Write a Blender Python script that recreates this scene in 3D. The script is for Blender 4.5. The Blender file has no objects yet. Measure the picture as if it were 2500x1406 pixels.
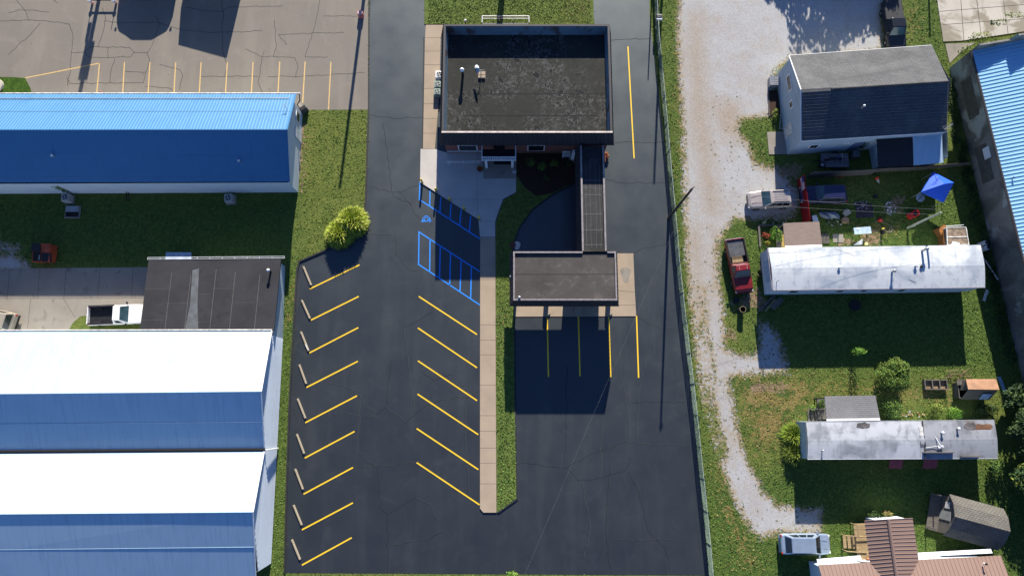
import bpy, bmesh, math, random
import numpy as np
from mathutils import Vector, Matrix
from mathutils.geometry import tessellate_polygon
random.seed(7); rng = np.random.default_rng(11)
R = math.radians
scene = bpy.context.scene
# ------------------------------------------------------------------ camera, sky, sun, exposure
CAM_H, CAM_T = 69.0, R(10.3)
cam_d = bpy.data.cameras.new("camera"); cam = bpy.data.objects.new("camera", cam_d)
scene.collection.objects.link(cam)
cam.location = (0, 0, CAM_H); cam.rotation_euler = (CAM_T, 0, 0)
cam_d.sensor_width = 36; cam_d.lens = 24.0; cam_d.clip_end = 3000; cam_d.clip_start = 0.5
scene.camera = cam
SUN_EL, SUN_AZ = R(23.7), R(4.4)          # height of the sun; angle east of north (+Y)
w = bpy.data.worlds.new("World"); scene.world = w; w.use_nodes = True
nt = w.node_tree; bg = nt.nodes['Background']
sky = nt.nodes.new('ShaderNodeTexSky'); sky.sky_type = 'NISHITA'; sky.sun_disc = False
sky.sun_elevation = SUN_EL; sky.sun_rotation = SUN_AZ
sky.air_density = 1.0; sky.dust_density = 0.3; sky.ozone_density = 2.5
tint = nt.nodes.new('ShaderNodeMix'); tint.data_type = 'RGBA'; tint.blend_type = 'MULTIPLY'; tint.inputs[0].default_value = 1.0
nt.links.new(sky.outputs[0], tint.inputs[6]); tint.inputs[7].default_value = (.76, .96, 1.42, 1)     # the deep blue of a clear early sky
nt.links.new(tint.outputs[2], bg.inputs[0]); bg.inputs[1].default_value = 0.048
sd = bpy.data.lights.new("sun", 'SUN'); sd.energy = 5.0; sd.angle = R(0.5); sd.color = (1.0, 0.925, 0.81)
sun = bpy.data.objects.new("sun", sd); scene.collection.objects.link(sun)
sdir = Vector((math.sin(SUN_AZ)*math.cos(SUN_EL), math.cos(SUN_AZ)*math.cos(SUN_EL), math.sin(SUN_EL)))
sun.rotation_euler = sdir.to_track_quat('Z', 'Y').to_euler(); sun.location = (0, 80, 60)
vs = scene.view_settings; vs.view_transform = 'Standard'; vs.look = 'None'; vs.exposure = 1.15; vs.gamma = 1.0
try: scene.cycles.max_bounces = 6
except Exception: pass

# ------------------------------------------------------------------ survey: aerial coordinates -> metres on a level z
FOC = 2500*24/36.
def S(u, v, z=0.0):
    x = (u-1250)/FOC; y = -(v-703)/FOC; c, s = math.cos(CAM_T), math.sin(CAM_T)
    dy = y*c+s; dz = y*s-c; k = (z-CAM_H)/dz
    return Vector((x*k, dy*k, z))
def S2(u, v, z=0.0):
    p = S(u, v, z); return (p.x, p.y)
def SL(pts, z=0.0): return [S2(u, v, z) for u, v in pts]

# ------------------------------------------------------------------ materials
MATS = {}
class NG:
    def __init__(s, name):
        m = bpy.data.materials.new(name); m.use_nodes = True
        s.m = m; s.t = m.node_tree; s.b = s.t.nodes['Principled BSDF']; s._tc = None
    def n(s, typ, **kw):
        x = s.t.nodes.new(typ)
        for k, v in kw.items(): setattr(x, k, v)
        return x
    def l(s, a, b): s.t.links.new(a, b)
    def tc(s, which):
        if s._tc is None: s._tc = s.n('ShaderNodeTexCoord')
        return s._tc.outputs[which]
    def noise(s, scale, detail=4, coord='Object', stretch=None, rough=.55, dist=0):
        x = s.n('ShaderNodeTexNoise'); x.inputs['Scale'].default_value = scale
        x.inputs['Detail'].default_value = detail; x.inputs['Roughness'].default_value = rough
        x.inputs['Distortion'].default_value = dist
        c = s.tc(coord)
        if stretch:
            mp = s.n('ShaderNodeMapping'); mp.inputs['Scale'].default_value = stretch
            s.l(c, mp.inputs[0]); c = mp.outputs[0]
        s.l(c, x.inputs['Vector']); return x.outputs[0]
    def ramp(s, val, lo, hi):
        x = s.n('ShaderNodeMapRange'); x.interpolation_type = 'SMOOTHSTEP'
        s.l(val, x.inputs[0]); x.inputs[1].default_value = lo; x.inputs[2].default_value = hi
        return x.outputs[0]
    def math(s, op, a, b=None):
        x = s.n('ShaderNodeMath', operation=op)
        for i, q in enumerate((a, b)):
            if q is None: continue
            if isinstance(q, (int, float)): x.inputs[i].default_value = q
            else: s.l(q, x.inputs[i])
        return x.outputs[0]
    def attr(s, name):
        x = s.n('ShaderNodeAttribute'); x.attribute_name = name; return x.outputs['Fac']
    def col(s, c):
        if isinstance(c, (tuple, list)):
            x = s.n('ShaderNodeRGB'); x.outputs[0].default_value = (*c[:3], 1); return x.outputs[0]
        return c
    def mix(s, f, a, b):
        x = s.n('ShaderNodeMix', data_type='RGBA')
        if isinstance(f, (int, float)): x.inputs[0].default_value = f
        else: s.l(f, x.inputs[0])
        s.l(s.col(a), x.inputs[6]); s.l(s.col(b), x.inputs[7]); return x.outputs[2]
    def bump(s, h, strength=.3, dist=.02):
        x = s.n('ShaderNodeBump'); x.inputs['Strength'].default_value = strength
        x.inputs['Distance'].default_value = dist; s.l(h, x.inputs['Height'])
        s.l(x.outputs[0], s.b.inputs['Normal'])
    def done(s, c, rough=.8, metal=0, spec=.5):
        if c is not None: s.l(s.col(c), s.b.inputs['Base Color'])
        if isinstance(rough, (int, float)): s.b.inputs['Roughness'].default_value = rough
        else: s.l(rough, s.b.inputs['Roughness'])
        s.b.inputs['Metallic'].default_value = metal
        s.b.inputs['Specular IOR Level'].default_value = spec
        MATS[s.m.name] = s.m; return s.m
def plain(name, c, rough=.7, var=.18, scale=2.5, metal=0, spec=.4, bump=0, grain=0):
    "paint, plastic, wood...: one colour, mottled a little and worn"
    if name in MATS: return MATS[name]
    g = NG(name); c = tuple(c)
    d = tuple(max(0, k*(1-var)) for k in c); b = tuple(min(1, k*(1+var*.7)) for k in c)
    f = g.ramp(g.noise(scale, 5), .3, .7); o = g.mix(f, d, b)
    if grain:
        o = g.mix(g.ramp(g.noise(22, 3), .35, .75), o, tuple(k*(1-grain) for k in c))
    if bump: g.bump(g.noise(scale*6, 4), bump)
    return g.done(o, rough, metal, spec)

def m_asphalt(name, base, tint, blot, rough, spec, crackdark):
    g = NG(name)
    c = g.mix(g.ramp(g.noise(.12, 4), .35, .7), base, tint)
    c = g.mix(g.math('MULTIPLY', g.ramp(g.noise(.5, 6, dist=1.0), .52, .75), .45), c, blot)
    c = g.mix(g.math('MULTIPLY', g.ramp(g.noise(9, 3), .4, .8), .35), c, crackdark)
    c = g.mix(g.math('MULTIPLY', g.ramp(g.noise(60, 2), .55, .8), .5), c, tuple(k*1.8 for k in base))
    lane = g.ramp(g.noise(.30, 3, 'Object', (1.6, .22, 1)), .48, .68); c = g.mix(g.math('MULTIPLY', lane, .40), c, blot)
    sp = g.math('MULTIPLY', g.ramp(g.noise(1.7, 2), .68, .74), .55); c = g.mix(sp, c, crackdark)
    r = g.n('ShaderNodeMapRange'); g.l(g.noise(.35, 5), r.inputs[0]); r.inputs[1].default_value = .3; r.inputs[2].default_value = .7
    r.inputs[3].default_value = rough-.04; r.inputs[4].default_value = rough+.05
    g.bump(g.noise(55, 3), .15, .006)
    if name == 'sealed_asphalt': g.b.inputs['Specular Tint'].default_value = (.80, .95, 1.0, 1)
    return g.done(c, r.outputs[0], 0, spec)
LOT = m_asphalt('sealed_asphalt', (.0165, .0185, .0210), (.0210, .0230, .0255), (.035, .037, .039), .455, .95, (.012, .015, .019))
OLDLOT = m_asphalt('worn_asphalt', (.20, .178, .145), (.172, .155, .13), (.25, .222, .18), .80, .30, (.12, .105, .09))
CRACK = plain('crack_dark', (.005, .007, .010), .8)
CRACKL = plain('crack_edge', (.055, .060, .066), .8)
TAR = plain('tar_seal', (.04, .036, .034), .6)
def m_concrete(name, base, stain, amt=.5, lo=.55, hi=.8):
    g = NG(name)
    c = g.mix(g.ramp(g.noise(.45, 6), .35, .72), base, tuple(k*.86 for k in base))
    c = g.mix(g.math('MULTIPLY', g.ramp(g.noise(.8 if lo > .5 else .33, 6, dist=.6), lo, hi), amt), c, stain)
    c = g.mix(g.math('MULTIPLY', g.ramp(g.noise(18, 3), .45, .8), .3), c, tuple(k*.7 for k in base))
    g.bump(g.noise(40, 3), .15, .006)
    return g.done(c, .85, 0, .25)
CONC_TAN = m_concrete('tan_concrete', (.37, .295, .215), (.24, .2, .155), .5)
CONC_NEW = m_concrete('new_concrete', (.50, .47, .43), (.42, .4, .38), .35)
CONC_OLD = m_concrete('old_concrete', (.27, .245, .205), (.085, .08, .075), .9)
CONC_PALE = m_concrete('broken_concrete', (.48, .45, .39), (.22, .19, .14), .85, .44, .56)
JOINT = plain('slab_joint', (.07, .06, .05), .9)
CURB = plain('dark_curb', (.02, .021, .024), .7)
MULCH = plain('brown_mulch', (.05, .026, .016), .95, .5, 9, grain=.5)
def m_yellow(name, c, worn, amt):
    g = NG(name)
    o = g.mix(g.math('MULTIPLY', g.ramp(g.noise(7, 5), .52, .7), amt), c, worn)
    o = g.mix(g.math('MULTIPLY', g.ramp(g.noise(3.2, 6, rough=.7), .60, .72), .6), o, tuple(k*.35 for k in worn))
    return g.done(o, .6, 0, .4)
YEL = m_yellow('yellow_paint', (.84, .54, .02), (.5, .3, .02), .25)
YELOLD = m_yellow('faded_yellow_paint', (.60, .40, .155), (.22, .17, .12), .6)
BLUEP = m_yellow('blue_paint', (.015, .23, .78), (.01, .12, .42), .3)

def m_ground():
    g = NG('ground_cover')
    n_f = g.noise(7.0, 5); n_m = g.noise(.9, 5); n_l = g.noise(.22, 4); n_t = g.noise(2.6, 6, dist=.5)
    lush = g.attr('lush'); dry = g.attr('dry'); grav = g.attr('gravel'); dirt = g.attr('dirt')
    grass = g.mix(g.ramp(n_m, .35, .65), (.100, .136, .030), (.138, .166, .040))
    grass = g.mix(lush, grass, g.mix(g.ramp(n_t, .35, .65), (.050, .092, .020), (.098, .142, .032)))
    d = g.ramp(g.math('ADD', g.math('MULTIPLY', dry, .72), g.math('MULTIPLY', g.math('SUBTRACT', n_t, .5), 1.5)), .38, .72)
    grass = g.mix(d, grass, g.mix(g.ramp(n_m, .35, .65), (.26, .19, .078), (.19, .15, .05)))
    yard = g.math('MULTIPLY', g.ramp(g.noise(.55, 5, dist=.8), .50, .60), g.math('ADD', g.math('MULTIPLY', dry, .8), .12)); grass = g.mix(yard, grass, (.055, .105, .022))
    grass = g.mix(g.math('MULTIPLY', g.ramp(n_f, .47, .66), .65), grass, (.028, .042, .008))
    grass = g.mix(g.math('MULTIPLY', g.ramp(g.noise(13, 3), .56, .74), .45), grass, (.21, .21, .06))
    soil = g.mix(g.ramp(n_t, .3, .7), (.16, .105, .062), (.26, .19, .125))
    f2 = g.ramp(g.math('ADD', dirt, g.math('MULTIPLY', g.math('SUBTRACT', n_t, .5), 1.3)), .42, .62)
    c = g.mix(f2, grass, soil)
    gr = g.mix(g.ramp(n_l, .40, .60), (.345, .335, .325), (.37, .375, .38)); gr = g.mix(g.math('MULTIPLY', g.attr('track'), g.ramp(n_m, .10, .5)), gr, (.305, .24, .17))
    gr = g.mix(g.math('MULTIPLY', g.ramp(n_m, .5, .7), .32), gr, (.33, .27, .20))
    v = g.n('ShaderNodeTexVoronoi'); v.inputs['Scale'].default_value = 15.0; g.l(g.tc('Object'), v.inputs['Vector'])
    hs = g.n('ShaderNodeSeparateColor'); g.l(v.outputs['Color'], hs.inputs[0])
    gr = g.mix(g.math('MULTIPLY', g.ramp(hs.outputs[0], .6, 1.0), .42), gr, (.17, .155, .14))
    gr = g.mix(g.math('MULTIPLY', g.ramp(hs.outputs[1], .65, 1.0), .3), gr, (.58, .56, .53))
    f3 = g.ramp(g.math('ADD', grav, g.math('ADD', g.math('MULTIPLY', g.math('SUBTRACT', g.noise(3.4, 6, rough=.7), .5), 1.25), g.math('MULTIPLY', g.math('SUBTRACT', g.noise(.8, 3), .5), .7))), .42, .56)
    c = g.mix(f3, c, gr)
    fr = g.math('MULTIPLY', g.math('MULTIPLY', g.ramp(grav, .30, .48), g.math('SUBTRACT', 1.0, g.ramp(grav, .55, .80))), g.ramp(n_t, .38, .58))
    c = g.mix(g.math('MULTIPLY', fr, .75), c, g.mix(g.ramp(n_m, .4, .6), (.34, .265, .17), (.27, .21, .10)))
    v2 = g.n('ShaderNodeTexVoronoi'); v2.inputs['Scale'].default_value = 2.3; g.l(g.tc('Object'), v2.inputs['Vector'])
    s2 = g.n('ShaderNodeSeparateColor'); g.l(v2.outputs['Color'], s2.inputs[0])
    dd = g.math('ADD', g.math('ADD', v2.outputs['Distance'], g.math('MULTIPLY', s2.outputs[1], .22)), g.math('MULTIPLY', g.math('SUBTRACT', n_f, .5), .6))
    wd = g.math('MULTIPLY', g.math('SUBTRACT', 1.0, g.ramp(dd, .20, .40)), g.ramp(g.math('ADD', s2.outputs[0], g.math('MULTIPLY', g.math('SUBTRACT', 1.0, g.attr('weedy')), -.9)), .25, .30))
    c = g.mix(g.math('MULTIPLY', g.math('MULTIPLY', wd, f3), .75), c, (.085, .09, .035))
    hgt = g.math('ADD', g.math('MULTIPLY', g.math('ADD', n_f, g.math('MULTIPLY', n_t, .6)), g.math('SUBTRACT', 1.0, g.math('MULTIPLY', f3, .86))), g.math('MULTIPLY', g.noise(26, 2), .12))
    g.bump(hgt, .8, .10)
    return g.done(c, .95, 0, .12)
GROUND = m_ground()
def m_ribbed(name, base, streak, amt, rough=.42, metal=.0, scale=(2.2, .35, 1), spec=.5, vs=.5):
    g = NG(name)
    c = g.mix(g.math('MULTIPLY', g.ramp(g.noise(1.0, 6, 'UV', scale, dist=.3), .50, .66), amt), base, streak)
    c = g.mix(g.math('MULTIPLY', g.ramp(g.noise(.3, 5, 'UV'), .45, .75), amt*.7), c, streak)
    c = g.mix(g.math('MULTIPLY', g.ramp(g.noise(14, 3, 'UV'), .45, .8), .18), c, streak)
    r = g.n('ShaderNodeMapRange'); g.l(g.noise(.8, 5, 'UV'), r.inputs[0])
    r.inputs[3].default_value = rough-.1; r.inputs[4].default_value = rough+.15
    return g.done(c, r.outputs[0], metal, spec)
ROOF_LB = m_ribbed('light_blue_metal', (.046, .165, .33), (.040, .145, .30), .6, .5, spec=.2)
ROOF_WH = m_ribbed('bluish_white_metal', (.415, .560, .660), (.345, .480, .590), .9, .55, scale=(4.5, .22, 1), spec=.2)
ROOF_LBR = m_ribbed('light_blue_rib_sheen', (.14, .28, .42), (.09, .21, .33), .5, .45, spec=.3)  # paler than the sheets: the ribs' reflected light is put into their colour
ROOF_RB = m_ribbed('pale_blue_metal', (.28, .52, .70), (.24, .46, .64), .5, .5)
ROOF_BR = m_ribbed('brown_metal', (.235, .158, .125), (.205, .135, .108), .5, .45)
SID_WH = m_ribbed('white_siding', (.56, .63, .70), (.45, .52, .60), .6, .6, scale=(.3, 4, 1))
SID_W2 = m_ribbed('pale_siding', (.37, .46, .52), (.25, .31, .36), .6, .6, scale=(.5, 2, 1))
def m_flatroof(name, base, dark, light, amt, wet=False):  # tarred or membrane roof deck
    g = NG(name)
    c = g.mix(g.ramp(g.noise(.35, 6), .35, .7), base, tuple(k*.72 for k in base))
    c = g.mix(g.math('MULTIPLY', g.ramp(g.noise(1.2, 6, dist=.8), .5, .8), amt), c, light)
    if wet:
        n = g.noise(1.5, 4, dist=.6, rough=.6)
        region = g.ramp(g.noise(.16, 2), .38, .52)
        ring = g.math('MULTIPLY', g.math('MULTIPLY', g.ramp(n, .535, .548), g.math('SUBTRACT', 1.0, g.ramp(n, .572, .585))), region)
        pool = g.math('MULTIPLY', g.ramp(n, .575, .59), region)
        c = g.mix(g.math('MULTIPLY', ring, .7), c, light); c = g.mix(g.math('MULTIPLY', pool, .9), c, dark)
        n2 = g.noise(2.4, 3, dist=1.2); r2 = g.math('MULTIPLY', g.ramp(n2, .58, .6), region)
        c = g.mix(g.math('MULTIPLY', r2, .35), c, light)
    else:
        c = g.mix(g.math('MULTIPLY', g.ramp(g.noise(.6, 6, dist=1), .58, .75), .7), c, dark)
    c = g.mix(g.math('MULTIPLY', g.ramp(g.noise(30, 2), .5, .8), .35), c, light)
    g.bump(g.noise(25, 4), .25, .01)
    return g.done(c, .85, 0, .15)
DECK_BANK = m_flatroof('tar_roof_wet', (.029, .030, .0265), (.010, .010, .012), (.115, .115, .11), .25, True)
DECK_CAN = m_flatroof('grey_membrane', (.075, .068, .063), (.05, .046, .044), (.19, .165, .15), .45)
DECK_CON = m_flatroof('dark_membrane', (.045, .045, .045), (.018, .018, .019), (.11, .11, .11), .5)
DECK_FLAT = m_flatroof('charcoal_membrane', (.037, .037, .042), (.017, .017, .02), (.058, .056, .058), .25)
STAINL = plain('pale_water_stain', (.088, .098, .105), .7, .25, 1.5)
MANS = m_ribbed('charcoal_mansard', (.028, .027, .033), (.016, .016, .02), .5, .6, scale=(3, .6, 1))
MANS_IN = m_ribbed('rusty_parapet_lining', (.095, .165, .215), (.05, .027, .02), .95, .55, scale=(1.1, .7, 1))
TRIM = plain('grey_metal_trim', (.30, .275, .27), .45, .2, 3, metal=.3)
TRIM_PALE = plain('pale_cap', (.62, .53, .46), .6, .25, 2)
WHITE = plain('white_paint', (.72, .73, .74), .5, .12)
WHITE2 = plain('weathered_white', (.58, .57, .54), .7, .3, 3)
def m_brick():
    g = NG('red_brick'); b = g.n('ShaderNodeTexBrick'); g.l(g.tc('UV'), b.inputs['Vector'])
    b.inputs['Color1'].default_value = (.22, .055, .035, 1); b.inputs['Color2'].default_value = (.15, .04, .028, 1)
    b.inputs['Mortar'].default_value = (.2, .16, .14, 1); b.inputs['Scale'].default_value = 4.0
    return g.done(b.outputs[0], .85)
BRICK = m_brick()
def m_shingle(name, c1, c2, line):
    g = NG(name); b = g.n('ShaderNodeTexBrick'); g.l(g.tc('UV'), b.inputs['Vector'])
    b.inputs['Color1'].default_value = (*c1, 1); b.inputs['Color2'].default_value = (*c2, 1)
    b.inputs['Mortar'].default_value = (*line, 1); b.inputs['Scale'].default_value = 1.6
    b.inputs['Mortar Size'].default_value = .035; b.inputs['Brick Width'].default_value = .5; b.inputs['Row Height'].default_value = .3
    c = g.mix(g.math('MULTIPLY', g.ramp(g.noise(.5, 6), .4, .75), .4), b.outputs[0], tuple(k*1.35 for k in c1))
    g.bump(b.outputs['Fac'], .4, .02)
    return g.done(c, .9, 0, .2)
SHING = m_shingle('grey_shingles', (.115, .112, .108), (.085, .083, .08), (.04, .04, .04))
SHING2 = m_shingle('weathered_shingles', (.14, .135, .12), (.11, .105, .095), (.05, .047, .042))
SHING3 = m_shingle('pale_grey_shingles', (.135, .138, .14), (.105, .108, .11), (.055, .055, .058))
def m_trailer(name, base, grey, rust, ramt):
    g = NG(name)
    c = g.mix(g.math('MULTIPLY', g.ramp(g.noise(.4, 6, dist=.5), .42, .66), .8), base, grey)
    c = g.mix(g.math('MULTIPLY', g.ramp(g.noise(1.6, 6), .5, .75), .5), c, tuple(k*.8 for k in grey))
    c = g.mix(g.math('MULTIPLY', g.ramp(g.noise(1, 5, 'UV', (2.5, .5, 1)), .55, .7), .3), c, tuple(k*.6 for k in grey))
    if ramt: c = g.mix(g.math('MULTIPLY', g.ramp(g.noise(.35, 5, dist=.6), .58, .68), ramt), c, rust)
    return g.done(c, .55, 0, .4)
TR1 = m_trailer('white_coated_metal', (.55, .58, .59), (.30, .345, .40), (.2, .1, .05), 0)
TR2B = m_trailer('grey_weathered_metal', (.27, .285, .31), (.13, .14, .155), (.12, .085, .06), .6)
TR2 = m_trailer('patchy_grey_metal', (.42, .44, .47), (.16, .175, .195), (.12, .09, .07), .35)
def m_wood(name, c1, c2):
    g = NG(name); n = g.noise(1, 6, 'UV', (1.2, 14, 1), dist=.4)
    c = g.mix(g.ramp(n, .35, .65), c1, c2); g.bump(n, .3, .01); return g.done(c, .85, 0, .2)
WOOD = m_wood('tan_wood', (.36, .27, .15), (.24, .175, .10))
WOODG = m_wood('grey_wood', (.16, .145, .125), (.08, .074, .068))
WOODB = m_wood('brown_wood', (.23, .10, .028), (.14, .06, .02))
WOODP = m_wood('porch_roof_boards', (.215, .165, .14), (.165, .13, .112))
BROWNROOF = plain('rusty_brown_sheet', (.32, .175, .10), .7, .2, 1.5)
REDF = m_wood('red_fence_boards', (.33, .018, .02), (.22, .012, .014))
def m_block():
    g = NG('dirty_block_wall'); b = g.n('ShaderNodeTexBrick'); g.l(g.tc('UV'), b.inputs['Vector'])
    b.inputs['Color1'].default_value = (.27, .26, .235, 1); b.inputs['Color2'].default_value = (.22, .205, .185, 1)
    b.inputs['Mortar'].default_value = (.10, .095, .085, 1); b.inputs['Scale'].default_value = 2.4
    c = g.mix(g.ramp(g.noise(.35, 6, 'UV', (1, .6, 1), dist=.8), .42, .62), b.outputs[0], (.12, .115, .10))
    c = g.mix(g.math('MULTIPLY', g.ramp(g.noise(.22, 4, 'UV'), .55, .62), .8), c, (.36, .38, .36))
    return g.done(c, .9, 0, .2)
BLOCK = m_block()
GLASS = plain('dark_glass', (.012, .016, .022), .12, .1, 2, spec=.7)
GLASSB = plain('tinted_glass', (.03, .065, .08), .12, .3, 1.5, spec=.7)
RUBBER = plain('tyre_rubber', (.018, .018, .018), .85)
RIM = plain('wheel_metal', (.4, .4, .42), .35, .1, metal=.7)
BLACK = plain('black_plastic', (.012, .012, .014), .55)
DARK = plain('dark_opening', (.006, .006, .008), .9)
LINER = plain('bed_liner', (.016, .017, .02), .7)
CHROME = plain('bright_metal', (.6, .6, .62), .3, .1, metal=.8)
GALV = plain('galvanised_steel', (.38, .39, .40), .5, .2, metal=.5)
STEEL_G = plain('green_wire', (.18, .25, .21), .6)
LAMP_W = plain('lamp_lens', (.75, .75, .72), .2)
LAMP_R = plain('red_lens', (.4, .015, .012), .25)
POLE = plain('old_pole_wood', (.055, .047, .04), .9, .3, 3)
WIRE = plain('cable', (.03, .03, .03), .6)
WIREP = plain('pale_cable', (.20, .20, .21), .6)
YELB = plain('bollard_yellow', (.70, .52, .06), .5, .1)
PINK = plain('faded_red_paint', (.55, .17, .17), .6, .3, 6)
ORANGE = plain('dumpster_orange', (.38, .065, .025), .6, .3, 2)
def paint(name, c, rough=.3, metal=0): return plain(name, c, rough, .08, 1.2, metal, .6)
def leafmats(tag, cols):
    out = []
    for i, c in enumerate(cols):
        g = NG(tag+'_leaf_'+'abcde'[i])
        o = g.mix(g.ramp(g.noise(3, 4), .3, .7), tuple(k*.75 for k in c), tuple(k*1.25 for k in c))
        g.done(o, .7, 0, .25); g.b.inputs['Transmission Weight'].default_value = 0
        out.append(g.m)
    return out
LF_YEL = leafmats('yellow_grass', [(.36, .42, .04), (.20, .30, .025), (.55, .55, .14)])
LF_GRN = leafmats('green', [(.10, .18, .032), (.035, .075, .014), (.11, .17, .03)])
LF_DRK = leafmats('dark_green', [(.03, .062, .018), (.018, .04, .012), (.05, .09, .024)])
LF_OLV = leafmats('olive', [(.14, .20, .030), (.075, .115, .020), (.23, .27, .05)])
LF_BRT = leafmats('bright_green', [(.11, .24, .02), (.06, .15, .014), (.2, .33, .05)])
LF_RED = leafmats('red', [(.22, .025, .02), (.12, .015, .014), (.32, .12, .03)])
LF_DRY = leafmats('straw', [(.26, .19, .075), (.17, .13, .045), (.34, .27, .13)])
BARK = plain('bark', (.09, .065, .045), .95, .3, 6)

# ------------------------------------------------------------------ mesh builder
C = scene.collection
def chain(o):
    m = Matrix.Identity(4)
    while o is not None:
        m = o.matrix_basis @ m; o = o.parent
    return m
class MB:
    def __init__(s): s.v = []; s.f = []; s.m = []
    def add(s, vs, fs, m=0):
        k = len(s.v); s.v += [tuple(p) for p in vs]; s.f += [tuple(i+k for i in f) for f in fs]; s.m += [m]*len(fs); return s
    def quad(s, a, b, c, d, m=0): return s.add([a, b, c, d], [(0, 1, 2, 3)], m)
    def poly(s, pts, m=0): return s.add(pts, [tuple(range(len(pts)))], m)
    def hexa(s, b, t, m=0):
        n = len(b); fs = [tuple(reversed(range(n))), tuple(range(n, 2*n))]
        fs += [(i, (i+1) % n, n+(i+1) % n, n+i) for i in range(n)]
        return s.add(list(b)+list(t), fs, m)
    def box(s, x0, x1, y0, y1, z0, z1, m=0):
        return s.hexa([(x0, y0, z0), (x1, y0, z0), (x1, y1, z0), (x0, y1, z0)], [(x0, y0, z1), (x1, y0, z1), (x1, y1, z1), (x0, y1, z1)], m)
    def obox(s, c, sx, sy, sz, rz=0, m=0, rx=0, ry=0):
        M = Matrix.Translation(c) @ Matrix.Rotation(rz, 4, 'Z') @ Matrix.Rotation(ry, 4, 'Y') @ Matrix.Rotation(rx, 4, 'X')
        q = [(-1, -1), (1, -1), (1, 1), (-1, 1)]
        b = [M @ Vector((a*sx/2, e*sy/2, -sz/2)) for a, e in q]; t = [M @ Vector((a*sx/2, e*sy/2, sz/2)) for a, e in q]
        return s.hexa(b, t, m)
    def sheet(s, pts, z, m=0):
        P = [Vector((p[0], p[1], z)) for p in pts]
        tri = tessellate_polygon([P]); out = []
        for t in tri:
            a, b, c = (P[i] for i in t)
            out.append(t if (b-a).cross(c-a).z > 0 else (t[0], t[2], t[1]))
        return s.add(P, out, m)
    def prism(s, pts, z0, z1, m=0, ms=None):
        s.sheet(pts, z1, m); n = len(pts)
        ar = sum(pts[i][0]*pts[(i+1) % n][1]-pts[(i+1) % n][0]*pts[i][1] for i in range(n))
        q = pts if ar > 0 else pts[::-1]
        for i in range(n):
            a, b = q[i], q[(i+1) % n]
            s.quad((a[0], a[1], z0), (b[0], b[1], z0), (b[0], b[1], z1), (a[0], a[1], z1), m if ms is None else ms)
        return s
    def tube(s, p, q, r, n=8, r2=None, m=0, cap=True):
        p, q = Vector(p), Vector(q); d = (q-p)
        if d.length < 1e-6: return s
        d.normalize(); a = d.orthogonal().normalized(); b = d.cross(a); r2 = r if r2 is None else r2
        A = [p+(a*math.cos(2*math.pi*i/n)+b*math.sin(2*math.pi*i/n))*r for i in range(n)]
        B = [q+(a*math.cos(2*math.pi*i/n)+b*math.sin(2*math.pi*i/n))*r2 for i in range(n)]
        fs = [(i, (i+1) % n, n+(i+1) % n, n+i) for i in range(n)]
        if cap: fs += [tuple(reversed(range(n))), tuple(range(n, 2*n))]
        return s.add(A+B, fs, m)
    def path(s, pts, r, n=6, m=0):
        for a, b in zip(pts[:-1], pts[1:]): s.tube(a, b, r, n, m=m)
        return s
    def lathe(s, c, prof, n=14, m=0, axis='Z'):
        vs = []
        for r, z in prof:
            for i in range(n):
                t = 2*math.pi*i/n; x, y = r*math.cos(t), r*math.sin(t)
                vs.append((c[0]+x, c[1]+y, c[2]+z) if axis == 'Z' else (c[0]+x, c[1]+z, c[2]+y))
        fs = []
        for j in range(len(prof)-1):
            for i in range(n):
                q = (j*n+i, j*n+(i+1) % n, (j+1)*n+(i+1) % n, (j+1)*n+i)
                fs.append(q if axis == 'Z' else q[::-1])
        e = [tuple(reversed(range(n))), tuple(range((len(prof)-1)*n, len(prof)*n))]
        fs += e if axis == 'Z' else [x[::-1] for x in e]
        return s.add(vs, fs, m)
    def loft(s, rings, m=0):
        n = len(rings[0]); vs = [p for r in rings for p in r]; fs = []
        for j in range(len(rings)-1):
            for i in range(n): fs.append((j*n+i, j*n+(i+1) % n, (j+1)*n+(i+1) % n, (j+1)*n+i))
        fs += [tuple(reversed(range(n))), tuple(range((len(rings)-1)*n, len(rings)*n))]
        return s.add(vs, fs, m)
    def ribbon(s, pts, wid, z, m=0):
        P = [Vector((p[0], p[1], 0)) for p in pts]
        for i, (a, b) in enumerate(zip(P[:-1], P[1:])):
            d = (b-a); 
            if d.length < 1e-5: continue
            d.normalize(); n = Vector((-d.y, d.x, 0))*wid/2
            e = d*wid*.25
            q = [a-n-e, b-n+e, b+n+e, a+n-e]; zz = z+(i % 2)*.0006
            s.quad(*[(k.x, k.y, zz) for k in q], m)
        return s
    def build(s, name, mats, parent=None, smooth=False, world=True, loc=None, bevel=0):
        me = bpy.data.meshes.new(name)
        V = np.array(s.v, dtype=float).reshape(-1, 3)
        o = bpy.data.objects.new(name, me); C.objects.link(o)
        if parent is not None:
            o.parent = parent
            if world:
                Mi = np.array(chain(parent).inverted()); V = V @ Mi[:3, :3].T + Mi[:3, 3]
        elif loc is not None:
            o.location = loc; V = V - np.array(loc)
        me.from_pydata(V.tolist(), [], s.f)
        if not isinstance(mats, (list, tuple)): mats = [mats]
        for k in mats: me.materials.append(k)
        me.polygons.foreach_set('material_index', s.m)
        uv = me.uv_layers.new(name='UVMap'); buf = np.zeros((len(me.loops), 2))
        for p in me.polygons:
            n = p.normal
            if abs(n.z) > .999: u = Vector((1, 0, 0))
            else: u = Vector((0, 0, 1)).cross(n).normalized()
            v = n.cross(u)
            for li in p.loop_indices:
                co = me.vertices[me.loops[li].vertex_index].co; buf[li] = (co.dot(u), co.dot(v))
        uv.data.foreach_set('uv', buf.ravel())
        if smooth: me.polygons.foreach_set('use_smooth', [True]*len(me.polygons))
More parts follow.
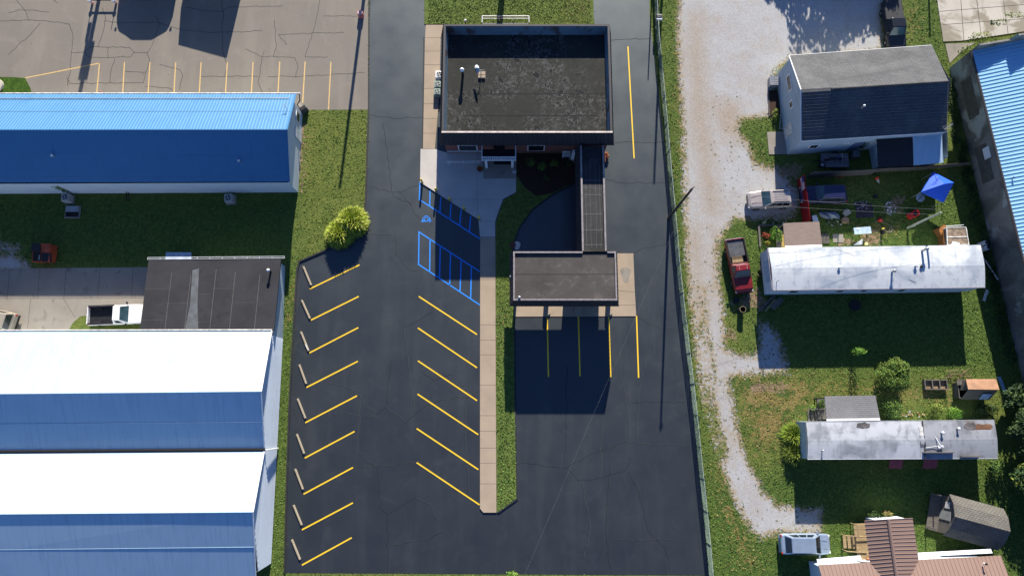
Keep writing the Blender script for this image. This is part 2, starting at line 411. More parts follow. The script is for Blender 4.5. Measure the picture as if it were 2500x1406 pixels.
        if bevel:
            b = o.modifiers.new('bevel', 'BEVEL'); b.width = bevel; b.segments = 2; b.limit_method = 'ANGLE'; b.angle_limit = R(35)
        me.update(); return o
def tag(o, label=None, cat=None, group=None, kind=None):
    if label: o['label'] = label
    if cat: o['category'] = cat
    if group: o['group'] = group
    if kind: o['kind'] = kind
    return o
def thing(name, label, cat, loc=(0, 0, 0), rz=0, group=None):
    o = bpy.data.objects.new(name, None); C.objects.link(o); o.location = loc; o.rotation_euler = (0, 0, rz)
    o.empty_display_size = .3; return tag(o, label, cat, group)
def base(u, v, z=0): return tuple(S(u, v, z))
def copy_tree(o, parent=None):
    c = o.copy(); C.objects.link(c); c.parent = parent
    for ch in list(o.children): copy_tree(ch, c)
    return c
def fast_mesh(name, V, F, mats, mi, parent=None, smooth=False):
    "big clouds of small faces: V (n,3), F (k,3 or 4)"
    me = bpy.data.meshes.new(name); k = F.shape[1]
    me.vertices.add(len(V)); me.vertices.foreach_set('co', V.astype(np.float32).ravel())
    me.loops.add(F.size); me.loops.foreach_set('vertex_index', F.astype(np.int32).ravel())
    me.polygons.add(len(F)); me.polygons.foreach_set('loop_start', np.arange(0, F.size, k, dtype=np.int32))
    for m in mats: me.materials.append(m)
    me.polygons.foreach_set('material_index', mi.astype(np.int32))
    me.update(calc_edges=True); me.validate()
    o = bpy.data.objects.new(name, me); C.objects.link(o)
    if parent is not None: o.parent = parent
    return o

# ------------------------------------------------------------------ foliage
def leaf_cloud(blobs, n, size, mats, name, parent, seed=0, flat=.5):
    "blobs: (x,y,z,rx,ry,rz) ellipsoids in the parent's frame; leaf quads spread mostly in their outer half"
    g = np.random.default_rng(seed+31); B = np.array(blobs); vol = (B[:, 3]*B[:, 4]*B[:, 5])**.75; pick = g.choice(len(B), n, p=vol/vol.sum())
    d = g.normal(size=(n, 3)); d /= np.linalg.norm(d, axis=1)[:, None]
    r = g.uniform(.35, 1.0, n)**.6 * (1+.12*np.sin(d[:, 0]*7+pick)+.1*np.sin(d[:, 1]*9+2*pick))
    P = B[pick, :3]+d*B[pick, 3:]*r[:, None]; P[:, 2] = np.maximum(P[:, 2], .05)
    nrm = d*(1-flat)+np.array([0, 0, 1.])*flat+g.normal(size=(n, 3))*.55; nrm /= np.linalg.norm(nrm, axis=1)[:, None]
    t = np.cross(nrm, g.normal(size=(n, 3))); t /= np.linalg.norm(t, axis=1)[:, None]; b = np.cross(nrm, t)
    s = size*g.uniform(.55, 1.35, n)[:, None]
    V = np.stack([P-t*s*.5, P+b*s*.3, P+t*s*.6, P-b*s*.3], 1).reshape(-1, 3); F = np.arange(4*n).reshape(n, 4)
    clump = np.sin(P[:, 0]*3.1+pick*1.7)+np.sin(P[:, 1]*2.7+pick)+np.sin(P[:, 2]*3.7)+g.normal(size=n)*.7
    mi = np.where(clump > .8, min(2, len(mats)-1), np.where(clump < -.5, min(1, len(mats)-1), 0))
    return fast_mesh(name, V, F, mats, mi, parent)
def blade_clump(n, r, h, wid, mats, name, parent, seed=0, spread=1.0):
    g = np.random.default_rng(seed+5); a = g.uniform(0, 2*np.pi, n); out = g.uniform(.1, 1, n)**.7*r*spread
    x0 = g.normal(size=n)*r*.16; y0 = g.normal(size=n)*r*.16; hh = h*g.uniform(.65, 1.1, n)
    ca, sa = np.cos(a), np.sin(a); V = []; F = []
    st = [(0, 0, 1), (.30, .62, .9), (.68, .98, .65), (1.0, .80, .08)]
    for q, (o, z, ww) in enumerate(st):
        cx, cy, cz = x0+ca*out*o, y0+sa*out*o, hh*z*np.where(q == 3, 1-.45*out/r, 1)
        V.append(np.stack([np.stack([cx-sa*wid*ww, cy+ca*wid*ww, cz], 1), np.stack([cx+sa*wid*ww, cy-ca*wid*ww, cz], 1)], 1))
    V = np.stack(V, 1).reshape(n, 8, 3); idx = np.arange(n)[:, None]*8
    F = np.concatenate([idx+np.array([[2*q, 2*q+1, 2*q+3, 2*q+2]]) for q in range(3)], 0)
    mi = np.tile(g.choice(len(mats), n, p=[.5, .25, .25][:len(mats)] if len(mats) == 3 else None), 3)
    mi[2*n:] = np.where(g.random(n) < .45, len(mats)-1, mi[2*n:])
    return fast_mesh(name, V.reshape(-1, 3), F, mats, mi, parent)
def dome_grass(n, r, h, mats, name, parent, seed=0, ln=.75, wid=.022):
    "dense fountain grass: blades leave a dome, rise outward and droop"
    g = np.random.default_rng(seed+9); d = g.normal(size=(n, 3)); d[:, 2] = np.abs(d[:, 2])*.9+.05; d /= np.linalg.norm(d, axis=1)[:, None]
    rad = g.uniform(.25, .80, n)[:, None]; S_ = np.array([r, r, h]); P = d*rad*S_
    o = d*np.array([1, 1, .75])+np.array([0, 0, .55])+g.normal(size=(n, 3))*.22; o /= np.linalg.norm(o, axis=1)[:, None]
    L = ln*g.uniform(.55, 1.15, n)[:, None]; side = np.cross(o, np.array([0, 0, 1.])+g.normal(size=(n, 3))*.3); side /= np.linalg.norm(side, axis=1)[:, None]
    out = d.copy(); out[:, 2] = 0; out /= np.linalg.norm(out, axis=1)[:, None]+1e-6
    V = []
    for f, ww, dr in ((0, .8, 0), (.4, 1, .02), (.75, .7, .14), (1.0, .06, .36)):
        c = P+o*L*f+out*L*dr*.5-np.array([0, 0, 1.])*L*dr; V.append(np.stack([c-side*wid*ww, c+side*wid*ww], 1))
    V = np.stack(V, 1).reshape(n, 8, 3); V[:, :, 2] = np.maximum(V[:, :, 2], .02); idx = np.arange(n)[:, None]*8
    F = np.concatenate([idx+np.array([[2*q, 2*q+1, 2*q+3, 2*q+2]]) for q in range(3)], 0); mi = g.choice(3, n, p=[.55, .27, .18])
    return fast_mesh(name, V.reshape(-1, 3), F, mats, np.tile(mi, 3), parent)
def bush(name, label, cat, u, v, rx, ry, h, mats, n=900, size=.12, group=None, seed=1, z=0, nb=5):
    p = S(u, v, z); t = thing(name, label, cat, p, 0, group); g = random.Random(seed)
    bl = [(0, 0, h*.5, rx*.85, ry*.85, h*.5)]
    for i in range(nb):
        a = g.uniform(0, 6.28); q = g.uniform(.35, .6)
        bl.append((math.cos(a)*rx*q, math.sin(a)*ry*q, h*g.uniform(.45, .75), rx*g.uniform(.35, .5), ry*g.uniform(.35, .5), h*g.uniform(.28, .4)))
    leaf_cloud(bl, n, size, mats, 'foliage', t, seed)
    b = MB()
    for i in range(4):
        a = i*1.6; b.tube((0, 0, -.02), (math.cos(a)*rx*.4, math.sin(a)*ry*.4, h*.55), .03, 5, .012)
    b.build('stem', BARK, t, world=False); return t
def tree(label, u, v, h, cr, mats, n, size, seed, xy=None, group=None, name='tree', crown_z=None):
    p = S(u, v) if xy is None else Vector((*xy, 0)); t = thing(name, label, 'tree', p, 0, group); g = random.Random(seed)
    cz = crown_z or h*.62; b = MB(); b.tube((0, 0, -.05), (.1, .05, cz*.6), .05*h*.5, 8, .03*h*.5); bl = [(0, 0, cz, cr*.7, cr*.7, (h-cz)*.8)]
    for i in range(9):
        a = g.uniform(0, 6.28); q = g.uniform(.35, .75); zz = cz+g.uniform(-.35, .3)*(h-cz)
        e = (math.cos(a)*cr*q, math.sin(a)*cr*q, zz); b.tube((.1, .05, cz*.55), e, .02*h*.5, 6, .008*h)
        bl.append((*e, cr*g.uniform(.28, .45), cr*g.uniform(.28, .45), (h-cz)*g.uniform(.3, .5)))
    b.build('trunk', BARK, t, world=False); leaf_cloud(bl, n, size, mats, 'crown', t, seed); return t

# ================================================================== SETTING: ground
def poly_sd(px, py, poly):
    P = np.array(poly); n = len(P); ins = np.zeros(px.shape, bool); d = np.full(px.shape, 1e9)
    for i in range(n):
        x1, y1 = P[i]; x2, y2 = P[(i+1) % n]
        c = ((y1 > py) != (y2 > py)) & (px < (x2-x1)*(py-y1)/(y2-y1+1e-12)+x1); ins ^= c
        L = (x2-x1)**2+(y2-y1)**2+1e-9; t = np.clip(((px-x1)*(x2-x1)+(py-y1)*(y2-y1))/L, 0, 1)
        d = np.minimum(d, np.hypot(px-x1-t*(x2-x1), py-y1-t*(y2-y1)))
    return np.where(ins, d, -d)
GRAVEL = [SL(p) for p in [
    [(1662, -200), (1656, 100), (1664, 250), (1670, 400), (1674, 550), (1684, 700), (1700, 850), (1714, 960), (1738, 1050), (1760, 1130), (1778, 1180), (1808, 1250), (1826, 1300), (1850, 1322), (1912, 1312), (2012, 1316), (2012, 1232), (1945, 1228), (1900, 1222), (1862, 1196), (1826, 1130), (1802, 1060), (1786, 970), (1782, 925), (1925, 915), (1925, 870), (1900, 800), (1850, 775), (1840, 860), (1776, 850), (1770, 760), (1756, 700), (1752, 640), (1752, 590), (1790, 535), (1935, 530), (1960, 480), (1900, 415), (1845, 405), (1826, 350), (1795, 315), (1810, 290), (1885, 280), (1896, 170), (1930, 140), (2152, 125), (2156, -200)],
    [(-30, 596), (45, 600), (50, 606), (10, 612), (-30, 612)], [(-30, 622), (40, 626), (75, 652), (70, 662), (-30, 662)]]]
DRY = [SL(p) for p in [
    [(1780, 900), (1925, 915), (2060, 930), (2250, 935), (2330, 930), (2330, 1010), (2140, 960), (2010, 965), (1960, 1020), (1900, 1090), (1840, 1130), (1800, 1010)],
    [(1770, 1110), (1810, 1280), (1850, 1350), (1835, 1400), (1800, 1390), (1790, 1320), (1755, 1250), (1735, 1120)],
    [(2205, 20), (2240, 10), (2248, 100), (2215, 100)], [(1655, 0), (1672, 0), (1668, 120), (1680, 420), (1696, 700), (1716, 900), (1700, 900), (1676, 640), (1650, 300), (1640, 120)],
    [(2085, 540), (2205, 535), (2200, 575), (2120, 600), (2080, 598)], [(1752, 530), (1790, 540), (1752, 610), (1742, 600)], [(1822, 330), (1870, 400), (1840, 440), (1780, 420)],
    [(1190, 780), (1225, 800), (1222, 820), (1210, 820)], [(735, 300), (760, 320), (752, 440), (738, 440)], [(1400, 5), (1445, 0), (1440, 45), (1400, 50)], [(700, 690), (722, 690), (716, 800), (694, 800)]]]
LUSH = [SL(p) for p in [
    [(1612, -200), (1656, -200), (1656, 400), (1690, 850), (1720, 1060), (1790, 1240), (1850, 1420), (1735, 1420), (1690, 900), (1635, 450)],
    [(1752, 540), (2500, 420), (2600, 930), (1850, 900), (1820, 740), (1770, 740)], [(1700, 1150), (2600, 1120), (2600, 1500), (1700, 1500)],
    [(2215, -100), (2300, -100), (2310, 140), (2330, 260), (2230, 120)], [(1790, 300), (1900, 300), (1920, 430), (1830, 420)],
    [(-50, 470), (735, 470), (700, 650), (-50, 660)], [(0, 190), (80, 190), (80, 230), (0, 230)], [(1200, 760), (1260, 760), (1262, 1250), (1200, 1250)], [(650, 620), (735, 640), (700, 1406), (650, 1406)]]]
DIRT = [SL(p) for p in [[(1752, 810), (1790, 800), (1800, 830), (1760, 835)], [(1850, 700), (1872, 735), (1860, 760), (1780, 740)], [(2170, 480), (2210, 478), (2200, 520), (2165, 510)],
    [(2108, 570), (2150, 560), (2150, 600), (2100, 600)], [(1835, 930), (1925, 935), (1920, 960), (1830, 960)], [(1840, 405), (1960, 400), (1950, 440), (1880, 440)], [(730, 300), (745, 300), (742, 470), (732, 470)], [(2040, 600), (2070, 575), (2100, 600)]]]
nx, ny = 420, 240
gx = np.linspace(-64, 64, nx); gy = np.linspace(-22, 52, ny); GX, GY = np.meshgrid(gx, gy); GX = GX.ravel(); GY = GY.ravel()
def weight(polys, px, py, soft):
    v = np.full(px.shape, -1e9)
    for p in polys: v = np.maximum(v, poly_sd(px, py, p))
    return np.clip(.5+v/(2*soft), 0, 1)
def island(px, py):
    "weedy middle ridge of the gravel drive"
    cl = SL([(1720, 700), (1726, 800), (1740, 880), (1745, 960), (1750, 1020), (1765, 1060), (1775, 1110)]); d = np.full(px.shape, 1e9)
    for (x1, y1), (x2, y2) in zip(cl[:-1], cl[1:]):
        L = (x2-x1)**2+(y2-y1)**2; t = np.clip(((px-x1)*(x2-x1)+(py-y1)*(y2-y1))/L, 0, 1); d = np.minimum(d, np.hypot(px-x1-t*(x2-x1), py-y1-t*(y2-y1)))
    return np.clip(1-d/1.1, 0, 1)
def gravel_w(px, py): 
    yard = weight([SL([(1760, 760), (1925, 775), (1930, 930), (1775, 930)]), SL([(1900, 1190), (2030, 1200), (2030, 1330), (1790, 1340), (1800, 1300)])], px, py, 1.5)
    return np.clip(weight(GRAVEL, px, py, 1.2)-.46*island(px, py)-.20*yard, 0, 1)
A_gr = gravel_w(GX, GY); A_dry = weight(DRY, GX, GY, 1.6); A_lush = weight(LUSH, GX, GY, 1.5); A_dirt = weight(DIRT, GX, GY, .8)*.9
TRACK = [SL(p) for p in [[(1688, 40), (1706, 40), (1724, 300), (1745, 440), (1748, 520), (1735, 520), (1712, 420), (1692, 250)], [(1740, 250), (1800, 260), (1815, 340), (1770, 330)], [(1745, 560), (1752, 560), (1752, 720), (1742, 720)], [(1690, 560), (1703, 560), (1718, 760), (1706, 800)]]]
A_trk = weight(TRACK, GX, GY, 1.4)
WEEDY = [SL(p) for p in [[(1765, 770), (1930, 780), (1930, 935), (1770, 930)], [(1715, 900), (1790, 930), (1810, 1120), (1850, 1200), (1760, 1120), (1730, 1000)], [(1890, 1190), (2030, 1200), (2030, 1330), (1800, 1340), (1810, 1280)], [(1750, 230), (1830, 260), (1840, 420), (1790, 520), (1745, 480)], [(1700, 540), (1760, 540), (1760, 760), (1715, 760)], [(1900, 400), (1980, 400), (1950, 480), (1890, 440)]]]
A_weed = weight(WEEDY, GX, GY, 2.0)
gb = MB()
idx = np.arange(nx*ny).reshape(ny, nx)
Fq = np.stack([idx[:-1, :-1], idx[:-1, 1:], idx[1:, 1:], idx[1:, :-1]], -1).reshape(-1, 4)
E = 900.0
Vg = np.concatenate([np.stack([GX, GY, GX*0], 1), np.array([(-E, -E, 0), (E, -E, 0), (E, -22, 0), (-E, -22, 0), (-E, 52, 0), (E, 52, 0), (E, E, 0), (-E, E, 0), (-64, -22, 0), (-64, 52, 0), (64, -22, 0), (64, 52, 0)])])
k0 = nx*ny
Fo = np.array([(0, 1, 2, 3), (4, 5, 6, 7), (3, 8, 9, 4), (10, 2, 5, 11)])+k0
ground = fast_mesh('ground', Vg, np.concatenate([Fq, Fo]), [GROUND], np.zeros(len(Fq)+4))
tag(ground, kind='structure')
for nm, arr in (('gravel', A_gr), ('dry', A_dry), ('lush', A_lush), ('dirt', A_dirt), ('track', A_trk), ('weedy', A_weed)):
    at = ground.data.attributes.new(nm, 'FLOAT', 'POINT'); at.data.foreach_set('value', np.concatenate([arr, np.full(12, .3 if nm == 'lush' else 0)]).astype(np.float32))

def wobble(pts, amp=.12, step=.5, seed=0):
    g = random.Random(seed); out = [pts[0]]
    for a, b in zip(pts[:-1], pts[1:]):
        L = math.hypot(b[0]-a[0], b[1]-a[1]); k = max(1, int(L/step))
        for i in range(1, k+1):
            t = i/k; e = 0 if i == k else amp
            out.append((a[0]+(b[0]-a[0])*t+g.uniform(-e, e), a[1]+(b[1]-a[1])*t+g.uniform(-e, e)))
    return out
# ---- the sealed car park
LOT_P = SL([(905, -200), (905, 0), (903, 60), (902, 270), (895, 480), (889, 572), (732, 638), (727, 660), (716, 860), (708, 1000), (702, 1180), (697, 1398), (1250, 1401), (1731, 1404), (1713, 1200), (1693, 1000), (1678, 860), (1662, 700), (1646, 560), (1632, 430), (1616, 300), (1600, 160), (1586, 40), (1584, -200), (1449, -200), (1449, 40), (1452, 60), (1300, 60), (1036, 60), (1036, -200)])
lb = MB().sheet(LOT_P, .008, 0)
CR = [[(975, 470), (1000, 495), (1010, 520), (1030, 540)], [(935, 300), (960, 480), (1005, 500)], [(905, 457), (960, 470), (990, 465), (1025, 450)], [(960, 575), (895, 572)], [(905, 280), (960, 290), (1035, 287)], [(965, 570), (968, 620), (1000, 660), (1022, 660)],
      [(800, 937), (850, 945), (878, 970), (892, 990), (920, 1010), (945, 995), (990, 1030), (1040, 990), (1080, 975), (1165, 965)], [(955, 880), (945, 985)], [(920, 1020), (860, 1012), (830, 1005)], [(860, 1140), (920, 1138), (1015, 1130)], [(920, 1140), (928, 1240), (945, 1255), (947, 1395)],
      [(945, 1255), (1015, 1215), (1050, 1230), (1070, 1270)], [(955, 1332), (1050, 1315), (1082, 1298)], [(1264, 1132), (1310, 1132), (1345, 1140), (1382, 1142), (1410, 1172), (1440, 1172), (1525, 1150), (1540, 1120)], [(1382, 1142), (1450, 1105), (1530, 1078), (1580, 1085), (1682, 1086)], [(1530, 1078), (1535, 1065), (1530, 990), (1515, 920), (1508, 860)],
      [(1532, 1150), (1560, 1200), (1580, 1290), (1625, 1340), (1635, 1390)], [(1475, 610), (1540, 620), (1580, 605), (1625, 595)], [(1560, 775), (1610, 800), (1655, 808)], [(1540, 985), (1600, 980), (1670, 982)], [(1485, 100), (1540, 97), (1590, 95)], [(1490, 350), (1540, 347), (1620, 348)], [(1475, 437), (1520, 447), (1630, 447)], [(1010, 1000), (985, 800), (1060, 760)], [(1640, 1318), (1570, 1320), (1500, 1318)],
      [(1385, 890), (1382, 1010), (1380, 1130)], [(1490, 910), (1470, 1010), (1465, 1160)], [(1420, 1180), (1440, 1280), (1425, 1360)], [(1490, 1130), (1478, 1300), (1492, 1400)], [(1140, 950), (1135, 1060), (1145, 1200)], [(720, 1000), (700, 1004)], [(1030, 905), (1060, 930), (1100, 915)], [(880, 960), (870, 1100), (920, 1138)], [(1590, 810), (1560, 950), (1555, 1070)]]
for i, c in enumerate(CR):
    q = wobble(SL(c), .10, .45, i); lb.ribbon(q, .045, .0115, 1)
    off = [(x+.045, y+.03) for x, y in q]
    if i % 3 != 1: lb.ribbon(off[::1], .03, .0098, 2)
lot = tag(lb.build('parking_lot', [LOT, CRACK, CRACKL]), kind='structure')
def stripe(a, b, wid, mat, name, par, z=.0135):
    p, q = S2(*a), S2(*b); return MB().ribbon([p, q], wid, z).build(name, mat, par)
LEFT_L = [((757, 705), (877, 647)), ((760, 781), (875, 724)), ((756, 861), (874, 800)), ((749, 945), (873, 882)), ((746, 1031), (871, 966)), ((745, 1117), (865, 1053)), ((742, 1205), (861, 1141)), ((738, 1292), (861, 1227)), ((738, 1378), (858, 1312))]
MID_L = [((1023, 724), (1164, 816)), ((1021, 801), (1164, 897)), ((1021, 881), (1164, 977)), ((1020, 962), (1167, 1060)), ((1018, 1046), (1167, 1145)), ((1018, 1129), (1170, 1231))]
for a, b in LEFT_L+MID_L+[((1336, 775), (1339, 919)), ((1412, 772), (1416, 917)), ((1486, 774), (1491, 919)), ((1554, 772), (1559, 921)), ((1533, 115), (1548, 386))]:
    stripe(a, b, .13, YEL, 'stall_line', lot)
BL = [((1025, 447), (1024, 488)), ((1023, 487), (1171, 583)), ((1050, 466), (1049, 504)), ((1076, 482), (1074, 520)), ((1101, 498), (1099, 536)), ((1126, 512), (1122, 551)), ((1149, 528), (1146, 566)),
      ((1022, 566), (1171, 663)), ((1023, 566), (1022, 646)), ((1021, 645), (1171, 744)), ((1050, 585), (1049, 663)), ((1075, 602), (1073, 680)), ((1100, 618), (1098, 696)), ((1126, 635), (1123, 713)), ((1151, 652), (1149, 730))]
for i, (a, b) in enumerate(BL): stripe(a, b, .12, BLUEP, 'accessible_line', lot, .0135+.0008*(i % 3))
# wheelchair emblem in blue: broken wheel, seat, leg, head
wb = MB()
def arc(cu, cv, ru, rv, a0, a1, n=10): return SL([(cu+ru*math.cos(R(a)), cv+rv*math.sin(R(a))) for a in np.linspace(a0, a1, n)])
for a0, a1 in ((150, 215), (232, 300), (318, 395)): wb.ribbon(arc(1041, 537, 9, 9, a0, a1), .09, .0135)
wb.ribbon(arc(1041, 536, 4.5, 4.5, 120, 400), .06, .014)
for q in ([(1031, 541), (1036, 541)], [(1035, 539), (1043, 541)], [(1043, 541), (1048, 534)], [(1047, 535), (1053, 541)], [(1049, 541), (1054, 540)], [(1029, 541), (1033, 537)]): wb.ribbon(SL(q), .10, .0147)
wb.build('wheelchair_emblem', BLUEP, lot)
# ---- the worn car park at the top left
ob = MB().sheet(SL([(-200, -200), (899, -200), (898, 268), (736, 269), (736, 300), (400, 300), (-200, 260)]), .004, 0)
ob.sheet(SL([(899, -200), (906, -200), (905, 0), (903, 270), (898, 270), (899, 0)]), .005, 3)
TC = [[(0, 52), (70, 50), (150, 56), (170, 60), (178, 85), (172, 165), (165, 210)], [(40, 0), (60, 25), (70, 50)], [(20, 32), (45, 25), (80, 25), (120, 30)], [(98, 58), (75, 85), (45, 110), (20, 135)], [(174, 129), (206, 128), (220, 116), (315, 116), (328, 128), (318, 140), (220, 142), (206, 128)], [(265, 116), (264, 141)], [(328, 129), (360, 129), (372, 110), (390, 60), (380, 40)],
      [(360, 129), (365, 145), (355, 180), (350, 203), (170, 204), (163, 190)], [(250, 20), (258, 45), (250, 85), (240, 115)], [(255, 52), (300, 57), (380, 55), (450, 75), (520, 80), (600, 78), (640, 75)], [(540, 0), (545, 30), (543, 80), (545, 130), (555, 160), (548, 185)], [(455, 18), (500, 28), (545, 28), (560, 18), (690, 15)], [(600, 120), (640, 140), (645, 125)], [(640, 140), (660, 138), (720, 142), (727, 160), (722, 190)], [(640, 142), (634, 185), (630, 200), (640, 226)], [(490, 187), (630, 187)], [(655, 188), (760, 186), (890, 178)], [(390, 158), (440, 172), (446, 185), (438, 220)], [(355, 212), (410, 215), (425, 222)], [(280, 144), (270, 180), (268, 203)], [(780, 0), (770, 60), (745, 140), (760, 140), (800, 140)], [(670, 50), (675, 110), (668, 140)], [(790, 40), (890, 40)], [(305, 175), (355, 177)], [(700, 110), (680, 85), (840, 80)], [(130, 0), (140, 8)]]
for i, c in enumerate(TC): ob.ribbon(wobble(SL(c), .07, .4, i+50), .055, .0075, 1)
old = tag(ob.build('old_parking_lot', [OLDLOT, TAR, YELOLD, CURB]), kind='structure')
OLD_L = [((243, 155), (236, 232))]+[((u, 153), (u-5, 240)) for u in (304, 366, 429, 491, 555, 618)]+[((683, 152), (678, 240)), ((745, 152), (739, 252)), ((808, 152), (802, 268)), ((62, 191), (243, 155))]
for a, b in OLD_L: stripe(a, b, .12, YELOLD, 'faded_line', old, .009)
# ---- concrete
def joints(mb, segs, z, wid=.03, m=1):
    for a, b in segs: mb.ribbon([S2(*a), S2(*b)], wid, z, m)
sw = MB().prism(SL([(1040, 63), (1082, 63), (1076, 95), (1074, 180), (1070, 270), (1062, 365), (1033, 365), (1036, 200), (1038, 95)]), 0, .13, 0)
joints(sw, [((1037, 94), (1077, 94)), ((1037, 127), (1076, 127)), ((1036, 160), (1075, 160)), ((1036, 218), (1073, 218)), ((1035, 255), (1071, 255)), ((1034, 291), (1069, 291)), ((1034, 327), (1066, 327))], .133)
tag(sw.build('side_pavement', [CONC_TAN, JOINT]), kind='structure')
dr = MB().ribbon(SL([(1035, 92), (1034, 200), (1032, 364)]), .14, .05, 0); tag(dr.build('gutter_strip', CURB), kind='structure')
pz = MB().prism(SL([(1027, 365), (1062, 365), (1090, 374), (1260, 374), (1260, 470), (1228, 487), (1209, 541), (1209, 579), (1172, 579), (1168, 536), (1100, 493), (1026, 446)]), 0, .12, 0)
joints(pz, [((1164, 375), (1166, 535)), ((1063, 488), (1230, 488)), ((1170, 541), (1209, 541))], .1235, .02)
tag(pz.build('plaza', [CONC_NEW, JOINT]), kind='structure')
sm = MB().prism(SL([(1172.6, 579.8), (1209.6, 579.8), (1210, 800), (1212, 1250), (1180, 1250), (1172, 1240), (1172, 900)]), 0, .12, 0)
joints(sm, [((1172, v), (1211, v)) for v in (649, 683, 793, 830, 866, 940, 1014, 1052, 1093, 1130, 1180)], .1235, .025)
tag(sm.build('middle_pavement', [CONC_TAN, JOINT]), kind='structure')
pd = MB().prism(SL([(1255, 618), (1546, 619), (1549, 700), (1553, 772), (1256, 773)]), 0, .06, 0)
joints(pd, [((1510, 710), (1550, 713)), ((1255, 746), (1552, 745))], .0635, .025)
pd.sheet([(S(1527, 672).x+.45*math.cos(a)*(1+.3*math.sin(3*a)), S(1527, 672).y+1.0*math.sin(a)*(1+.2*math.cos(2*a))) for a in np.linspace(0, 6.28, 22)[:-1]], .0625, 2)
tag(pd.build('drive_through_slab', [CONC_TAN, JOINT, CONC_OLD]), kind='structure')
isl = MB()
IS = SL([(1210.4, 545), (1229, 489), (1261, 472), (1261, 374), (1404, 374), (1404, 447), (1350, 475), (1300, 512), (1268, 556), (1255, 590), (1250, 640), (1256, 790), (1258, 1000), (1262, 1216), (1216, 1250), (1212.6, 1249), (1210.6, 800)])
isl.prism(IS, 0, .10, 0, 1)
isl.ribbon(SL([(1256, 790), (1258, 1000), (1262.5, 1217), (1216, 1250)]), .13, .118, 1); isl.ribbon(SL([(1404, 447), (1350, 475), (1300, 512), (1268, 556), (1255, 590), (1250, 620)]), .13, .118, 1)
isl.prism(SL([(1262, 376), (1403, 376), (1403, 445), (1350, 471), (1310, 480), (1280, 458), (1262, 430)]), .09, .125, 2)
LAWN = plain('lawn_turf', (.12, .165, .04), .95, .35, 2.5, spec=.1, bump=.4, grain=.45)
isl_o = tag(isl.build('grass_island', [LAWN, CURB, MULCH]), kind='structure')
fl = MB().prism(SL([(1036.6, -200), (1448.4, -200), (1448.4, 40), (1450, 60), (1300, 62), (1036.6, 60)]), 0, .08, 0, 1); tag(fl.build('front_lawn', [LAWN, CURB]), kind='structure')
cb = MB().ribbon(SL([(899, 270), (893, 480), (888, 573), (731, 640), (725, 662), (713, 860), (706, 1000), (700, 1180), (695, 1398)]), .16, .11, 0)
cbp = SL([(901.5, 270), (895, 480), (890, 572.5), (733, 639.5), (727.5, 662), (715.5, 860), (708.5, 1000), (702.5, 1180), (697.5, 1398)])
cb2 = SL([(898, 270), (891.5, 480), (886.5, 570), (729, 637.5), (723.5, 661), (711.5, 860), (704.5, 1000), (698.5, 1180), (693.5, 1398)])
cb = MB().prism(cbp+cb2[::-1], 0, .14, 0); tag(cb.build('lot_curb', CURB), kind='structure')
dw = MB().sheet(SL([(-120, 657), (395, 652), (380, 700), (345, 760), (345, 789), (228, 790), (216, 770), (196, 772), (178, 788), (164, 812), (-120, 815)]), .006, 0)
joints(dw, [((-120, 729), (350, 728)), ((97, 656), (92, 728)), ((162, 656), (156, 728)), ((245, 656), (238, 728)), ((325, 656), (321, 728)), ((75, 729), (67, 806)), ((155, 729), (183, 775)), ((24, 656), (18, 728))], .0095, .035)
tag(dw.build('concrete_driveway', [CONC_OLD, JOINT]), kind='structure')
sl = MB().prism(SL([(2284, -120), (2287, 0), (2302, 103), (2345, 101), (2420, 90), (2620, 60), (2620, -120)]), 0, .08, 0)
joints(sl, [((2340, -60), (2352, 100)), ((2376, -60), (2395, 95)), ((2440, -60), (2460, 85)), ((2290, 30), (2600, 5)), ((2300, 62), (2600, 40))], .083, .06)
sl.prism(SL([(2307, 108), (2380, 106), (2345, 128), (2318, 156)]), 0, .05, 2)
tag(sl.build('old_slab', [CONC_PALE, JOINT, CONC_OLD]), kind='structure')
ws = MB().prism(SL([(1872, 323), (1922, 322), (1924, 377), (1877, 378)]), 0, .07, 0); tag(ws.build('doorstep_slab', CONC_OLD), kind='structure')

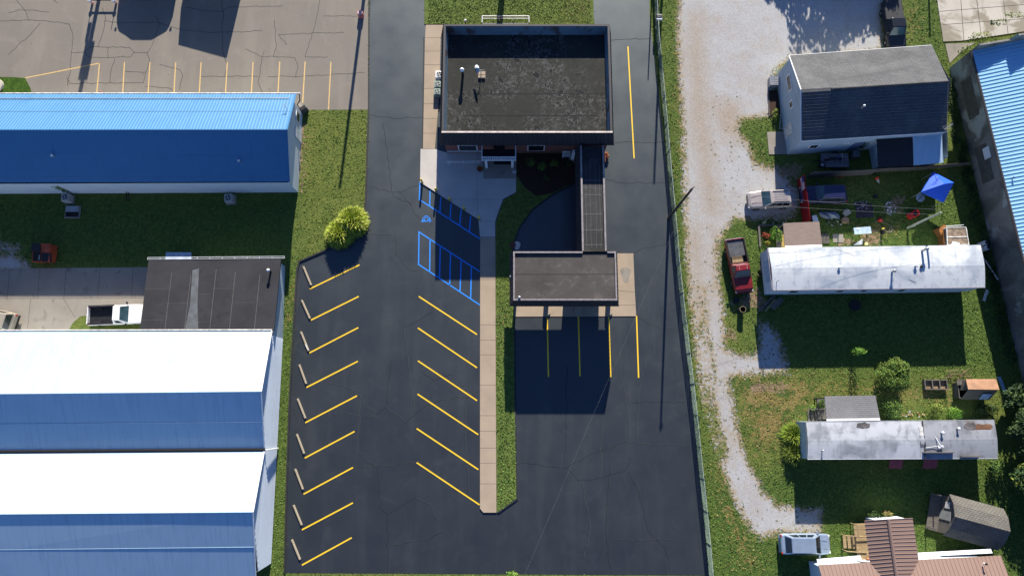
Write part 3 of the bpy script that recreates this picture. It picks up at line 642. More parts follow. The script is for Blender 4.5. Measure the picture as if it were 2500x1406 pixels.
# ------------------------------------------------------------------ grass blades (uncountable)
PAVED = [LOT_P, SL([(-200, -200), (899, -200), (898, 268), (736, 269), (736, 300), (-200, 260)]), SL([(-120, 657), (395, 652), (345, 789), (228, 790), (216, 770), (164, 812), (-120, 815)]), SL([(2284, -120), (2302, 103), (2620, 60), (2620, -120)]), SL([(1040, 63), (1082, 63), (1062, 365), (1033, 365)]), SL([(1872, 323), (1922, 322), (1924, 377), (1877, 378)])]
def inside(px, py, polys):
    r = np.zeros(px.shape, bool)
    for p in polys: r |= poly_sd(px, py, p) > -.05
    return r
def tufts(n, xr, yr, accept, name, h0=.03, h1=.085, z=0.0, seed=3):
    g = np.random.default_rng(seed); x = g.uniform(*xr, n); y = g.uniform(*yr, n); k = accept(x, y); x, y = x[k], y[k]; n = len(x)
    dry = weight(DRY, x, y, 1.6); lush = weight(LUSH, x, y, 1.5)
    V = []; 
    for q in range(2):
        a = g.uniform(0, 2*np.pi, n); wd = g.uniform(.03, .08, n); h = g.uniform(h0, h1, n)*(1+.3*lush); ln = g.uniform(.05, .16, n); b = g.uniform(0, 2*np.pi, n)
        cx, cy = x+g.normal(size=n)*.06, y+g.normal(size=n)*.06
        V.append(np.stack([np.stack([cx-np.cos(a)*wd, cy-np.sin(a)*wd, cx*0+z], 1), np.stack([cx+np.cos(a)*wd, cy+np.sin(a)*wd, cx*0+z], 1), np.stack([cx+np.cos(b)*ln, cy+np.sin(b)*ln, h+z], 1)], 1))
    V = np.concatenate(V, 0).reshape(-1, 3); F = np.arange(len(V)).reshape(-1, 3); u = g.random(n)
    mi = np.where(u < dry*.5, 2, np.where(g.random(n) < lush, 0, np.where(g.random(n) < .5, 1, 3)))
    o = fast_mesh(name, V, F, [LF_GRN[0], LF_OLV[0], LF_DRY[0], LF_OLV[1]], np.tile(mi, 2)); return tag(o, kind='stuff')
def acc_ground(x, y): return ~inside(x, y, PAVED) & (gravel_w(x, y) + np.random.default_rng(5).normal(size=x.shape)*.14 < .46)
tg = tufts(120000, (-58, 58), (-17, 47), acc_ground, 'lawn_grass'); tag(tg, 'short green and straw coloured grass growing over the ground', 'grass')
ti = tufts(14000, (-2.2, 7), (-10, 29), lambda x, y: (poly_sd(x, y, IS) > .1) & ~inside(x, y, [SL([(1262, 376), (1403, 376), (1403, 445), (1350, 471), (1310, 480), (1280, 458), (1262, 430)])]), 'island_grass', z=.1, seed=4); tag(ti, 'green grass on the long kerbed island beside the middle pavement', 'grass')
tf = tufts(5000, (-9.3, 8.7), (41.6, 47), lambda x, y: poly_sd(x, y, SL([(1037, -200), (1448, -200), (1449, 58), (1037, 59)])) > 0, 'front_grass', z=.08, seed=6); tag(tf, 'green grass of the lawn behind the flat roofed bank', 'grass')
# ================================================================== BUILDINGS
def gable_ribs(mb, a, b, c, d, step, hgt=.03, wid=.05, m=0):
    "standing ribs on the quad a-b (eave) to d-c (ridge): run from eave to ridge"
    a, b, c, d = map(Vector, (a, b, c, d)); n = (b-a).cross(d-a).normalized(); L = (b-a).length; k = max(1, int(L/step))
    for i in range(k+1):
        t = i/k; p, q = a.lerp(b, t), d.lerp(c, t); e = (b-a).normalized()*wid/2
        mb.hexa([p-e, p+e, q+e, q-e], [p-e*.5+n*hgt, p+e*.5+n*hgt, q+e*.5+n*hgt, q-e*.5+n*hgt], m)
def slab(mb, pts, th=.08, m=0):
    "a roof plane with thickness"
    P = [Vector(p) for p in pts]; n = (P[1]-P[0]).cross(P[-1]-P[0]).normalized()
    if n.z < 0: n = -n; P = P[::-1]
    mb.hexa([p-n*th for p in P], P, m); return n
def courses(mb, a, b, c, d, rows, th, m=0):
    "shingle courses on the quad a-b (eave), c-d (ridge): each row is a thin wedge, thick at its lower edge"
    a, b, c, d = map(Vector, (a, b, c, d)); n = (b-a).cross(d-a).normalized(); n = n if n.z > 0 else -n
    for i in range(rows):
        f, g_ = i/rows, (i+1)/rows; p, q, s, t_ = a.lerp(d, f), b.lerp(c, f), b.lerp(c, g_), a.lerp(d, g_)
        mb.hexa([p, q, s, t_], [p+n*th, q+n*th, s+n*.004, t_+n*.004], m)
def vwall(mb, pts, z0, tops, th=.15, m=0):
    "walls standing on a ground polygon; tops: height at each corner"
    n = len(pts)
    for i in range(n):
        a, b = pts[i], pts[(i+1) % n]; ha, hb = tops[i], tops[(i+1) % n]
        mb.quad((a[0], a[1], z0), (b[0], b[1], z0), (b[0], b[1], hb), (a[0], a[1], ha), m)
# ---- bank: mansard parapet round a sunken flat roof
BX0, BX1, BY0, BY1, BZ, DZ = -6.86, 9.82, 26.93, 38.45, 5.95, 4.72
bank = thing('bank_building', 'flat roofed brick bank with charcoal mansard parapet and wet patched tar roof', 'building', ((BX0+BX1)/2, (BY0+BY1)/2, 0))
MB().box(BX0-.05, BX1, BY0+.18, BY1-.1, 0, DZ-.3).build('wall', BRICK, bank)
MB().box(BX0+.2, BX1-.2, BY0+.2, BY1-.2, DZ-.29, DZ).build('roof_deck', DECK_BANK, bank)
mn = MB(); zl = 3.75; o = .46; ro = [(BX0, BY0), (BX1, BY0), (BX1, BY1), (BX0, BY1)]; lo = [(BX0-o, BY0-o), (BX1+o, BY0-o), (BX1+o, BY1+.12), (BX0-o, BY1+.12)]
for i in range(4):
    a, b, c, d = lo[i], lo[(i+1) % 4], ro[(i+1) % 4], ro[i]
    A, B_, C_, D = (Vector((*a, zl)), Vector((*b, zl)), Vector((*c, BZ-.02)), Vector((*d, BZ-.02)))
    mn.quad(A, B_, C_, D); gable_ribs(mn, A, B_, C_, D, .42, .035, .05)
    mn.quad((*b, zl), (*a, zl), (*[ (x-y)*.8+y for x, y in zip(d, a)], zl), (*[(x-y)*.8+y for x, y in zip(c, b)], zl))
mn.build('mansard', MANS, bank)
inn = MB(); ii = .16
ri = [(BX0+ii, BY0+ii), (BX1-ii, BY0+ii), (BX1-ii, BY1-ii), (BX0+ii, BY1-ii)]; di = [(BX0+.34, BY0+.3), (BX1-.34, BY0+.3), (BX1-.34, BY1-.42), (BX0+.34, BY1-.42)]
for i in range(4):
    inn.quad((*ri[i], BZ-.03), (*ri[(i+1) % 4], BZ-.03), (*di[(i+1) % 4], DZ-.02), (*di[i], DZ-.02))
inn.build('parapet_lining', MANS_IN, bank)
cp = MB()
cp.box(BX0-.03, BX1+.03, BY1-ii-.02, BY1+.03, BZ-.03, BZ+.02, 0); cp.box(BX0-.03, BX0+ii+.02, BY0+.12, BY1-ii-.023, BZ-.03, BZ+.02, 0)
cp.box(BX1-ii-.02, BX1+.03, BY0+.12, BY1-ii-.023, BZ-.03, BZ+.02, 0); cp.box(BX0-.03, BX1+.03, BY0-.05, BY0+.117, BZ-.03, BZ+.03, 1)
cp.build('parapet_cap', [MANS, TRIM_PALE], bank)
rv = MB(); rv.box(BX0+3.2, BX1-.4, 31.55, 31.62, DZ, DZ+.012); rv.box(BX0+1.9, BX1-1.2, 29.2, 29.28, DZ, DZ+.012); rv.box(BX0+9.5, BX0+9.58, 28, 31.5, DZ+.001, DZ+.013); rv.box(BX0+4.3, BX0+4.36, 27.6, 29.19, DZ, DZ+.012); rv.box(BX0+13.3, BX0+13.38, 27.4, 31.5, DZ+.001, DZ+.0125)
rv.build('roof_seam', CRACK, bank)
# windows and brick ledge on the south front
for x0, x1 in ((-5.6, -3.6), (1.6, 3.4)):
    f = MB().box(x0, x1, BY0+.05, BY0+.175, 1.0, 2.5).build('window', WHITE, bank); MB().box(x0+.1, x1-.1, BY0+.035, BY0+.048, 1.1, 2.4).build('pane', GLASS, f)
MB().box(-6.85, -3.2, BY0+.02, BY0+.17, .72, .80).build('wall_ledge', WHITE2, bank)
# entrance portico with balustrade round a sunken black roof
px0, px1 = S(1175, 386, 3.2).x, S(1260, 386, 3.2).x; py0, py1 = S(1218, 386, 3.25).y, 26.4
MB().box(px0+.08, px1-.08, py0+.1, py1, 2.75, 2.9).build('porch_roof', DARK, bank)
ba = MB()
for x in (px0, px1-.1): ba.box(x, x+.1, py0+.13, py1+.4, 2.95, 3.1); ba.box(x, x+.1, py0+.13, py1+.3, 2.7, 2.8)
ba.box(px0, px1, py0+.02, py0+.12, 3.25, 3.33); ba.box(px0, px1, py0-.08, py0+.10, 2.62, 2.76)
for i in range(17): x = px0+.1+i*(px1-px0-.2)/16; ba.box(x-.025, x+.025, py0+.04, py0+.09, 2.76, 3.25)
for i in range(9):
    for x in (px0+.03, px1-.07): y = py0+.25+i*.2; ba.box(x, x+.04, y, y+.05, 2.8, 2.95)
ba.build('balustrade', WHITE, bank)
for x in (px0+.3, px1-.5): MB().box(x, x+.26, py0+.02, py0+.28, .12, 2.62).build('column', WHITE, bank)
MB().box(px0+.1, px1-.1, py0-1.1, 27.1, .12, .26).build('porch_floor', CONC_OLD, bank)
MB().sheet(SL([(1206, 384), (1247, 384), (1247, 402), (1206, 402)], .26), .275).build('door_mat', BLACK, bank)
dm = MB().box(px0+1.2, px1-1.2, 26.95, 27.1, .26, 2.4).build('door', GLASS, bank)
MB().box(px0+1.75, px0+1.8, 26.9, 26.945, 1.0, 1.4).build('handle', CHROME, dm)
# connector roof between bank and canopy
con = thing('connector_building', 'narrow dark flat roofed link building joining the bank to the drive-through canopy', 'building', (8.0, 20.8, 0))
cx0, cx1, cy0, cy1 = 6.85, 9.2, 15.0, 26.3
MB().box(cx0+.05, cx1-.05, 15.45, cy1-.05, 0, 3.75).build('wall', BRICK, con)
MB().box(cx0+.17, cx1-.17, 15.45, cy1, 3.76, 3.95).build('roof_deck', DECK_CON, con)
me_ = MB()
for sx, X in ((-1, cx0), (1, cx1)):
    a, b = Vector((X+sx*.42*(1 if sx < 0 else .3), 15.5, 2.95)), Vector((X+sx*.42*(1 if sx < 0 else .3), cy1+.1, 2.95)); c, d = Vector((X, cy1+.1, 4.18)), Vector((X, 15.5, 4.18))
    if sx < 0: a, b, c, d = b, a, d, c
    me_.quad(a, b, c, d); gable_ribs(me_, a, b, c, d, .4, .03, .045)
me_.build('mansard', MANS, con)
cc = MB(); cc.box(cx0-.02, cx0+.15, 15.45, cy1, 4.05, 4.2); cc.box(cx1-.15, cx1+.02, 15.45, cy1, 4.05, 4.2); cc.build('parapet_cap', TRIM, con)
sm_ = MB()
for y in (16.1, 17.6, 19.2, 21.2, 22.7): sm_.box(cx0+.25, cx1-.3, y, y+.05, 3.95, 3.962)
for x in (7.35, 7.8, 8.3, 8.75): sm_.path([(x+random.uniform(-.05, .05), y, 3.955) for y in np.linspace(15.8, 24.5, 7)], .016, 4)
sm_.build('roof_seam', plain('grey_seam', (.13, .13, .13), .8), con)
# drive-through canopy
KX0, KX1, KY0, KY1, KZ, KL = .14, 10.03, 10.5, 15.25, 4.70, 3.15
can = thing('drive_through_canopy', 'drive-through canopy with brown grey flat roof and charcoal mansard sides over three lanes', 'canopy', ((KX0+KX1)/2, (KY0+KY1)/2, 0))
MB().box(KX0+.1, KX1-.1, KY0+.1, KY1-.1, KZ-.5, KZ-.16).build('roof_deck', DECK_CAN, can)
MB().box(KX0+.25, KX1-.2, KY0+2.55, KY0+2.59, KZ-.16, KZ-.146).build('roof_seam', TAR, can)
mk = MB(); ro = [(KX0, KY0), (KX1, KY0), (KX1, KY1), (KX0, KY1)]; lo = [(KX0-.38, KY0-.36), (KX1+.38, KY0-.36), (KX1+.38, KY1+.12), (KX0-.38, KY1+.12)]
for i in range(4):
    a, b, c, d = [Vector((*q, z)) for q, z in ((lo[i], KL), (lo[(i+1) % 4], KL), (ro[(i+1) % 4], KZ-.03), (ro[i], KZ-.03))]
    mk.quad(a, b, c, d); gable_ribs(mk, a, b, c, d, .4, .03, .05)
mk.quad(*[Vector((*q, KL)) for q in (lo[0], lo[3], lo[2], lo[1])]); mk.build('mansard', MANS, can)
kc = MB(); kc.box(KX0-.02, KX1+.02, KY0-.02, KY0+.14, KZ-.05, KZ+.02); kc.box(KX0-.02, KX0+.13, KY0+.143, KY1-.143, KZ-.05, KZ+.02); kc.box(KX1-.13, KX1+.02, KY0+.143, KY1-.143, KZ-.05, KZ+.02)
kc.box(KX0-.02, cx0-.02, KY1-.14, KY1+.02, KZ-.05, KZ+.02); kc.box(cx1+.02, KX1+.02, KY1-.14, KY1+.02, KZ-.05, KZ+.02); kc.build('parapet_cap', TRIM, can)
for u in (1336, 1412, 1487):
    p = S(u, 762); isd = MB(); pts = [(p.x+.33*math.cos(a), p.y+.0+.33*math.sin(a)) for a in np.linspace(math.pi, 2*math.pi, 9)]+[(p.x+.33, p.y+3.6), (p.x-.33, p.y+3.6)]
    isd.prism(pts, .06, .21, 0); isd.build('lane_island', CONC_TAN, can)
    MB().box(p.x-.16, p.x+.16, p.y+1.0, p.y+1.35, .21, KL+.1).build('column', WHITE2, can)
    MB().box(p.x-.22, p.x+.22, p.y+1.9, p.y+2.5, .21, 1.6).build('teller_kiosk', plain('kiosk_grey', (.2, .2, .21), .5), can)
wl = MB().box(KX0+.05, KX0+.33, KY0+.2, KY0+.55, .06, KL+.1).build('column', WHITE2, can)
lt = MB(); 
lt.obox(S(1248, 674, 3.6), .3, .2, .16, .5); lt.build('flood_light', CHROME, can)
MB().box(5.55, 9.1, 13.6, 15.2, .06, KL).build('teller_booth', BRICK, can)
# vents and dish on the bank and canopy roofs
def vent(label, u, v, z, h, r, matp=WHITE, top=None, name='roof_vent', group=None):
    p = S(u, v, z); b = MB(); t = thing(name, label, 'vent pipe', p, 0, group)
    MB().lathe((0, 0, 0), [(r*.75, -.02), (r*.75, h*.8)], 10).build('pipe', matp, t, world=False)
    MB().lathe((0, 0, h*.8), [(r*1.25, 0), (r*1.3, h*.08), (r*.9, h*.2), (r*.2, h*.24)], 12).build('cap', top or matp, t, world=False, smooth=True); return t
vent('tall white capped vent pipe beside the satellite dish on the bank roof', 1130, 185, DZ, 1.35, .17, BLACK, WHITE)
vent('small metal vent in the corner of the drive-through canopy roof', 1268, 727, KZ-.16, .35, .11, GALV)
vent('white capped vent pipe on the charcoal flat roof', 662, 664, 2.5, 1.0, .13, BLACK, WHITE)
p = S(1168, 183, DZ); t = thing('satellite_dish', 'white satellite dish on a block weighted stand on the bank roof', 'satellite dish', p)
d = MB(); rings = []
for rr in (.02, .2, .36, .48): rings.append((rr, rr*rr*.5))
d.lathe((0, 0, 0), rings, 20); d.lathe((0, 0, -.02), rings[::-1], 20)
dd = d.build('dish', plain('dish_white', (.5, .58, .66), .45), t, world=False, smooth=True); dd.location = (.0, .1, 1.0); dd.rotation_euler = (R(62), 0, R(-62)); dd.scale = (.85, .85, 1)
MB().path([(.25, -.1, 0), (.25, -.05, .9), (.05, .08, 1.0)], .03, 6).path([(.05, .08, .8), (.62, -.05, 1.1)], .018, 5).build('mast', GALV, t, world=False)
bl = MB()
for i in (0, 1):
    for j in (0, 1): bl.box(.1+i*.36-.1, .1+i*.36+.22, -.42+j*.36, -.42+j*.36+.3, .0, .2)
bl.build('ballast_block', CONC_TAN, t, world=False)
MB().box(-.05, .75, -.5, .4, 0, .03).build('stand_base', WOODG, t, world=False)
# ---- condensers by the bank's west wall (partly under the mansard)
def condenser(label, u, v, h=.8, s=.75, z=0, m=None, rz=0, group=None):
    t = thing('air_conditioner', label, 'air conditioner', S(u, v, z), rz, group); m = m or plain('condenser_beige', (.36, .36, .34), .55)
    MB().box(-s/2, s/2, -s/2, s/2, .06, h-.04).build('housing', m, t, world=False, bevel=.05)
    q = MB(); q.lathe((0, 0, h-.05), [(s*.40, 0), (s*.40, .03), (s*.34, .03), (s*.34, .0)], 20); q.build('fan_ring', m, t, world=False)
    q = MB().lathe((0, 0, h-.035), [(s*.335, 0), (s*.335, .012)], 18); q.build('fan_well', DARK, t, world=False)
    q = MB()
    for k in range(4): a = k*math.pi/2+.3; q.obox((math.cos(a)*s*.16, math.sin(a)*s*.16, h-.015), s*.3, .12*s, .008, a)
    q.build('fan_blade', GALV, t, world=False)
    MB().box(-s*.62, s*.62, -s*.62, s*.62, 0, .06).build('pad', CONC_OLD, t, world=False); return t
condenser('white round topped air conditioner nearest the top along the west wall of the bank', 1073.5, 190, .8, .8, 0, WHITE)
condenser('grey green air conditioner in the middle along the west wall of the bank', 1070, 214, .8, .75, 0, plain('condenser_green', (.22, .3, .26), .5))
condenser('grey green air conditioner lowest along the west wall of the bank', 1069, 232, .8, .7, 0, plain('condenser_green', (.22, .3, .26), .5))
condenser('grey fan topped air conditioner alone on the shaded grass south of the blue roof', 565, 489, .9, .85, 0, None, .1)
condenser('grey air conditioner half under the climbing vine by the white wall', 171, 488, .9, .8, 0, None, .05)
# ramp rail, pots, bench, bushes
t = thing('hand_rail', 'white metal ramp hand rail beside the bank portico', 'railing', base(1133, 408)); a, b = S(1092, 403, 0), S(1175, 402, 0)
r_ = MB(); post = []
for z in (.62, 1.02): r_.tube((a.x, a.y, z), (b.x, b.y, z), .025, 6)
r_.build('rail', WHITE, t)
for k in range(3):
    q = a.lerp(b, .08+k*.42); MB().tube((q.x, q.y, .12), (q.x, q.y, 1.02), .028, 6).build('post', WHITE, t)
def pot(label, u, v, z, c, leaf, seed):
    t = thing('flower_pot', label, 'flower pot', S(u, v, z)); MB().lathe((0, 0, 0), [(.18, 0), (.26, .38), (.29, .4), (.26, .42), (.22, .36)], 12).build('pot', c, t, world=False)
    leaf_cloud([(0, 0, .55, .34, .34, .28)], 160, .12, leaf, 'plant', t, seed)
pot('dark pot with reddish plant left of the bank portico steps', 1172, 416, .12, BLACK, LF_RED, 4)
t = thing('urn', 'pale blue grey urn right of the bank portico steps', 'urn', S(1256, 422, .12)); MB().lathe((0, 0, 0), [(.16, 0), (.1, .12), (.24, .4), (.2, .55), (.1, .6)], 14).build('vase', plain('urn_grey', (.4, .42, .45), .6), t, world=False, smooth=True)
for i, (u, v, r, lab) in enumerate([(1293, 400, .62, 'largest rounded shrub, at the left end of the shaded mulch bed'), (1322, 411, .55, 'second rounded shrub of the mulch bed, just below the gap beside the largest'), (1352, 402, .52, 'rounded shrub in the mulch bed nearest the bench'), (1333, 437, .42, 'small shrub alone at the front of the shaded mulch bed'), (1390, 402, .4, 'dark shrub tucked against the link building in the mulch bed')]):
    bush('shrub', lab, 'shrub', u, v, r, r, 1.0*r/.55, LF_DRK if i > 2 else LF_GRN, 420, .11, 'shrubs in the mulch bed', 20+i, .1, 4)
t = thing('garden_bench', 'small pale bench against the bank wall by the mulch bed', 'bench', S(1382, 383, .1)); q = MB(); q.box(-.45, .45, -.2, .22, .42, .47); q.build('seat', WHITE2, t, world=False)
MB().box(-.45, .45, .24, .29, .5, .9).build('backrest', WHITE2, t, world=False)
for x in (-.4, .4):
    for y in (-.16, .2): MB().box(x-.03, x+.03, y-.03, y+.03, 0, .42).build('leg', WHITE2, t, world=False)
t = thing('post', 'square white post on a grey footing beside the bench', 'post', S(1396, 392, .1)); MB().box(-.15, .15, -.15, .15, .1, 2.6).build('shaft', WHITE, t, world=False); MB().box(-.3, .3, -.3, .3, 0, .1).build('footing', CONC_OLD, t, world=False)
# railed black ramp box behind the bank
t = thing('basement_hatch', 'grey sloping hatch with white pipe rail behind the bank', 'hatch', base(1234, 56)); a, b = S(1178, 68, 0), S(1291, 68, 0); y1 = S(1234, 50, .9).y
MB().hexa([(a.x, a.y-.4, .02), (b.x, a.y-.4, .02), (b.x, y1+.05, .02), (a.x, y1+.05, .02)], [(a.x, a.y-.4, .55), (b.x, a.y-.4, .55), (b.x, y1, .30), (a.x, y1, .30)]).build('cover', plain('hatch_grey', (.22, .21, .2), .7), t)
q = MB(); y2 = S(1234, 40, 1.0).y
q.path([(a.x, a.y, 1.0), (a.x, y2, 1.0), (b.x, y2, 1.0), (b.x, a.y, 1.0)], .045, 6); q.tube((a.x, y2, .55), (b.x, y2, .55), .03, 6); q.build('rail', WHITE, t)
for f in (0, .36, .68, 1):
    x = a.x+(b.x-a.x)*f; MB().tube((x, y2, 0), (x, y2, 1.0), .035, 6).build('post', WHITE, t)
t = thing('vent_pipe', 'short white stand pipe on the front lawn left of the railed hatch', 'pipe', base(1137, 58)); MB().lathe((0, 0, 0), [(.06, 0), (.06, .5)], 8).build('pipe', BLACK, t, world=False); MB().lathe((0, 0, .5), [(.13, 0), (.13, .15), (.05, .2)], 10).build('cap', WHITE, t, world=False)
t = thing('planter_bed', 'curved brick planter with dried flowers against the link building by the drive', 'planter', base(1480, 383)); q = MB(); p = S(1478, 383); q.prism([(p.x-.1, p.y-.7), (p.x+.22, p.y-.45), (p.x+.32, p.y), (p.x+.22, p.y+.4), (p.x-.1, p.y+.5)], 0, .3); q.build('edging', BRICK, t); leaf_cloud([(.05, -.05, .35, .2, .4, .15)], 160, .12, LF_RED, 'plant', t, 8)
t = thing('water_meter_cover', 'dark red round cover with a pale grey splash pad beside the shaded drive', 'meter cover', base(1258, 600)); q = MB(); p = S(1262, 600); q.prism([(p.x+.35*math.cos(a)*(1+.15*math.sin(3*a)), p.y+.45*math.sin(a)) for a in np.linspace(0, 6.28, 15)[:-1]], 0, .125); q.build('pad', CONC_NEW, t); p = S(1252, 599); MB().lathe((p.x, p.y, .1), [(.3, 0), (.3, .12), (.24, .14)], 16).build('cover', plain('maroon', (.12, .03, .03), .7), t)

# ---- long light blue metal building
EH, RH = 3.2, 6.6
lbl = thing('metal_building', 'long metal building with a light blue ribbed gable roof', 'building', base(330, 370)); W = -68.0
def ext(p, q, X): t = (X-p.x)/(q.x-p.x); return p+(q-p)*t
nE, nW = S(722, 230, EH), S(60, 230, EH); nW = ext(nE, nW, W); rE = S(700, 317.5, RH); rW = ext(rE, S(60, 318, RH), W); sE = S(706, 444, EH+.2); sW = ext(sE, S(60, 446, EH+.2), W)
b = MB(); slab(b, [nE, nW, rW, rE], .06); slab(b, [rE, rW, sW, sE], .06)
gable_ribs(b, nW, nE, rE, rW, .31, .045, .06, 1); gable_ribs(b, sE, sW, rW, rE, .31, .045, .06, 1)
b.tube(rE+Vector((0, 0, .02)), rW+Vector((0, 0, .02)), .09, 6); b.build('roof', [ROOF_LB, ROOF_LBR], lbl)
b = MB()
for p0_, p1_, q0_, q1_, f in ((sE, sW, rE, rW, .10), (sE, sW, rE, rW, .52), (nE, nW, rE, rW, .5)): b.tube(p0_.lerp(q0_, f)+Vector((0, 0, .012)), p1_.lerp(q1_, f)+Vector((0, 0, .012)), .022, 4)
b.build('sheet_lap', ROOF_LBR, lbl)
bE, bW = S(728, 470), S(0, 473.5); bW = ext(bE, bW, W); nb = S(739, 279); nbW = Vector((W, nb.y-.1, 0))
b = MB(); zt = EH-.06; P = [bW, bE, nb, nbW]
b.quad(bW, bE, bE+Vector((0, 0, zt)), bW+Vector((0, 0, zt))); b.quad(nb, nbW, nbW+Vector((0, 0, zt)), nb+Vector((0, 0, zt)))
rp = Vector((bE.x*.5+nb.x*.5, rE.y, RH-.12)); rq = Vector((W, rW.y, RH-.12))
b.poly([bE, nb, nb+Vector((0, 0, zt)), rp, bE+Vector((0, 0, zt))]); b.poly([nbW, bW, bW+Vector((0, 0, zt)), rq, nbW+Vector((0, 0, zt))]); b.build('wall', SID_WH, lbl)
tr = MB(); n_ = Vector((.10, 0, 0))
for p, q in ((nE, rE), (rE, sE)): tr.tube(p+n_*.3+Vector((0, 0, .02)), q+n_*.3+Vector((0, 0, .02)), .06, 5)
tr.build('barge_trim', ROOF_LB, lbl)
g_ = MB(); g_.tube(nE+Vector((.45, .08, -.05)), nW+Vector((0, .08, -.05)), .09, 6); g_.build('gutter', WHITE2, lbl)
g_ = MB(); g_.path([tuple(nE+Vector((.35, .05, -.1))), (nE.x+.3, nE.y-.5, EH-.5), (nb.x+.08, nb.y+.05, EH-1.0), (nb.x+.08, nb.y+.05, .15)], .05, 6); g_.build('downspout', BLACK, lbl)
g_ = MB(); x = S(312, 470).x
for k in (0, .22): g_.path([(S(276, 445, EH).x+k, sE.y+.15, EH-.1), (x+k, bE.y-.08, .25), (x+k, bE.y-1.0, .05)], .045, 6)
g_.build('downspout', BLACK, lbl)
dr_ = MB(); dr_.box(bE.x+.02, bE.x+.07, 28.2, 29.3, .05, 2.2); dr_.build('door', WHITE, lbl)
wf = MB().box(bE.x+.02, bE.x+.08, 29.9, 31.0, 1.2, 2.2).build('window', WHITE, lbl); MB().box(bE.x+.085, bE.x+.095, 30.0, 30.9, 1.3, 2.1).build('pane', GLASS, wf)
sg = MB(); pa, pb = S(0, 241, EH+.55), S(707, 240, EH+.55); pa = ext(pb, pa, W)
sg.tube(pa+Vector((0, 0, .02)), pb+Vector((0, 0, .02)), .045, 5); sg.build('snow_guard', GALV, lbl)
t = thing('front_step', 'small concrete step slab at the gable corner of the light blue roofed building', 'step', base(733, 262)); q = S(732, 262); MB().box(q.x-.35, q.x+.3, q.y-.4, q.y+.45, 0, .1).build('slab', CONC_OLD, t)
t = thing('air_handler_box', 'dark louvred box by the gable corner of the light blue roofed building', 'utility box', S(744, 271), R(35)); MB().box(-.4, .4, -.25, .25, 0, .7).build('housing', plain('box_grey', (.10, .10, .10), .6), t, world=False, bevel=.03); MB().box(-.34, .34, -.18, .18, .7, .73).build('grille', BLACK, t, world=False)
def antenna(label, u, v, z, h, s, rz):
    t = thing('roof_antenna', label, 'antenna', S(u, v, z), rz); MB().tube((0, 0, -.1), (0, 0, h), .022, 6).build('mast', GALV, t, world=False)
    q = MB(); q.tube((-s*.5, 0, h), (s*.6, 0, h+.02), .015, 5)
    for k in range(6): x = -s*.45+k*s*.19; ll = s*(.42-.05*k); q.tube((x, -ll, h), (x, ll, h), .012, 4)
    q.build('boom', GALV, t, world=False)
antenna('spidery television antenna near the gable end of the light blue roof', 702, 268, 4.6, .9, .7, 1.2)
vent('white topped vent pipe on the left of the blue south roof slope', 137, 385, 4.7, .75, .11, GALV, WHITE)
vent('white topped vent pipe on the right of the blue south roof slope', 588, 397, 4.5, .65, .10, GALV, WHITE)
# ---- charcoal flat roofed annexe
fl_ = thing('flat_roof_building', 'charcoal flat roofed annexe with pale walls beside the white roof', 'building', base(520, 720)); q4 = [S(363, 634, 2.45), S(686, 631, 2.45), S(669, 806, 3.25), S(341, 808, 3.25)]
b = MB(); slab(b, q4[::-1], .18); b.build('roof_deck', DECK_FLAT, fl_)
gp = [Vector((p.x, p.y, 0)) for p in q4]; gp = [gp[0]+Vector((.25, -.2, 0)), Vector((*S2(696.5, 650), 0)), Vector((*S2(691, 827), 0)), gp[3]+Vector((.25, -.3, 0))]
b = MB(); vwall(b, [tuple(p) for p in gp[::-1]], 0, [3.05, 3.05, 2.26, 2.26]); b.build('wall', SID_W2, fl_)
b = MB(); nn = q4[1]-q4[0]; 
for k in range(1, 6):
    t_ = k/6+.02*(k % 2); a_, c_ = q4[0].lerp(q4[1], t_), q4[3].lerp(q4[2], t_); b.tube(a_.lerp(c_, .15+.04*(k % 3)), c_, .022, 4)
for k, t_ in ((0, .42), (1, .62), (2, .5), (3, .42), (4, .62), (2, .88), (0, .85)):
    a_, c_ = q4[0].lerp(q4[3], t_), q4[1].lerp(q4[2], t_); b.tube(a_.lerp(c_, k/6), a_.lerp(c_, (k+1)/6), .015, 4)
b.build('roof_seam', plain('lap_seam', (.125, .12, .115), .7), fl_)
b = MB(); A_ = lambda u, v: S(u, v, 2.45+(v-632)/174*.8)+Vector((0, 0, .008)); b.poly([A_(470, 640+20), A_(486, 655), A_(482, 740), A_(484, 803), A_(452, 803), A_(464, 745)]); b.build('water_stain', STAINL, fl_)
b = MB(); a_, c_ = q4[0]+Vector((-.1, .12, .03)), q4[1]+Vector((.35, .12, .03))
for e in (-.09, .09): b.tube(a_+Vector((0, e, 0)), c_+Vector((0, e, 0)), .025, 5)
for k in range(12): q = a_.lerp(c_, k/11); b.tube(q+Vector((0, -.1, 0)), q+Vector((0, .1, 0)), .02, 4)
b.build('gutter', WHITE, fl_)
b = MB(); 
b.hexa([S(404, 630, 1.2)+Vector((0, -.2, 0)), S(468, 630, 1.2)+Vector((0, -.2, 0)), S(468, 617, 1.15), S(405, 617, 1.15)], [S(404, 630, 1.9)+Vector((0, -.2, 0)), S(468, 630, 1.9)+Vector((0, -.2, 0)), S(466, 616, 1.35), S(405, 616, 1.35)]); b.build('awning', plain('bare_awning', (.42, .5, .6), .3, .25, 2, metal=.6), fl_)
f = MB().box(gp[1].x-.02, gp[1].x+.06, S(693, 725).y-.5, S(693, 725).y+.5, 1.1, 2.0).build('window', WHITE, fl_)
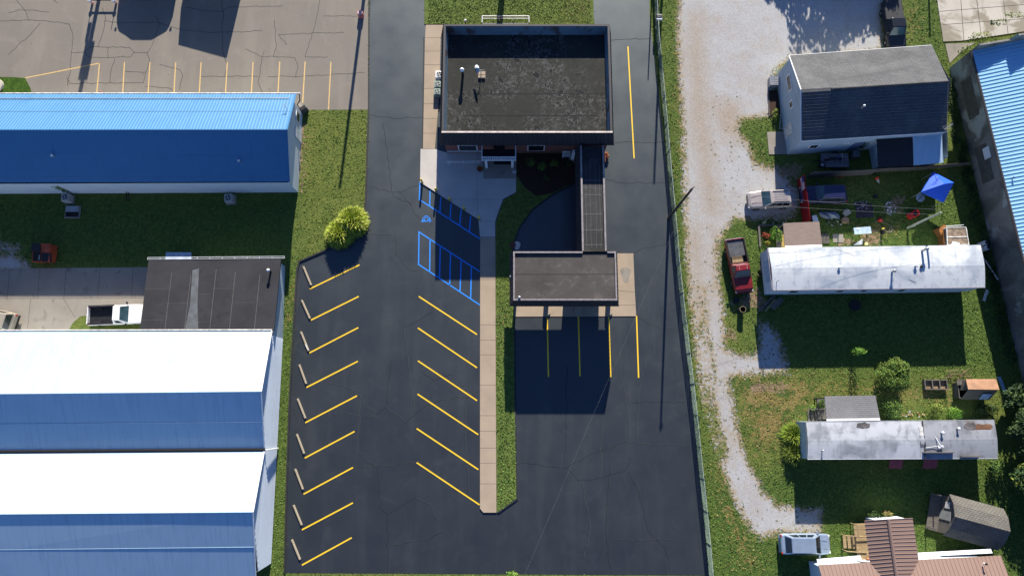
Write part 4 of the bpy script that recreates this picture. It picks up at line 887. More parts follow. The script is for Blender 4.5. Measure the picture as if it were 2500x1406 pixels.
# ---- twin gabled white building
EH = 3.56; RW = 5.85; tw = thing('warehouse', 'white metal warehouse with twin ribbed gables and pale ribbed end wall', 'building', base(330, 1100))
ev = [S(663, 808, EH), S(645, 1097, EH+.05), S(624, 1412, EH)]; rd = [S(637, 955, RW), S(617, 1249, RW+.05)]; Wx = -66.0
def west(p, vdrop): q = ext(p, S(0, vdrop, p.z), Wx); return q
evW = [west(ev[0], 809), west(ev[1], 1102), west(ev[2], 1420)]; rdW = [west(rd[0], 961), west(rd[1], 1254)]
b = MB()
for i in (0, 1):
    a_, aw, r0, rw, c_, cw = ev[i], evW[i], rd[i], rdW[i], ev[i+1], evW[i+1]
    slab(b, [a_, aw, rw, r0], .05); slab(b, [r0, rw, cw, c_], .05)
    gable_ribs(b, aw, a_, r0, rw, .30, .022, .06); gable_ribs(b, c_, cw, rw, r0, .30, .022, .06); b.tube(r0, rw, .07, 6)
b.build('roof', ROOF_WH, tw)
b = MB()
for i in (0, 1):
    for e_, ew in ((ev[i+1], evW[i+1]),): b.tube(e_.lerp(rd[i], .48)+Vector((0, 0, .008)), ew.lerp(rdW[i], .48)+Vector((0, 0, .008)), .02, 4)
b.build('sheet_lap', ROOF_WH, tw)
vl = MB().tube(ev[1]+Vector((.1, 0, .02)), evW[1]+Vector((0, 0, .02)), .16, 6); vl.build('valley_gutter', DARK, tw)
gt = MB().tube(ev[0]+Vector((.05, .1, 0)), evW[0]+Vector((0, .1, 0)), .08, 6); gt.build('gutter', WHITE2, tw)
bs = [Vector((*S2(691, 827), 0)), Vector((*S2(676, 1098), 0)), Vector((*S2(662, 1374), 0))]
b = MB(); b.poly([bs[2], bs[1], bs[0], (bs[0].x, bs[0].y, EH-.08), (bs[0].x*.5+bs[1].x*.5, rd[0].y, RW-.1), (bs[1].x, bs[1].y, EH-.04), (bs[1].x*.5+bs[2].x*.5, rd[1].y, RW-.05), (bs[2].x, bs[2].y, EH-.08)])
b.quad(bs[0], (Wx, bs[0].y, 0), (Wx, bs[0].y, EH-.06), (bs[0].x, bs[0].y, EH-.06)); b.quad((Wx, bs[2].y, 0), bs[2], (bs[2].x, bs[2].y, EH-.06), (Wx, bs[2].y, EH-.06))
b.quad((Wx, bs[0].y, 0), (Wx, bs[2].y, 0), (Wx, bs[2].y, EH), (Wx, bs[0].y, EH))
X_ = lambda y: bs[0].x+(bs[2].x-bs[0].x)*(y-bs[0].y)/(bs[2].y-bs[0].y)
def top(y):
    k = [(bs[0].y, EH), (rd[0].y, RW), (bs[1].y, EH), (rd[1].y, RW), (bs[2].y, EH)]
    for (y0, z0), (y1, z1) in zip(k[:-1], k[1:]):
        if y1 <= y <= y0: return z0+(z1-z0)*(y-y0)/(y1-y0)
    return EH
z = .15
while z < RW-.2:      # horizontal siding ribs, cut to the gable outline
    ys = np.linspace(bs[0].y, bs[2].y, 240); run = None
    for y in list(ys)+[None]:
        ok = y is not None and top(y) > z+.25
        if ok and run is None: run = y
        if not ok and run is not None:
            y2 = prev; b.hexa([(X_(run), run, z-.035), (X_(run)+.03, run, z-.015), (X_(y2)+.03, y2, z-.015), (X_(y2), y2, z-.035)], [(X_(run), run, z+.035), (X_(run)+.03, run, z+.015), (X_(y2)+.03, y2, z+.015), (X_(y2), y2, z+.035)]); run = None
        prev = y
    z += .22
b.build('wall', SID_WH, tw)
tr = MB()
for p, q in ((ev[0], rd[0]), (rd[0], ev[1]), (ev[1], rd[1]), (rd[1], ev[2])): tr.tube(p+Vector((.02, 0, .0)), q+Vector((.02, 0, .0)), .07, 5)
tr.build('barge_trim', WHITE, tw); MB().path([tuple(ev[1]+Vector((.1, 0, .02))), (bs[1].x+.25, ev[1].y-.05, EH-.05), (bs[1].x+.15, ev[1].y-.05, .1)], .06, 6).build('downspout', WHITE, tw)
# ---- grey shingled house
hs_ = thing('house', 'white two slope house with grey shingle roof and pale gable wall', 'house', base(2090, 260)); HE, HR = 3.88, 5.85
nw, ne, se, sw_ = S(1928, 136, HE), S(2275, 111, HE), S(2311, 322, HE), S(1957, 344, HE)
mw, me2 = (nw+sw_)/2, (ne+se)/2; rw_, re_ = S(1957, 219, HR), S(2315, 197, HR)
b = MB(); slab(b, [ne, nw, rw_, re_], .14); slab(b, [re_, rw_, sw_, se], .14); courses(b, ne, nw, rw_, re_, 26, .016); courses(b, sw_, se, re_, rw_, 16, .085); b.build('roof', [SHING3], hs_)
b = MB(); dx = (re_-rw_).normalized(); a_ = rw_.lerp(re_, .2)+Vector((0, -.12, .0)); b.tube(a_, re_+Vector((0, -.1, .0)), .13, 6); b.build('ridge_cap', SHING, hs_)
b = MB(); b.quad(rw_+Vector((0, -.02, .012)), sw_+Vector((.02, .02, .012)), se+Vector((-.02, .02, .012)), re_+Vector((0, -.02, .012)))
gw = [S(1894, 186), S(1921, 378), S(2256, 357), S(2224, 160)]; gw = [Vector((p.x, p.y, 0)) for p in gw]
b = MB(); zt = HE-.12
b.quad(gw[1], gw[2], gw[2]+Vector((0, 0, zt)), gw[1]+Vector((0, 0, zt))); b.quad(gw[3], gw[0], gw[0]+Vector((0, 0, zt)), gw[3]+Vector((0, 0, zt)))
for i, j, r0 in ((0, 1, rw_), (2, 3, re_)):
    p, q = gw[i], gw[j]; m_ = (p+q)/2; b.poly([p, q, q+Vector((0, 0, zt)), Vector((m_.x, m_.y, HR-.22)), p+Vector((0, 0, zt))])
b.build('wall', SID_W2, hs_)
tr = MB()
for p, q in ((nw, rw_), (rw_, sw_), (sw_, se), (nw, ne)): tr.tube(p+Vector((-.03, 0, -.06)), q+Vector((-.03, 0, -.06)), .07, 5)
tr.build('barge_trim', WHITE, hs_)
def wall_patch(p, q, f0, f1, z0, z1, off, name, m, par):
    a_, c_ = p.lerp(q, f0), p.lerp(q, f1); n = (q-p).normalized(); n = Vector((n.y, -n.x, 0))*off; k = Vector((0, 0, 1))
    return MB().hexa([a_+k*z0, c_+k*z0, c_+k*z0+n, a_+k*z0+n], [a_+k*z1, c_+k*z1, c_+k*z1+n, a_+k*z1+n]).build(name, m, par)
for f0, f1, z0, z1 in ((.15, .36, 2.5, 3.4), (.46, .56, 2.3, 3.1)):
    f = wall_patch(gw[0], gw[1], f0, f1, z0, z1, .05, 'window', WHITE, hs_); wall_patch(gw[0], gw[1], f0+.02, f1-.02, z0+.1, z1-.1, .056, 'pane', GLASS, f)
f = wall_patch(gw[0], gw[1], .68, .82, .1, 2.2, .05, 'door', WHITE2, hs_)
for f0, f1, z0, z1 in ((.10, .17, 1.6, 2.5), (.34, .37, 2.3, 2.6)):
    f = wall_patch(gw[1], gw[2], f0, f1, z0, z1, .05, 'window', WHITE, hs_); wall_patch(gw[1], gw[2], f0+.008, f1-.008, z0+.08, z1-.08, .056, 'pane', GLASS, f)
f = wall_patch(gw[1], gw[2], .42, .5, .2, 2.3, .05, 'door', plain('blue_grey_door', (.08, .12, .2), .5), hs_)
# lean-to at the south east with one black and one bare metal roof sheet
lt0 = [S(2140, 335, 3.0), S(2228, 330, 3.0), S(2298, 325, 3.0)]; lt1 = [S(2145, 409, 2.5), S(2230, 404, 2.5), S(2302, 398, 2.5)]
b = MB(); slab(b, [lt1[0], lt1[1], lt0[1], lt0[0]], .08); b.build('lean_to_roof', BLACK, hs_)
b = MB(); slab(b, [lt1[1]+Vector((.02, 0, .03)), lt1[2]+Vector((0, 0, .03)), lt0[2]+Vector((0, 0, .03)), lt0[1]+Vector((.02, 0, .03))], .06); gable_ribs(b, lt1[1]+Vector((.05, 0, .03)), lt1[2]+Vector((0, 0, .03)), lt0[2]+Vector((0, 0, .03)), lt0[1]+Vector((.05, 0, .03)), .22, .03, .06); b.build('lean_to_roof', ROOF_WH, hs_)
lw = [S(2118, 350), S(2130, 415), S(2280, 404), S(2272, 345)]; b = MB(); vwall(b, [(p.x, p.y) for p in lw], 0, [2.85, 2.35, 2.35, 2.85]); b.build('lean_to_wall', SID_W2, hs_)
vent('white hooded vent with a long shadow on the dark shingle slope of the house', 2104, 264, 5.3, .6, .10, GALV, WHITE)
t = antenna('four armed grey television antenna off the south east corner of the house', 2303, 318, 3.9, .8, 1.0, .6)
# ---- long building with ribbed pale blue roof at the right edge
RB = 4.6; rb = thing('block_building', 'block walled building with pale blue ribbed roof along the right edge of the yard', 'building', base(2420, 400))
a_, c_ = S(2374, 126, RB), S(2503, 640, RB); dr2 = (c_-a_).normalized(); c_ = a_+dr2*40; nrm = Vector((-dr2.y, dr2.x, 0)); nrm = nrm if nrm.x > 0 else -nrm
a2 = a_+nrm*12+Vector((0, 1.0, 1.1)); c2 = c_+nrm*12+Vector((0, 0, 1.1)); b = MB(); slab(b, [c_, c2, a2, a_], .07)
L_ = (c_-a_).length; k = int(L_/.38)
for i in range(k+1):
    p, q = a_.lerp(c_, i/k), a2.lerp(c2, i/k); e = dr2*.045; n = Vector((0, 0, .055)); b.hexa([p-e, q-e, q+e, p+e], [p-e*.6+n, q-e*.6+n, q+e*.6+n, p+e*.6+n])
b.build('roof', ROOF_RB, rb)
w0, w1 = Vector((*S2(2318, 166), 0)), Vector((*S2(2480, 860), 0)); w1 = w0+(w1-w0).normalized()*39; b = MB(); wn = nrm*11.5
vwall(b, [tuple(w0), tuple(w1), tuple(w1+wn), tuple(w0+wn+Vector((0, .8, 0)))], 0, [RB-.05, RB-.05, RB+.9, RB+.9]); b.build('wall', BLOCK, rb)
b = MB(); b.tube(a_+Vector((-.08, 0, -.06)), c_+Vector((-.08, 0, -.06)), .11, 6); b.build('eave_beam', plain('rusty_eave', (.05, .045, .045), .8), rb)
b = MB(); nl = a2-a_; jag = [(0, 1.15), (.10, 1.0), (.30, .72), (.33, 1.5), (.40, 1.35), (.62, .9), (.85, .6), (1.0, 1.0)]
for (f0, h0), (f1, h1) in zip(jag[:-1], jag[1:]):
    p, q = a_+nl*f0*.9, a_+nl*f1*.9; e = dr2*.2; b.hexa([p-e-Vector((0, 0, .6)), q-e-Vector((0, 0, .6)), q+e*0-Vector((0, 0, .6)), p+e*0-Vector((0, 0, .6))], [p-e+Vector((0, 0, h0)), q-e+Vector((0, 0, h1)), q+e*0+Vector((0, 0, h1)), p+e*0+Vector((0, 0, h0))])
b.build('broken_parapet', BLOCK, rb)
b = MB(); wd = w1-w0
for f0, f1, z0, z1, mm in ((.06, .17, 1.1, 2.7, 0), (.25, .35, .9, 2.6, 0)):
    wall_patch(w1, w0, 1-f1, 1-f0, z0, z1, -.02, 'blocked_window', plain('old_board', (.085, .08, .07), .9), rb)
f = wall_patch(w1, w0, 1-.292, 1-.262, 2.0, 2.9, -.06, 'window', WHITE, rb)
vn = MB(); t = thing('wall_vine', 'ragged green and brown vines over the north end of the block building', 'vine', base(2345, 130)); leaf_cloud([(0, 0, 3.2, 1.2, .5, .8), (1.6, 1.2, 4.0, 1.0, .35, .4), (-1.0, -.9, 2.2, .6, .4, .9), (3.4, 1.9, 4.3, 1.6, .35, .3), (6, 2.3, 4.5, 1.6, .3, .25)], 900, .16, LF_OLV, 'foliage', t, 77)
vent('dark vent pipe on the pale blue ribbed roof at the right edge', 2468, 437, 4.5, .5, .08, plain('blue_pipe', (.05, .1, .25), .5))
# ---- first mobile home
T1 = 3.25; tz = .72; m1 = thing('mobile_home', 'long mobile home with white coated roof and pale blue grey sides', 'mobile home', base(2120, 680)); q4 = [S(1875, 605, T1), S(2394, 598, T1), S(2405, 701, T1), S(1887, 708, T1)]
crown = lambda f: Vector((0, 0, .27*(1-abs(2*f-1)**1.35)))
b = MB(); N = 10
for i in range(N):
    f, g_ = i/N, (i+1)/N; b.quad(q4[3].lerp(q4[0], f)+crown(f), q4[2].lerp(q4[1], f)+crown(f), q4[2].lerp(q4[1], g_)+crown(g_), q4[3].lerp(q4[0], g_)+crown(g_))
b.build('roof', TR1, m1, smooth=True)
gp = [Vector((p.x, p.y, 0)) for p in q4]; ctr = sum(gp, Vector())/4; gi = [p+(ctr-p).normalized()*.12 for p in gp]
b = MB(); vwall(b, [tuple(p) for p in gi[::-1]], tz, [T1-.03]*4); b.quad(*[p+Vector((0, 0, tz)) for p in gi]); b.build('wall', SID_WH, m1)
b = MB(); b.tube(gp[3]+Vector((-.02, -.03, T1-.03)), gp[2]+Vector((0, -.03, T1-.03)), .06, 5); b.tube(gp[0]+Vector((-.03, 0, T1-.03)), gp[3]+Vector((-.03, 0, T1-.03)), .10, 5); b.build('roof_edge', plain('drip_edge', (.23, .21, .24), .5), m1)
b = MB(); gs = [p+(ctr-p).normalized()*.35 for p in gp]; vwall(b, [tuple(p) for p in gs[::-1]], 0, [tz]*4); b.build('skirting', SID_W2, m1)
for f0, f1 in ((.09, .14), (.32, .36), (.44, .47), (.62, .66)): 
    wd_ = wall_patch(gi[3], gi[2], f0, f1, 1.6, 2.6, .04, 'window', WHITE, m1); wall_patch(gi[3], gi[2], f0+.004, f1-.004, 1.68, 2.52, .046, 'pane', GLASS, wd_)
wall_patch(gi[0], gi[3], .25, .75, 1.5, 2.7, .05, 'window', plain('pale_blue_shade', (.32, .45, .6), .4), m1)
for i, (u, v, h, r, lab, mm) in enumerate([(2046, 654, .35, .12, 'short white capped vent at the left of the white mobile home roof', WHITE), (1896, 687, .6, .04, 'thin pipe at the lower left corner of the white mobile home roof', GALV), (2176, 664, .7, .13, 'rust stained vent near the lower edge of the white mobile home roof', GALV), (2232, 650, .4, .13, 'white topped rusty vent left of the blue strip on the mobile home roof', WHITE), (2246, 652, .3, .12, 'small dark vent beside the white topped one on the mobile home roof', BLACK), (2251, 612, 1.0, .15, 'tall chimney at the upper edge of the white mobile home roof', GALV)]):
    vent(lab, u, v, T1+.12, h, r, mm, group='vents on the mobile home roof')
b = MB(); e0, e1 = S(2250, 600, T1+.06), S(2254, 702, T1+.03)
# porch roof of the first mobile home
t = thing('porch_roof', 'weathered brown board porch roof in front of the white mobile home', 'porch', base(1960, 575)); q = [S(1912, 545, 2.7), S(2000, 541, 2.7), S(2007, 597, 3.0), S(1916, 600, 3.0)]
b = MB(); slab(b, q[::-1], .08); b.build('roof', WOODP, t); b = MB(); slab(b, [S(1917, 600.5, 3.03), S(2007, 597.5, 3.03), S(2007, 606, 3.22), S(1918, 606, 3.22)], .03); b.build('flashing', WHITE, t)
for p in q[:2]+[q[0].lerp(q[1], .5)]: MB().box(p.x-.06, p.x+.06, p.y-.2, p.y-.08, 0, 2.62).build('post', WOODG, t)
b = MB(); b.box(q[0].x+.1, q[1].x+.4, q[2].y+.4, q[0].y, .3, .4); b.build('deck', WOODG, t)
# ---- second mobile home
T2 = 2.75; m2 = thing('mobile_home', 'second mobile home with patchy grey stained roof and rusty right end', 'mobile home', base(2190, 1075)); q4 = [S(1968, 1029, T2), S(2427, 1025, T2), S(2436, 1119, T2), S(1972, 1121, T2)]
for e0, e1, mm in ((0, .615, TR2), (.615, 1, TR2B)):
    b = MB()
    for i in range(N):
        f, g_ = i/N, (i+1)/N; W_, E_ = q4[3].lerp(q4[0], f)+crown(f)*.7, q4[2].lerp(q4[1], f)+crown(f)*.7; W2, E2 = q4[3].lerp(q4[0], g_)+crown(g_)*.7, q4[2].lerp(q4[1], g_)+crown(g_)*.7
        b.quad(W_.lerp(E_, e0), W_.lerp(E_, e1), W2.lerp(E2, e1), W2.lerp(E2, e0))
    b.build('roof', mm, m2, smooth=True)
pt = MB(); RS = plain('rust_patch', (.17, .085, .045), .85, .4, 1.2)
def blob(mb, u, v, ru, rv_, z, seed, m=0):
    g = random.Random(seed); mb.poly([S(u+ru*math.cos(a)*g.uniform(.7, 1.15), v+rv_*math.sin(a)*g.uniform(.7, 1.1), z) for a in np.linspace(0, 6.28, 17)[:-1]][::-1], m)
DS = plain('dark_stain', (.12, .11, .11), .8, .4, 2)
for a_ in ((2398, 1045, 28, 13, .115, 3, RS), (2370, 1041, 16, 13, .119, 4, DS), (2106, 1038, 18, 9, .10, 5, DS)):
    pt = MB(); blob(pt, *a_[:4], T2+a_[4], a_[5]); pt.build('rust_stain', a_[6], m2)
gp = [Vector((p.x, p.y, 0)) for p in q4]; ctr = sum(gp, Vector())/4; gi = [p+(ctr-p).normalized()*.1 for p in gp]
b = MB(); vwall(b, [tuple(p) for p in gi[::-1]], 0, [T2-.03]*4); b.build('wall', SID_W2, m2); b = MB(); b.path([tuple(p+Vector((0, 0, T2-.02))) for p in gp+gp[:1]], .04, 5); b.build('roof_edge', GALV, m2)
p0, p1 = q4[0].lerp(q4[1], .615), q4[3].lerp(q4[2], .615); MB().tube(p0+Vector((0, 0, .12)), p1+Vector((0, 0, .12)), .06, 5).build('roof_joint', TAR, m2)
for i, (u, v, h, r, lab) in enumerate([(2007, 1099, .3, .06, 'thin white pipe at the left end of the grey mobile home roof'), (2297, 1056, .4, .11, 'white vent in the middle of the grey mobile home roof'), (2336, 1046, .4, .11, 'white vent nearest the rusty end of the grey mobile home roof')]): vent(lab, u, v, T2+.1, h, r, GALV, WHITE, group='vents on the grey mobile home roof')
for u in (2191, 2275):
    b = MB(); y = gi[3].y; x = S(u, 1128, 2.0).x; b.hexa([(x-.65, y-.04, 1.9), (x-.65, y-.95, 1.5), (x+.65, y-.95, 1.5), (x+.65, y-.04, 1.9)], [(x-.65, y-.04, 1.95), (x-.65, y-.95, 1.55), (x+.65, y-.95, 1.55), (x+.65, y-.04, 1.95)]); b.build('awning', plain('maroon_awning', (.20, .035, .05), .6), m2)
t = thing('roof_antenna', 'fallen white antenna and cable lying on the grey mobile home roof', 'antenna', S(2292, 1090, T2+.1)); b = MB(); b.path([(-.3, .9, .1), (-.15, .5, .2), (0, .1, .25), (.3, -.05, .25)], .04, 6); b.path([(0, .1, .2), (-.6, 0, .12), (-1.3, -.1, .1)], .02, 5); b.obox((.05, 0, .2), .5, .14, .1, .3); b.build('boom', WHITE, t, world=False)
for u, v, ww, lab in ((2289, 1104, 2.9, 'long dark board lying across the grey mobile home roof below the antenna'), (2367, 1113, 1.8, 'short dark board lying near the right end of the grey mobile home roof')):
    t = thing('roof_board', lab, 'board', S(u, v, T2+.08)); MB().box(-ww/2, ww/2, -.04, .04, 0, .22).build('plank', WOODG, t, world=False)
t = thing('ladder', 'dark ladder rack lying at the joint of the grey mobile home roof', 'ladder', S(2252, 1077, T2+.12)); b = MB()
for x in (-.22, .22): b.box(x-.03, x+.03, -.5, .5, 0, .06)
for k in range(9): b.box(-.22, .22, -.47+k*.115, -.44+k*.115, .01, .05)
b.build('rack', BLACK, t, world=False)
t = thing('roof_hatch_panel', 'pale panel lying above the ladder rack on the grey mobile home roof', 'panel', S(2249, 1054, T2+.12)); MB().box(-.18, .18, -.5, .5, 0, .05).build('panel', WHITE2, t, world=False)
t = thing('porch_roof', 'grey shingled porch roof against the grey stained mobile home', 'porch', base(2085, 1000)); q = [S(2013, 967, 2.5), S(2137, 965, 2.5), S(2149, 1024, 2.72), S(2018, 1026, 2.72)]
b = MB(); slab(b, q[::-1], .1); b.build('roof', m_shingle('light_grey_shingles', (.20, .20, .205), (.17, .17, .175), (.12, .12, .12)), t); b = MB(); slab(b, [S(2018, 1022, 2.77), S(2148, 1020, 2.77), S(2149, 1026, 2.79), S(2018, 1028, 2.79)], .02); b.build('flashing', WHITE, t)
for p in q[:2]+[q[0].lerp(q[1], .5)]: MB().box(p.x-.06+.1, p.x+.06+.1, p.y-.25, p.y-.13, 0, 2.4).build('post', WOODG, t)
b = MB(); b.box(q[0].x+.1, q[1].x, q[2].y, q[0].y-.2, .4, .5); b.build('deck', WOODG, t)
t = thing('wooden_steps', 'dark wooden porch steps with rail left of the grey porch roof', 'steps', base(1990, 1010)); p = S(1995, 1012)
for k in range(4): MB().box(p.x-1.0+k*.32, p.x-.74+k*.32, p.y-.7, p.y+.5, .08+k*.1, .13+k*.1).build('tread', WOODG, t)
b = MB()
for y in (p.y-.72, p.y+.55): b.tube((p.x-1.1, y, .8), (p.x+.5, y, 1.1), .04, 6)
b.build('rail', WOODG, t)
t = thing('brick_steps', 'red brick steps at the left end wall of the grey mobile home', 'steps', base(1962, 1065)); p = S(1962, 1066)
for k in range(5): MB().box(p.x-.3, p.x+.25, p.y-.85+k*.36, p.y-.53+k*.36, 0, .28).build('step', BRICK, t)
# ---- brown ribbed house at the bottom right
BH = 2.75; BR = 3.75; bh = thing('brown_roof_house', 'white walled house with cross gabled brown ribbed metal roof at the bottom right', 'house', base(2230, 1400))
n0, n1 = S(1998, 1378, BH), S(2443, 1355, BH); off = Vector((.32, -5.6, 0)); yd = (n1-n0).normalized(); sd_ = Vector((yd.y, -yd.x, 0))
ridge0, ridge1 = n0+sd_*4.3+Vector((.2, 0, 1.45)), n1+sd_*4.3+Vector((0, 0, 1.45)); s0, s1 = n0+sd_*8.6, n1+sd_*8.6
b = MB(); slab(b, [n1, n0, ridge0, ridge1], .06); slab(b, [s0, s1, ridge1, ridge0], .06); gable_ribs(b, n1, n0, ridge0, ridge1, .36, .035, .05); gable_ribs(b, s0, s1, ridge1, ridge0, .36, .035, .05)
wN0, wN1 = S(2110, 1271, BH), S(2228, 1264.5, BH); ridgeN = S(2169, 1267, BR); e0, e1 = S(2129, 1405, BH), S(2246, 1372, BH); ridgeS = ridgeN+sd_*7.0; wS0, wS1 = wN0+sd_*7.2, wN1+sd_*7.2
slab(b, [wN0, wS0, ridgeS, ridgeN], .06); slab(b, [wS1, wN1, ridgeN, ridgeS], .06); gable_ribs(b, wN0, wS0, ridgeS, ridgeN, .34, .04, .06); gable_ribs(b, wS1, wN1, ridgeN, ridgeS, .34, .04, .06); b.tube(ridgeN, ridgeS, .14, 6)
b.build('roof', ROOF_BR, bh)
def gp0(p, o=0): return Vector((p.x, p.y, 0))
b = MB(); W4 = [gp0(n0)+sd_*-.05+yd*.3, gp0(n0)+sd_*8.3+yd*.3, gp0(n1)+sd_*8.3-yd*1.3, gp0(n1)+sd_*-.0-yd*1.3]
W4[0] = Vector((*S2(2004, 1353), 0))+Vector((.3, -.2, 0)); W4[0] = gp0(n0)+sd_*.25+yd*.25; W4[3] = gp0(n1)+sd_*.25-yd*1.4
vwall(b, [tuple(p) for p in W4], 0, [BH-.08, BH-.08, BH-.08, BH-.08]); v4 = [gp0(wN0)+yd*1.5-sd_*-.15, gp0(wS0)+yd*1.5, gp0(wS1)-yd*.15, gp0(wN1)-yd*.15-sd_*-.15]; vwall(b, [tuple(p) for p in v4], 0, [BH-.08]*4); m_ = ridgeN+sd_*.15; b.poly([v4[3]+Vector((0, 0, BH-.09)), v4[0]+Vector((0, 0, BH-.09)), Vector((m_.x, m_.y, BR-.2))][::-1]); b.build('wall', SID_WH, bh)
for p, q in ((n0+sd_*-.12, S(2105, 1369, BH)+sd_*-.12), (S(2243, 1362, BH)+sd_*-.1, S(2425, 1353, BH)+sd_*-.12)): MB().hexa([p+Vector((0, 0, -.18)), q+Vector((0, 0, -.18)), q-sd_*.34+Vector((0, 0, -.22)), p-sd_*.34+Vector((0, 0, -.22))], [p+Vector((0, 0, -.06)), q+Vector((0, 0, -.06)), q-sd_*.30+Vector((0, 0, -.2)), p-sd_*.30+Vector((0, 0, -.2))]).build('fascia', WHITE, bh)

vent('white pipe with dark mouth on the right wing of the brown ribbed roof', 2401, 1374, BH+.45, .45, .09, WHITE, BLACK)
t = thing('wooden_deck', 'tan wooden deck with side steps beside the brown roofed house', 'deck', base(2092, 1330)); c4 = SL([(2083, 1278), (2150, 1276), (2158, 1370), (2096, 1371)], .6); b = MB(); b.prism(c4, .48, .6)
for k in range(5): 
    f = k/5+.15; p = Vector((*c4[0], 0)).lerp(Vector((*c4[3], 0)), f); q = Vector((*c4[1], 0)).lerp(Vector((*c4[2], 0)), f); b.tube(p+Vector((0, 0, .605)), q+Vector((0, 0, .605)), .012, 4)
b.build('floor', WOOD, t)
p = S(2068, 1322); b = MB()
for k in range(3): MB().box(p.x-.45+k*.36, p.x-.14+k*.36, p.y-.55, p.y+.6, .1+k*.15, .16+k*.15).build('tread', WOOD, t)
for y in (p.y-.7, p.y+.72): b.path([(p.x-.55, y, .85), (p.x+.6, y, 1.35), (p.x+1.6, y, 1.35)], .05, 6)
for y in (p.y-.7, p.y+.72):
    for x, h in ((-.5, .9), (.6, 1.35)): b.tube((p.x+x, y, 0), (p.x+x, y, h), .05, 6)
b.path([(*c4[0], 1.35), (*Vector((*c4[0], 0)).lerp(Vector((*c4[3], 0)), .32)[:2], 1.35)], .045, 6); b.path([(*c4[0], 0), (*c4[0], 1.35), (*c4[1], 1.35)], .045, 6); b.build('rail', WOOD, t)
t = thing('clay_pot', 'tipped terracotta pot at the foot of the wooden deck', 'flower pot', S(2113, 1360, .6)); o_ = MB().lathe((0, 0, 0), [(.12, 0), (.2, .35), (.22, .38), (.18, .38), (.12, .1)], 12).build('pot', plain('terracotta', (.36, .15, .07), .8), t, world=False); o_.rotation_euler = (R(70), 0, R(40)); o_.location = (0, 0, .2)
# ---- weathered gambrel shed
def local_frame(u, v, rz): return Matrix.Translation(S(u, v)) @ Matrix.Rotation(rz, 4, 'Z')
t = thing('gambrel_shed', 'weathered grey gambrel roofed shed standing askew in the shade', 'shed', S(2345, 1266), R(-15)); hw, L = 1.75, 2.55; prof = [(-hw-.2, 1.55), (-hw*.66, 2.35), (0, 2.85), (hw*.66, 2.35), (hw+.2, 1.55)]
b = MB()
for (y0, z0), (y1, z1) in zip(prof[:-1], prof[1:]): b.hexa([(-L+.15, y0, z0), (L+.2, y0, z0), (L+.2, y1, z1), (-L+.15, y1, z1)][::1], [(-L+.15, y0, z0+.07), (L+.2, y0, z0+.07), (L+.2, y1, z1+.07), (-L+.15, y1, z1+.07)])
b.build('roof', SHING2, t, world=False); b = MB()
for x in (-L+.35, L-.05): b.poly([(x, -hw, 0), (x, hw, 0), (x, hw, 1.6), (x, hw*.62, 2.33), (x, 0, 2.8), (x, -hw*.62, 2.33), (x, -hw, 1.6)] if x > 0 else [(x, -hw, 0), (x, -hw, 1.6), (x, -hw*.62, 2.33), (x, 0, 2.8), (x, hw*.62, 2.33), (x, hw, 1.6), (x, hw, 0)])
for y in (-hw, hw): b.quad((-L+.35, y, 0), (L-.05, y, 0), (L-.05, y, 1.6), (-L+.35, y, 1.6))
b.build('wall', WOODG, t, world=False)
b = MB(); b.box(-L-.75, -L+.33, -hw, hw*.95, .25, .35); b.build('porch_floor', WOODG, t, world=False); b = MB()
for y in (-hw+.1, hw-.2): b.box(-L-.7, -L-.6, y, y+.1, .35, 1.7)
b.build('porch_post', WOODG, t, world=False); b = MB(); b.box(-L+.30, -L+.34, -.5, .35, .35, 2.0); dd = b.build('door', plain('shed_door_grey', (.26, .26, .25), .8), t, world=False)
f = MB().box(-L+.29, -L+.34, .6, 1.2, 1.0, 1.7).build('window', WHITE2, t, world=False)
# ---- small brown roofed shed
t = thing('garden_shed', 'small dark shed with rusty brown sheet roof and open bin beside it', 'shed', base(2388, 955)); q = [S(2358, 925, 1.7), S(2432, 925, 1.7), S(2440, 951, 2.1), S(2364, 950, 2.1)]; b = MB(); slab(b, q[::-1], .08); b.build('roof', BROWNROOF, t)
q2 = [S(2363, 975, .0), S(2425, 975, .0)]; b = MB(); g0 = [(q[0].x+.1, q[0].y-.1), (q[1].x-.1, q[0].y-.1), (q[2].x-.1, q[2].y-.05), (q[3].x+.05, q[3].y-.05)]; vwall(b, [g0[3], g0[2], g0[1], g0[0]], 0, [2.0, 2.0, 1.62, 1.62]); b.build('wall', WOODG, t)
b = MB(); b.hexa([(g0[3][0], g0[3][1]-.02, 1.95), (g0[2][0], g0[2][1]-.02, 1.95), (g0[2][0], g0[2][1]-.9, .6), (g0[3][0], g0[3][1]-.9, .6)][::-1], [(g0[3][0], g0[3][1]-.02, 2.0), (g0[2][0], g0[2][1]-.02, 2.0), (g0[2][0], g0[2][1]-.9, .65), (g0[3][0], g0[3][1]-.9, .65)][::-1]); b.build('lower_roof', WOODG, t)
t = thing('compost_bin', 'dark open wooden bin attached left of the rusty roofed shed', 'bin', base(2345, 955)); p = S(2345, 955); b = MB()
for a0, a1, b0, b1 in ((-.75, .7, .75, .82), (-.75, .7, -.7, -.63), (-.75, -.68, -.628, .748), (.63, .7, -.628, .748)): b.box(p.x+a0, p.x+a1, p.y+b0, p.y+b1, 0, .85)
b.build('frame', WOODG, t); MB().box(p.x-.67, p.x+.62, p.y-.62, p.y+.74, .02, .1).build('floor', DARK, t); MB().obox((p.x-.1, p.y+.85, .95), 1.6, .5, .05, .03).build('lid', WOODG, t)
